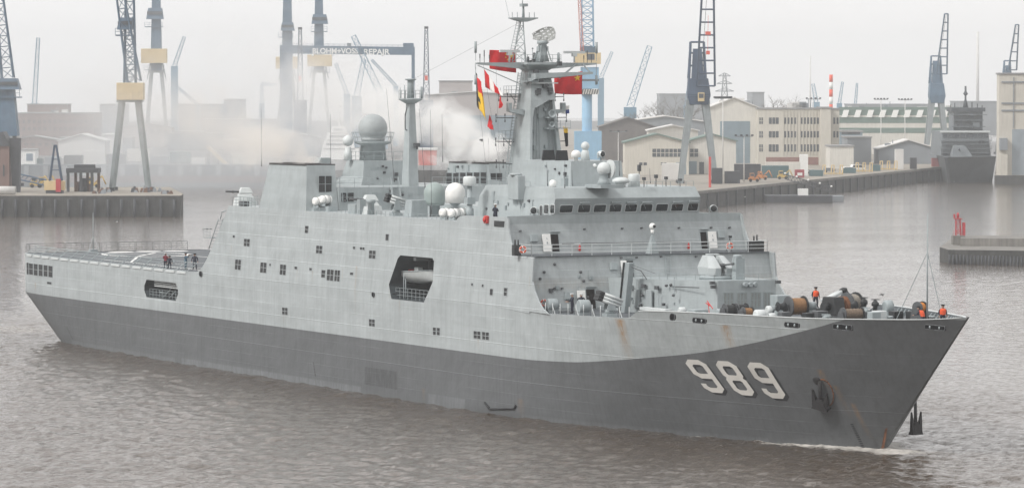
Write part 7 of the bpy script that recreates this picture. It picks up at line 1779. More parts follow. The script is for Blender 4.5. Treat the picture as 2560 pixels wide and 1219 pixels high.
# pale cranes far off
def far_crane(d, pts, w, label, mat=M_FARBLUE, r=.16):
    u0 = pts[0][0]; o = site('far_crane', u0, d, 4.0, label, 'crane', 'pale far cranes in the haze'); k = px(1, d)
    for a, c in zip(pts[:-1], pts[1:]):
        b = MB(); p, q = ((a[0]-u0)*k, 0, zof(a[1], d, 4.0)), ((c[0]-u0)*k, 0, zof(c[1], d, 4.0)); L = math.hypot(q[0]-p[0], q[2]-p[2]); lattice(b, p, q, w, w*.7, max(3, int(L/(w*1.1))), r, r*.55); stuff(b.build('lattice_boom', mat, o))
    b = MB(); b.box(-w*.9, w*.9, -w*.9, w*.9, 0, max(.5, zof(pts[0][1], d, 4.0))); b.build('crane_base', mat, o)
    return o
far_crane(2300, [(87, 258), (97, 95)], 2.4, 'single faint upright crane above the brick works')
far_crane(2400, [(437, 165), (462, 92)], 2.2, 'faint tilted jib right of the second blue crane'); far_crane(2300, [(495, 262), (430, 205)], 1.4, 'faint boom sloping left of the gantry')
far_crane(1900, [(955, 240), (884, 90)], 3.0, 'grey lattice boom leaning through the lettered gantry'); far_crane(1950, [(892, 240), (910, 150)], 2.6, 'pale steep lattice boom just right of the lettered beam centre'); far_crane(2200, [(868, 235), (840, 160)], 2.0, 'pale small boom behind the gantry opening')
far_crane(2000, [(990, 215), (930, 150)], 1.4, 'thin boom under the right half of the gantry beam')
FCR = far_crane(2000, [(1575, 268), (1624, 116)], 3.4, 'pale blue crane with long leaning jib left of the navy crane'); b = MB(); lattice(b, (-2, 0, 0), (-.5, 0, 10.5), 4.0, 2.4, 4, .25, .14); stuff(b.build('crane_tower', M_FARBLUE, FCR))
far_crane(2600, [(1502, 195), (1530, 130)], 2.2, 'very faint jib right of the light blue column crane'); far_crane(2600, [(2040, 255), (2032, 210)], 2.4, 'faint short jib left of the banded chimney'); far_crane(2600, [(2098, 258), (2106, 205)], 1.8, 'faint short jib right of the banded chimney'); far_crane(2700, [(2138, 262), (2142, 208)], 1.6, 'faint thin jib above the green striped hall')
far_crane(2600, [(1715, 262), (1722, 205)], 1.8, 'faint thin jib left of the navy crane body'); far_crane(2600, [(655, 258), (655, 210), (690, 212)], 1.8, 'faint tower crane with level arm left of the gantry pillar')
# pylon
PY = site('power_pylon', 1811, 2100, 4.0, 'grey lattice power pylon right of the navy crane', 'pylon'); k = px(1, 2100); b = MB(); lattice(b, (0, 0, 0), (0, 0, zof(184, 2100, 4.0)), 7.0, 1.2, 9, .22, .12)
for v, w in ((190, 15), (209, 19), (228, 23)): z = zof(v, 2100, 4.0); b.tube((-w*k, 0, z), (w*k, 0, z), .22, 4); b.tube((-w*k, 0, z), (0, 0, z+1.6), .15, 4); b.tube((w*k, 0, z), (0, 0, z+1.6), .15, 4)
stuff(b.build('pylon_lattice', M_FARGREY, PY))

# ------------------------------------------------------------------ quay furniture, right
def lamp_mast(u, vt, vb, d, label, n=6, z0=QZ):
    o = site('lamp_mast', u, d, z0, label, 'lamp post', 'tall lamp masts of the shipyard'); h = zof(vt, d, z0); b = MB(); b.tube((0, 0, 0), (0, 0, h), .22, 8, .12); b.build('mast_pole', M_ROOFWHITE, o)
    b = MB(); b.tube((-2.6, 0, h), (2.6, 0, h), .12, 5); b.build('cross_arm', M_FARGREY, o)
    for i in range(n): x = -2.5+5.0*i/(n-1); b = MB(); b.box(x-.35, x+.35, -.5, .2, h+.1, h+.6); b.build('floodlight', M_STEEL, o)
lamp_mast(1807, 246, 447, 1228, 'tall floodlight mast between the navy crane and the cream assembly hall', 8); lamp_mast(1860, 341, 443, 1232, 'short lamp mast in front of the assembly hall doors', 4); lamp_mast(2202, 249, 385, 1590, 'floodlight mast in front of the green striped hall nearest the stair tower', 5); lamp_mast(2262, 250, 360, 1600, 'floodlight mast over the wide grey gable hall', 5); lamp_mast(2033, 248, 272, 1500, 'floodlight mast rising over the office block roof', 4); lamp_mast(1546, 330, 440, 1300, 'white lamp mast behind the bridge roof radar', 3)
def crate(name, u0, u1, vt, d, label, mat, depth=2.6, z0=QZ, cat='container', ribs=True, group=None):
    uc = (u0+u1)/2; o = site(name, uc, d, z0, label, cat, group); w = px(u1-u0, d)/2; h = zof(vt, d, z0); b = MB(); b.box(-w, w, 0, depth, 0.05, h); b.build('box_body', mat, o, bevel=.06)
    if ribs:
        b = MB(); n = max(3, int(w*2/.9))
        for i in range(n+1): x = -w+.06+(2*w-.12)*i/n; b.box(x-.06, x+.06, -.06, .002, .15, h-.1)
        stuff(b.build('corrugation', mat, o))
    return o
def qd(u, back): return 1025+(u-1540)*(462.0/845.0)+back       # distance of the quay edge at column u, plus a set-back
crate('stacked_container', 1836, 1902, 410, qd(1870, 55), 'long dark container in front of the assembly hall door', M_STEEL); crate('stacked_container', 1905, 1972, 414, qd(1938, 40), 'dark teal container left of the white booth', M_TEAL); crate('stacked_container', 1915, 2000, 405, qd(1955, 60), 'pale cabin row behind the dark teal container', M_CREAM2)
crate('gatehouse_booth', 2000, 2020, 386, qd(2010, 30), 'tall white booth on the quay by the office block', M_WHITE, cat='booth'); crate('red_kiosk', 1988, 2011, 424, qd(2000, 12), 'red kiosk with white panel on the quay edge', pmat('kiosk_red', (0.30, 0.04, 0.05), .6), cat='kiosk', ribs=False)
RK = bpy.data.objects['red_kiosk']; b = MB(); b.box(-.8, .8, -.1, -.02, .7, 1.6); b.build('kiosk_panel', M_WHITE, RK)
for (u0, u1, vt, bk, t, m) in ((2107, 2140, 420, 14, 'teal skip between the first two yellow frames', M_TEAL), (2180, 2201, 412, 14, 'teal skip between the last two yellow frames', M_TEAL), (2024, 2058, 425, 12, 'dark green skip left of the first yellow frame', M_TEAL), (1780, 1806, 420, 40, 'dark skip under the tall floodlight mast', M_STEEL), (1655, 1706, 408, 150, 'white covered stack by the low gable shed', M_ROOFWHITE), (1812, 1850, 428, 25, 'dark bin row behind the quay edge', M_STEEL)):
    crate('yard_skip', u0, u1, vt, qd((u0+u1)/2, bk), t, m, group='skips on the shipyard quay', cat='skip')
def yellow_frame(u0, u1, vt, label):
    uc = (u0+u1)/2; d = qd(uc, 10); o = site('yellow_rack', uc, d, QZ, label, 'rack', 'yellow steel racks along the quay'); w = px(u1-u0, d)/2; h = zof(vt, d, QZ); n = max(3, int(w/1.1))
    for i in range(n):
        x = -w+.3+(2*w-.6)*i/(n-1); b = MB(); b.path([(x-.5, 0, 0.05), (x-.3, 0, h), (x+.5, 0, h), (x+.45, 0, 0.05)], .13, 5); b.path([(x-.5, 1.6, 0.05), (x-.3, 1.6, h), (x+.5, 1.6, h), (x+.45, 1.6, 0.05)], .13, 5); b.tube((x-.3, 0, h), (x-.3, 1.6, h), .12, 5); b.tube((x+.5, 0, h), (x+.5, 1.6, h), .12, 5); stuff(b.build('rack_frame', M_CYEL, o))
    b = MB(); b.box(-w, w, 0, 1.6, .35, .6); b.build('rack_sill', M_YEL, o)
yellow_frame(2058, 2106, 413, 'first yellow rack right of the red kiosk'); yellow_frame(2141, 2180, 407, 'middle yellow rack with teal skips on both sides'); yellow_frame(2201, 2242, 403, 'last yellow rack nearest the white tank')
crate('white_tank', 2238, 2259, 373, qd(2248, 12), 'upright white tank between the last yellow rack and the grey gable hall', M_ROOFWHITE, cat='tank', ribs=False); crate('dark_bollard_house', 2276, 2292, 394, qd(2284, -2), 'dark post house on the quay corner near the moored grey ship', M_STEEL, cat='hut', ribs=False)
crate('red_store_box', 2330, 2350, 395, qd(2340, 10), 'dull red store box beside the moored grey ship bow', pmat('dull_red', (0.25, 0.07, 0.07), .7), ribs=False)
def vehicle(u, bk, L, label, mat, van=False):
    d = qd(u, bk); o = site('parked_van' if van else 'parked_car', u, d, QZ, label, 'van' if van else 'car', 'vehicles parked on the quay', turn=.4); h = 2.1 if van else 1.45
    b = MB(); b.prism([(-L/2, .35), (L/2, .35), (L/2, .95), (L*.32, 1.05), (L*.2, h), (-L*.42, h), (-L/2, 1.1)], 0, 1.8, 'y'); b.build('car_body', mat, o, bevel=.08)
    b = MB(); b.prism([(L*.29, 1.08), (L*.19, h-.15), (-L*.40, h-.15), (-L*.44, 1.12)], -.02, .0, 'y'); b.build('side_glass', M_WINDARK, o)
    for x in (-L*.3, L*.3): b = MB(); b.lathe([(.3, -.1), (.33, -.08), (.33, .1), (.3, .12)], 12, (x, 0, .33), 'y'); b.build('wheel', M_BLACK, o)
for (u, bk, L, t, m, v) in ((1968, 75, 4.6, 'white van before the office block plinth', M_WHITE, True), (2030, 60, 4.4, 'pale car parked left of the white van row', M_CREAM2, False), (2125, 50, 4.8, 'white car parked behind the teal skip', M_WHITE, False), (2147, 46, 5.2, 'white van parked behind the middle yellow rack', M_WHITE, True), (2075, 58, 4.4, 'grey car parked behind the first yellow rack', M_FARGREY, False)): vehicle(u, bk, L, t, m, v)
def machine(u, d, z0, label, mat, s=1.0):
    o = site('yard_machine', u, d, z0, label, 'machine', 'yellow and orange yard machines'); b = MB(); b.box(-1.6*s, 1.6*s, 0, 2*s, .5*s, 1.3*s); b.build('chassis', mat, o, bevel=.08); b = MB(); b.box(-1.2*s, .1*s, .2*s, 1.6*s, 1.3*s, 2.7*s); b.build('cab', mat, o, bevel=.08); b = MB(); b.box(-1.1*s, 0, .12*s, .19*s, 1.8*s, 2.5*s); b.build('cab_glass', M_WINDARK, o)
    b = MB(); b.path([(.4*s, 1*s, 1.2*s), (2.2*s, 1*s, 3.0*s), (3.2*s, 1*s, .9*s)], .18*s, 6); b.build('arm', mat, o)
    for x in (-1.0, 1.0): b = MB(); b.lathe([(.45*s, -.2), (.5*s, 0), (.45*s, .3)], 12, (x*s, 0, .5*s), 'y'); b.build('wheel', M_BLACK, o)
M_ORNG = pmat('machine_orange', (0.55, 0.22, 0.07), .6, var=.2, scale=.5)
for (u, bk, t, m) in ((1885, 14, 'orange loader on the quay left of the truss gangway', M_ORNG), (1957, 10, 'yellow forklift beside the truss gangway head', M_YEL), (1905, 30, 'orange machine by the short lamp mast', M_ORNG)): machine(u, qd(u, bk), QZ, t, m)
for (u, t) in ((90, 'yellow digger left of the small blue crane'), (108, 'yellow digger nearest the small blue crane'), (232, 'yellow machine beside the rusty plant on the pier')): machine(u, 1125, 5.3, t, M_YEL, 1.1)
# red post by the crane leg
crate('red_signal_post', 1772, 1778, 392, qd(1775, 3), 'thin red post on the quay before the navy crane leg', pmat('post_red', (0.55, 0.07, 0.06), .6), .6, ribs=False, cat='post')
# pontoon and truss gangway
PN = site('mooring_pontoon', 2010, 1170, 0.0, 'dark flat pontoon with truss gangway beside the long quay', 'pontoon'); k = px(1, 1170); b = MB(); b.box(-95*k, 72*k, 0, 10, -.6, 2.0); b.build('pontoon_hull', M_STEEL, PN, bevel=.15)
b = MB(); b.box(60*k, 108*k, 11, 20, -.6, 1.6); b.build('pontoon_end', M_FARGREY, PN)
b = MB(); b.box(-12*k, 12*k, 2, 6, 2.0, 3.9); b.build('white_hut', M_WHITE, PN)
b = MB(); p, q = np.array((-42*k, 9, 6.6)), np.array((70*k, 2, 3.0))
for dz_ in (0, 1.3): b.tube(p+np.array([0, 0, dz_]), q+np.array([0, 0, dz_]), .14, 5)
for i in range(15): t = i/14; c = p+(q-p)*t; b.tube(c, c+np.array([(q-p)[0]/28, 0, 1.3]), .08, 4); b.tube(c+np.array([(q-p)[0]/28, 0, 1.3]), c+(q-p)/14, .08, 4) if i < 14 else None
stuff(b.build('truss_gangway', M_STEEL, PN))
for i in range(5): t = i/4; c = p+(q-p)*t; b = MB(); b.sphere(c+np.array([0, -.3, 1.6]), .32, 8); b.build('gangway_lamp', M_WHITE, PN)
# floating work platform boat beside quay? moored grey ship
MS = site('moored_ship', 2428, 1420, 0.0, 'dark grey moored naval ship seen bow on beside the tall dock hall', 'ship'); d = 1420; k = px(1, d); Zs = lambda v: height(v, d); Xs_ = lambda u: (u-2428)*k
M_MSH = pmat('moored_hull_grey', (0.060, 0.070, 0.080), .6, var=.15, scale=.3, streak=.2); M_MSU = pmat('moored_upper_grey', (0.15, 0.17, 0.185), .6, var=.15, scale=.3, streak=.15)
b = MB(); zt = Zs(392); b.hexa([(Xs_(2372), 0, -1), (Xs_(2376), -1, -1), (Xs_(2488), 10, -1), (Xs_(2488), 60, -1), (Xs_(2400), 60, -1)], [(Xs_(2354), -9, zt), (Xs_(2360), -11, zt), (Xs_(2497), 8, zt), (Xs_(2500), 60, zt), (Xs_(2385), 60, zt)]); b.build('hull', M_MSH, MS)
b = MB(); b.hexa([(Xs_(2366), 18, zt), (Xs_(2492), 18, zt), (Xs_(2492), 55, zt), (Xs_(2366), 55, zt)], [(Xs_(2370), 21, Zs(330)), (Xs_(2488), 21, Zs(330)), (Xs_(2488), 55, Zs(330)), (Xs_(2370), 55, Zs(330))]); b.build('forward_house', M_MSU, MS)
b = MB(); b.box(Xs_(2366), Xs_(2492), 20, 20.9, Zs(333), Zs(328)); b.build('bridge_roof', M_PALE, MS)
for v, a, c in ((352, 2364, 2494), (362, 2368, 2490), (373, 2364, 2494), (384, 2366, 2492)): b = MB(); b.box(Xs_(a), Xs_(c), 17.0, 19.4, Zs(v)-.16, Zs(v)+.16); b.build('deck_edge', M_MSU, MS); stuff(railing('deck_rail', [(Xs_(a), 17.1, Zs(v)+.16), (Xs_(c), 17.1, Zs(v)+.16)], .9, 2, 1.6, r=.05, pr=.06, mat=M_MSU, parent=MS))
for i, (a, c, e, g) in enumerate(((2410, 318, 2424, 300), (2450, 322, 2468, 306), (2440, 296, 2452, 284), (2420, 380, 2430, 372), (2462, 360, 2474, 350))): b = MB(); b.box(Xs_(a), Xs_(e), 19 if g > 330 else 22.8, 25, Zs(c), Zs(g)); b.build('deck_locker', M_MSU if i % 2 else M_MSH, MS)
for v, a, c in ((318, 2396, 2482), (302, 2400, 2478), (288, 2394, 2486)): b = MB(); b.box(Xs_(a), Xs_(c), 22.4, 24.4, Zs(v)-.14, Zs(v)+.14); b.build('tower_gallery', M_MSU, MS)
for u, v in ((2398, 262), (2408, 258), (2466, 260), (2478, 264), (2452, 256)): b = MB(); b.tube((Xs_(u), 28, Zs(271)), (Xs_(u), 28, Zs(v)), .2, 5); b.build('radar_post', M_MSH, MS)
for i in range(8): b = MB(); x = Xs_(2372+i*15); b.box(x, x+px(11, d), 19.6, 20.4, Zs(344), Zs(338)); b.build('window', M_WINDARK, MS)
b = MB(); b.hexa([(Xs_(2402), 24, Zs(330)), (Xs_(2476), 24, Zs(330)), (Xs_(2476), 40, Zs(330)), (Xs_(2402), 40, Zs(330))], [(Xs_(2402), 24, Zs(280)), (Xs_(2476), 24, Zs(280)), (Xs_(2476), 40, Zs(280)), (Xs_(2402), 40, Zs(280))]); b.build('tower_house', M_MSU, MS)
b = MB(); b.box(Xs_(2396), Xs_(2482), 23, 40, Zs(280), Zs(270)); b.build('radar_deck', M_MSH, MS)
b = MB(); b.lathe([(1.0, Zs(270)), (.5, Zs(252)), (.35, Zs(250)), (.35, Zs(215))], 10, (Xs_(2437), 30, 0)); b.lathe([(.3, Zs(240)), (.9, Zs(235)), (.3, Zs(228))], 10, (Xs_(2437), 30, 0)); b.build('mast', M_MSH, MS)
b = MB(); b.hexa([(Xs_(2385), 6, zt), (Xs_(2437), 6, zt), (Xs_(2437), 14, zt), (Xs_(2385), 14, zt)], [(Xs_(2392), 8, Zs(364)), (Xs_(2418), 8, Zs(364)), (Xs_(2418), 13, Zs(364)), (Xs_(2392), 13, Zs(364))]); b.build('gun_turret', M_MSU, MS); b = MB(); b.tube((Xs_(2404), 8, zt+2.2), (Xs_(2400), 2, zt+2.8), .25, 8); b.build('gun_barrel', M_MSH, MS)
b = MB(); b.hexa([(Xs_(2372), -1.2, .3), (Xs_(2386), -.8, .3), (Xs_(2388), -.4, 5.5), (Xs_(2371), -3.2, 5.5)], [(Xs_(2372), -1.5, .3), (Xs_(2386), -1.1, .3), (Xs_(2388), -.7, 5.5), (Xs_(2371), -3.5, 5.5)]); b.build('pale_bow_patch', M_FARGREY, MS)
# jetty with the beacon, right
jp = [ground(2350, 770), ground(2372, 757), ground(3300, 735), ground(3300, 860), ground(2380, 815)]
jz = 2.6
b = MB(); b.hexa([(p[0], p[1], -2.4) for p in jp], [(p[0], p[1], jz) for p in jp]); JT = b.build('stone_jetty', [M_CONCD, M_CONC]); 
for f in JT.data.polygons: f.material_index = 1 if f.normal.z > .5 else 0
tag(JT, 'low stone jetty with dark wet face carrying the red beacon', 'jetty')
b = MB(); jq = [ground(2402, 775), ground(3300, 760), ground(3300, 775), ground(2405, 790)]; b.hexa([(p[0], p[1], jz) for p in jq], [(p[0], p[1], jz+1.5) for p in jq]); b.build('jetty_parapet', M_CONC, JT)
for i in range(24): p = ground(2375+i*9, 756-.4*i); b = MB(); b.tube((p[0], p[1], -1), (p[0], p[1], 1.7), .22, 6); b.build('timber_pile', M_STEEL, JT)
BC = site('beacon', 2398, 782, jz, 'red lattice beacon standing on its concrete block at the jetty head', 'beacon'); d = 782; k = px(1, d)
b = MB(); b.box(-17*k, 14*k, -1.2, 1.6, 0, zof(588, d, jz)); b.build('beacon_block', M_CONC, BC, bevel=.08)
zb = zof(588, d, jz); M_BRED = pmat('beacon_red', (0.42, 0.035, 0.045), .6, var=.1, scale=.8); b = MB(); lattice(b, (-.1, 0, zb), (-.2, 0, zof(545, d, jz)), 1.0, .8, 4, .09, .05); stuff(b.build('beacon_lattice', M_BRED, BC))
b = MB(); b.box(-.9, .6, -.6, .6, zof(548, d, jz), zof(546, d, jz)); b.build('beacon_gallery', M_BRED, BC); b = MB(); b.lathe([(.25, zof(546, d, jz)), (.28, zof(536, d, jz)), (.1, zof(531, d, jz))], 12, (-.2, 0, 0)); b.build('beacon_lantern', M_BRED, BC); b = MB(); b.box(.65, 1.2, -.3, .3, zb, zof(556, d, jz)); b.build('beacon_cabinet', M_BRED, BC); b = MB(); b.box(-1.05, -.75, -.3, .3, zof(545, d, jz), zof(535, d, jz)); b.build('beacon_lamp_box', M_BRED, BC)
stuff(railing('beacon_rail', [(-1.2, -1.1, zb), (1.0, -1.1, zb)], 1.0, 2, .8, mat=M_BRED, parent=BC))

# ------------------------------------------------------------------ left pier: plant and dock wall
DK = site('floating_dock', 470, 1345, 0.0, 'long dark blue dock wall with red waterline band across the left basin', 'dock'); d = 1345; k = px(1, d)
b = MB(); b.box(-420*k, 240*k, 0, 14, -1, zof(412, d, 0)); b.build('dock_wall', pmat('dock_blue', (0.065, 0.085, 0.105), .7, var=.2, scale=.15, streak=.25), DK)
b = MB(); b.box(-420*k-.1, 240*k+.1, -.15, 14, 1.8, 4.0); b.build('dock_red_band', pmat('faded_maroon', (0.13, 0.085, 0.085), .8, var=.25, scale=.2, streak=.2), DK)
for i in range(14): b = MB(); x = (-410+i*48)*k; b.box(x, x+1.6, -.5, -.002, 4.1, zof(414, d, 0)); b.build('wall_buttress', M_FARGREY, DK)
BT = site('brick_tower', 8, 1075, 5.3, 'red brick tower with dark steel hood at the edge of the pier', 'tower'); d = 1075; k = px(1, d)
b = MB(); b.box(-45*k, 15*k, 0, 8, 0, zof(365, d, 5.3)); b.build('wall', M_BRICK, BT); b = MB(); b.hexa([(-48*k, -.5, zof(365, d, 5.3)), (18*k, -.5, zof(365, d, 5.3)), (18*k, 8, zof(365, d, 5.3)), (-48*k, 8, zof(365, d, 5.3))], [(-48*k, 0, zof(338, d, 5.3)), (0, 0, zof(329, d, 5.3)), (0, 8, zof(329, d, 5.3)), (-48*k, 8, zof(338, d, 5.3))]); b.build('steel_hood', M_STEEL, BT)
b = MB(); b.hexa([(22*k, 1, 0), (40*k, 1, 0), (40*k, 3, 0), (22*k, 3, 0)], [(14*k, 1, zof(345, d, 5.3)), (42*k, 1, zof(345, d, 5.3)), (42*k, 3, zof(345, d, 5.3)), (14*k, 3, zof(345, d, 5.3))]); b.build('hood_leg', M_STEEL, BT)
b = MB(); b.box(0, 3*k, -.3, -.002, zof(440, d, 5.3), zof(412, d, 5.3)); b.build('window', M_WINDARK, BT)
SB = site('small_derrick', 138, 1065, 5.3, 'small dark blue derrick with yellow cabin on the pier', 'crane'); d = 1065; k = px(1, d)
b = MB(); zt = zof(362, d, 5.3); zc = zof(452, d, 5.3)
for s in (-1, 1): b.tube((s*15*k, 0, zc), (s*2*k, 0, zt), .22, 5); b.tube((s*15*k, 3, zc), (s*2*k, 1.5, zt), .18, 5)
for t in (.3, .6): b.tube((-15*k*(1-t), 0, zc+(zt-zc)*t), (15*k*(1-t), 0, zc+(zt-zc)*t), .12, 4)
b.tube((0, .5, zt), (16*k, 0, zc+1), .1, 4); stuff(b.build('derrick_frame', M_NAVYBLUE, SB))
b = MB(); b.box(-28*k, 22*k, 0, 3.5, .8, zc); b.build('derrick_cabin', M_CYEL, SB, bevel=.08); b = MB(); b.box(-24*k, 18*k, .2, 3.2, 0, .8); b.build('derrick_bed', M_STEEL, SB); b = MB(); b.box(2*k, 14*k, -.8, -.05, .4, zof(447, d, 5.3)); b.build('red_tank', M_BRED, SB)
RPn = site('rusty_plant', 203, 1080, 5.3, 'dark rusty steel plant with open decks standing on the pier', 'plant'); d = 1080; k = px(1, d)
b = MB(); b.box(-38*k, 42*k, 0, 8, zof(432, d, 5.3), zof(421, d, 5.3)); b.build('plant_deck', M_STEEL, RPn)
for i, x in enumerate((-34, -20, -2, 10, 26, 38)): b = MB(); b.box(x*k-.35, x*k+.35, .5+(i % 2)*5, 1.4+(i % 2)*5, 0, zof(432, d, 5.3)); b.build('plant_leg', M_RUSTY if i % 2 else M_STEEL, RPn)
for i, (x, w, v) in enumerate(((-14, 9, 455), (4, 10, 446), (20, 8, 460))): b = MB(); b.box((x-w/2)*k, (x+w/2)*k, 2, 5, 0, zof(v, d, 5.3)); b.build('plant_vessel', (M_RUSTY, M_STEEL, M_RUSTY)[i], RPn, bevel=.1)
b = MB(); b.box(-20*k, 30*k, 2, 6, zof(421, d, 5.3), zof(412, d, 5.3)); b.build('plant_hood', M_STEEL, RPn)
PP = site('steel_pipe', 10, 1050, 5.3, 'large pale steel pipe lying on the pier edge', 'pipe'); k = px(1, 1050); b = MB(); b.lathe([(1.1, -70*k), (1.1, 28*k), (.95, 28*k), (.95, 20*k)], 20, (0, 1.2, 1.1), 'x'); b.build('pipe_shell', M_ROOFWHITE, PP); b = MB(); b.lathe([(.94, 27*k), (.01, 27.2*k)], 20, (0, 1.2, 1.1), 'x'); b.build('pipe_mouth', M_STEEL, PP)
TG = site('blue_gangway', 40, 1100, 5.3, 'blue truss gangway sloping down over the pier', 'gangway'); k = px(1, 1100); b = MB(); p, q = np.array((-90*k, 0, 5.2)), np.array((75*k, 0, 1.2))
for z in (0, 1.5):
    for y in (0, 1.8): b.tube(p+np.array([0, y, z]), q+np.array([0, y, z]), .16, 5)
for i in range(16): c = p+(q-p)*i/15; e = p+(q-p)*min(1, (i+1)/15); b.tube(c, e+np.array([0, 0, 1.5]), .1, 4)
stuff(b.build('truss', M_CBLUE, TG))
for i, (u, d, r, t) in enumerate(((262, 1075, .9, 'dark bollard heap left of the pier crane'), (352, 1075, 1.2, 'heap of dark rope and scrap right of the pier crane legs'), (380, 1080, 1.0, 'scrap heap near the pier end'), (418, 1058, .7, 'round winch on the pier corner'), (245, 1062, .8, 'small scrap pile behind the rusty plant'))):
    o = site('scrap_heap', u, d, 5.3, t, 'scrap', 'scrap heaps on the pier'); rs = random.Random(i)
    for j in range(9): b = MB(); x, y = rs.uniform(-2, 2)*r, rs.uniform(0, 2); h = rs.uniform(.5, 1.6)*r; b.hexa([(x-.6, y-.5, 0), (x+.6, y-.4, 0), (x+.5, y+.5, 0), (x-.5, y+.5, 0)], [(x-.3, y-.2, h), (x+.25, y-.2, h*.9), (x+.2, y+.2, h), (x-.2, y+.3, h*.8)]); b.build('scrap_piece', (M_STEEL, M_RUSTY, M_FARGREY)[j % 3], o)
# white yacht moored behind the aft deckhouse
YT = site('white_yacht', 848, 1600, 5.0, 'white motor yacht with domed mast laid up behind the aft radome', 'yacht'); d = 1600; k = px(1, d); Zy = lambda v: zof(v, d, 5.0); X = lambda u: (u-848)*k
for (a, c, e, g, nm) in ((800, 372, 900, 410, 'yacht_hull'), (806, 350, 886, 371, 'main_deck_house'), (814, 332, 874, 349.5, 'upper_deck_house'), (826, 316, 866, 331.5, 'bridge_deck')):
    b = MB(); b.hexa([(X(a), 0, max(0, Zy(g))), (X(e), 0, max(0, Zy(g))), (X(e), 8, max(0, Zy(g))), (X(a), 8, max(0, Zy(g)))], [(X(a)+.8, .6, Zy(c)), (X(e)-.6, .6, Zy(c)), (X(e)-.6, 7, Zy(c)), (X(a)+.8, 7, Zy(c))]); b.build(nm, M_WHITE, YT, bevel=.15)
    if nm != 'yacht_hull': b = MB(); zz = (Zy(c)+Zy(g))/2; b.box(X(a)+1.5, X(e)-1.5, .02, .3, zz-.35, zz+.35); b.build('window_band', M_WINDARK, YT)
b = MB(); b.tube((0, 3, Zy(316)), (0, 3, Zy(268)), .5, 8, .25); b.box(-1.8, 1.8, 2.8, 3.2, Zy(300), Zy(298)); b.build('yacht_mast', M_WHITE, YT); b = MB(); b.sphere((0, 3, Zy(264)), 1.0, 12); b.build('mast_dome', M_WHITE, YT)
# bare winter trees beyond the dark roofs
M_BARK = pmat('bare_twigs', (0.10, 0.085, 0.075), .9, var=.2, scale=2)
def bare_tree(u, d, vt, w, label, seed):
    o = site('bare_tree', u, d, 4.0, label, 'tree', 'bare trees behind the sheds'); rs = random.Random(seed); h = zof(vt, d, 4.0); b = MB(); b.tube((0, 0, 0), (0, 0, h*.45), .5, 6, .32); b.build('trunk', M_BARK, o); c = MB()
    def grow(p, dr, L, r, n):
        q = p+dr*L; c.tube(p, q, r, 4, r*.6, cap=False)
        if n == 0: return
        for _ in range(3 if n > 1 else 5):
            v = dr+np.array([rs.uniform(-.9, .9)*w, rs.uniform(-.9, .9), rs.uniform(-.25, .5)]); grow(p+dr*L*rs.uniform(.55, 1), v/np.linalg.norm(v), L*rs.uniform(.55, .8), r*.55, n-1)
    for i in range(5):
        v = np.array([rs.uniform(-.7, .7)*w, rs.uniform(-.6, .6), 1.0]); grow(np.array([0, 0, h*(.25+.05*i)]), v/np.linalg.norm(v), h*.30, .22, 3)
    stuff(c.build('crown', M_BARK, o))
for i, (u, d, vt, t) in enumerate(((1655, 1950, 250, 'bare tree left in the group behind the stepped shed'), (1690, 1960, 247, 'tallest bare tree of the group left of the navy crane'), (1722, 1950, 255, 'bare tree half hidden by the navy crane legs'), (1598, 1960, 268, 'low bare tree by the pale leaning crane'), (1930, 2000, 242, 'bare tree above the assembly hall ridge'), (1960, 2000, 240, 'bare tree over the office block roof'))): bare_tree(u, d, vt, 1.3, t, i)

# ------------------------------------------------------------------ yard clutter behind the left dock
CL = [(60, 104, 396, 1405, 'dark teal container stack left of the small blue derrick mast', 'c', M_TEAL), (112, 150, 392, 1450, 'grey plate stack behind the small blue derrick', 'c', M_FARGREY), (160, 205, 388, 1430, 'dark block store left of the pier crane legs', 'c', M_STEEL),
      (208, 262, 376, 1500, 'pale block store behind the pier crane legs', 'c', M_ROOFWHITE), (266, 312, 385, 1440, 'dark container row between the pier crane legs', 'c', M_STEEL), (318, 372, 372, 1560, 'pale long store right of the pier crane legs', 'c', M_CREAM2),
      (376, 420, 390, 1430, 'grey container row under the second blue crane', 'c', M_FARGREY), (424, 476, 380, 1520, 'teal store left of the conveyor ramp foot', 'c', M_TEAL), (478, 512, 394, 1440, 'white tank store at the conveyor ramp head', 'c', M_ROOFWHITE),
      (580, 640, 384, 1480, 'pale crate stack right of the conveyor ramp', 'c', M_CREAM2), (150, 330, 345, 1800, 'long grey shed behind the pier crane', 'h', M_FARGREY), (300, 430, 318, 1950, 'grey works hall behind the second blue crane legs', 'h', M_PINK), (420, 560, 335, 1850, 'low grey works hall left of the funnel smoke', 'h', M_FARGREY),
      (560, 700, 322, 1950, 'pale works hall behind the tan funnel smoke', 'h', M_PINK), (700, 800, 345, 1700, 'grey hall behind the gantry pillar foot', 'h', M_FARGREY), (20, 150, 350, 1700, 'low brick store in front of the works building', 'h', M_BRICK)]
for (u0, u1, vt, d, t, kd, m) in CL:
    if kd == 'c': crate('yard_store', u0, u1, vt, d, t, m, 5, 5.0, 'store', group='stores on the left dock yard')
    else: hall('yard_shed', u0, u1, vt, d, 5.0, 14, m, t, M_ROOFGREY, 1.5 if u1-u0 < 135 else 0, wins=[(u, vt+8, u+8, vt+14) for u in range(int(u0)+8, int(u1)-10, 17)], group='sheds behind the left dock')
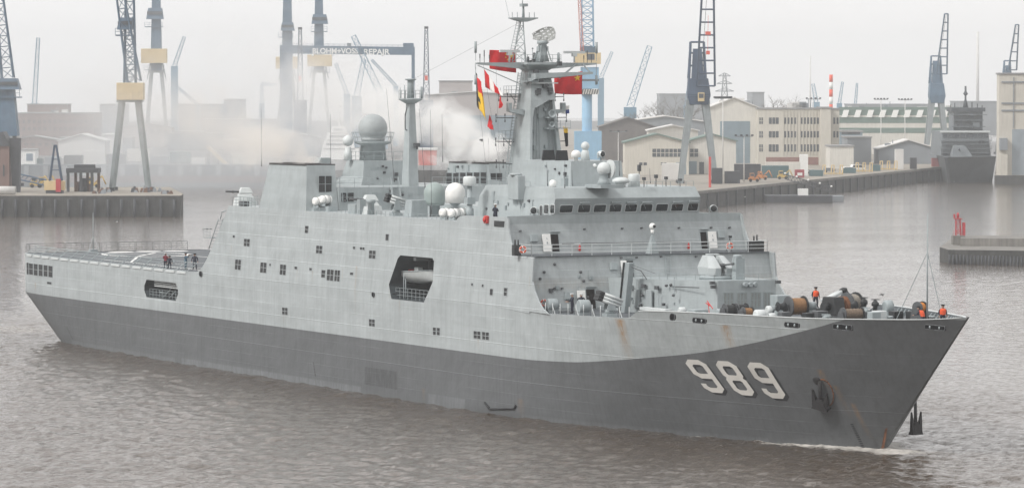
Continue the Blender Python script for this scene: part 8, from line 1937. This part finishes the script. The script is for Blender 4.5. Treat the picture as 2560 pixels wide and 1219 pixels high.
# ------------------------------------------------------------------ funnel smoke
def smoke_material(name, col, D, L, R0, grow, rise, nscale, seed, fade=1.0, power=1.5):
    m = bpy.data.materials.new(name); m.use_nodes = True; n = m.node_tree; n.nodes.clear(); K = n.links
    out = n.nodes.new('ShaderNodeOutputMaterial'); v = n.nodes.new('ShaderNodeVolumePrincipled'); v.inputs['Color'].default_value = (*col, 1); v.inputs['Anisotropy'].default_value = .3
    tc = n.nodes.new('ShaderNodeTexCoord'); sp = n.nodes.new('ShaderNodeSeparateXYZ'); K.new(tc.outputs['Object'], sp.inputs[0]); X, Y, Z = sp.outputs
    def M(op, a, b=None, c=None, clamp=False):
        q = n.nodes.new('ShaderNodeMath'); q.operation = op; q.use_clamp = clamp
        for i, s in enumerate((a, b, c)):
            if s is None: continue
            if isinstance(s, (int, float)): q.inputs[i].default_value = s
            else: K.new(s, q.inputs[i])
        return q.outputs[0]
    t = M('MAXIMUM', X, 0.0)
    R = M('MULTIPLY_ADD', t, grow, R0)
    h = M('MULTIPLY', M('POWER', M('ADD', t, .01), .72), rise)
    dz_ = M('SUBTRACT', Z, h)
    r = M('DIVIDE', M('SQRT', M('ADD', M('MULTIPLY', Y, Y), M('MULTIPLY', dz_, dz_))), R)
    mp = n.nodes.new('ShaderNodeMapping'); mp.inputs['Location'].default_value = (seed*7.3, seed*3.1, 0); mp.inputs['Scale'].default_value = (.75, 1, 1); K.new(tc.outputs['Object'], mp.inputs['Vector'])
    nz = n.nodes.new('ShaderNodeTexNoise'); nz.inputs['Scale'].default_value = nscale; nz.inputs['Detail'].default_value = 5; nz.inputs['Roughness'].default_value = .55; nz.inputs['Distortion'].default_value = .6; K.new(mp.outputs['Vector'], nz.inputs['Vector'])
    f = M('ADD', M('SUBTRACT', .72, r), M('MULTIPLY', M('SUBTRACT', nz.outputs['Fac'], .5), 3.0), None, True)
    f = M('MULTIPLY', f, M('POWER', M('DIVIDE', R0, R), power))
    e = M('SUBTRACT', 1.0, M('DIVIDE', t, L), None, True)
    f = M('MULTIPLY', f, M('POWER', e, fade))
    f = M('MULTIPLY', f, M('MULTIPLY', M('ADD', X, .3), 1.2, None, True))
    K.new(M('MULTIPLY', f, D), v.inputs['Density']); K.new(v.outputs['Volume'], out.inputs['Volume'])
    m.cycles.volume_step_rate = 1.0
    return m
def smoke_plume(name, loc, L, R0, grow, rise, D, col, nscale, seed, label, rz=math.pi, fade=1.0, power=1.5):
    b = MB(); R1 = R0+grow*L; h1 = rise*L**.72; q = 1.25
    def ring(x, R, h): return [(x, -R*q, max(-R*q, -3.0 if x < 3 else -R*q)+h), (x, R*q, max(-R*q, -3.0 if x < 3 else -R*q)+h), (x, R*q, R*q+h), (x, -R*q, R*q+h)]
    a = ring(-.3, R0*.9, 0); a = [(x, y, max(z, 0.02)) for x, y, z in a]; k = 6; rings = [a]
    for i in range(1, k+1): x = L*i/k; rings.append([(X_, Y_, max(Z_, .02+.0*x)) if False else (X_, Y_, Z_) for X_, Y_, Z_ in ring(x, R0+grow*x, rise*x**.72)])
    V = [p for r in rings for p in r]; F = [(0, 1, 2, 3), (4*k+3, 4*k+2, 4*k+1, 4*k)]
    for i in range(k):
        for j in range(4): F.append((4*i+j, 4*i+(j+1) % 4, 4*i+4+(j+1) % 4, 4*i+4+j))
    b.add(V, F); o = b.build(name, smoke_material(name, col, D, L, R0, grow, rise, nscale, seed, fade, power)); o.location = loc; o.rotation_euler = (0, 0, rz); stuff(o); tag(o, label)
    return o
def smoke_veil():
    """Old funnel smoke that has drifted over the left basin and hangs there."""
    m = bpy.data.materials.new('drifting_smoke'); m.use_nodes = True; n = m.node_tree; n.nodes.clear(); K = n.links
    out = n.nodes.new('ShaderNodeOutputMaterial'); v = n.nodes.new('ShaderNodeVolumePrincipled'); v.inputs['Color'].default_value = (.955, .98, 1.0, 1); v.inputs['Anisotropy'].default_value = .4
    tc = n.nodes.new('ShaderNodeTexCoord'); sp = n.nodes.new('ShaderNodeSeparateXYZ'); K.new(tc.outputs['Object'], sp.inputs[0])
    nz = n.nodes.new('ShaderNodeTexNoise'); nz.inputs['Scale'].default_value = .035; nz.inputs['Detail'].default_value = 4; nz.inputs['Distortion'].default_value = .5; K.new(tc.outputs['Object'], nz.inputs['Vector'])
    def mr(s, a, b, lo, hi):
        q = n.nodes.new('ShaderNodeMapRange'); q.interpolation_type = 'SMOOTHSTEP'; q.inputs['From Min'].default_value = a; q.inputs['From Max'].default_value = b; q.inputs['To Min'].default_value = lo; q.inputs['To Max'].default_value = hi; K.new(s, q.inputs['Value']); return q.outputs[0]
    def mul(a, b):
        q = n.nodes.new('ShaderNodeMath'); q.operation = 'MULTIPLY'; K.new(a, q.inputs[0])
        if isinstance(b, float): q.inputs[1].default_value = b
        else: K.new(b, q.inputs[1])
        return q.outputs[0]
    X, Y, Z = sp.outputs
    f = mul(mul(mr(nz.outputs['Fac'], .3, .7, .25, 1.0), mr(Z, 18.0, 44.0, 1.0, 0.0)), mul(mr(X, 10.0, 38.0, 1.0, 0.0), mul(mr(X, -72.0, -45.0, .35, 1.0), mr(Y, 0.0, 40.0, 0.0, 1.0))))
    K.new(mul(f, .0085), v.inputs['Density']); K.new(v.outputs['Volume'], out.inputs['Volume'])
    p = ground(600, 1150); b = MB(); b.box(-150, 40, 0, 185, 1.0, 45.0)
    o = b.build('drifting_smoke', m); o.location = p; o.rotation_euler = (0, 0, YAW); stuff(o); tag(o, 'pale blue smoke hanging over the left basin and its cranes')
def add_smoke():
    smoke_veil()
    smoke_plume('funnel_smoke', (94.0, 11.3, 24.25), 125.0, 2.2, .14, .46, 6.0, (.995, .99, .98), .26, 1.0, 'white smoke rolling off the port funnel', rz=math.pi+.05, fade=2.4, power=2.0)
    smoke_plume('funnel_smoke', (93.0, -11.2, 24.25), 130.0, 1.9, .14, .36, 2.6, (.945, .915, .88), .30, 2.0, 'thin tan smoke drifting off the starboard funnel', rz=math.pi+.03, fade=2.2, power=2.1)
add_smoke()
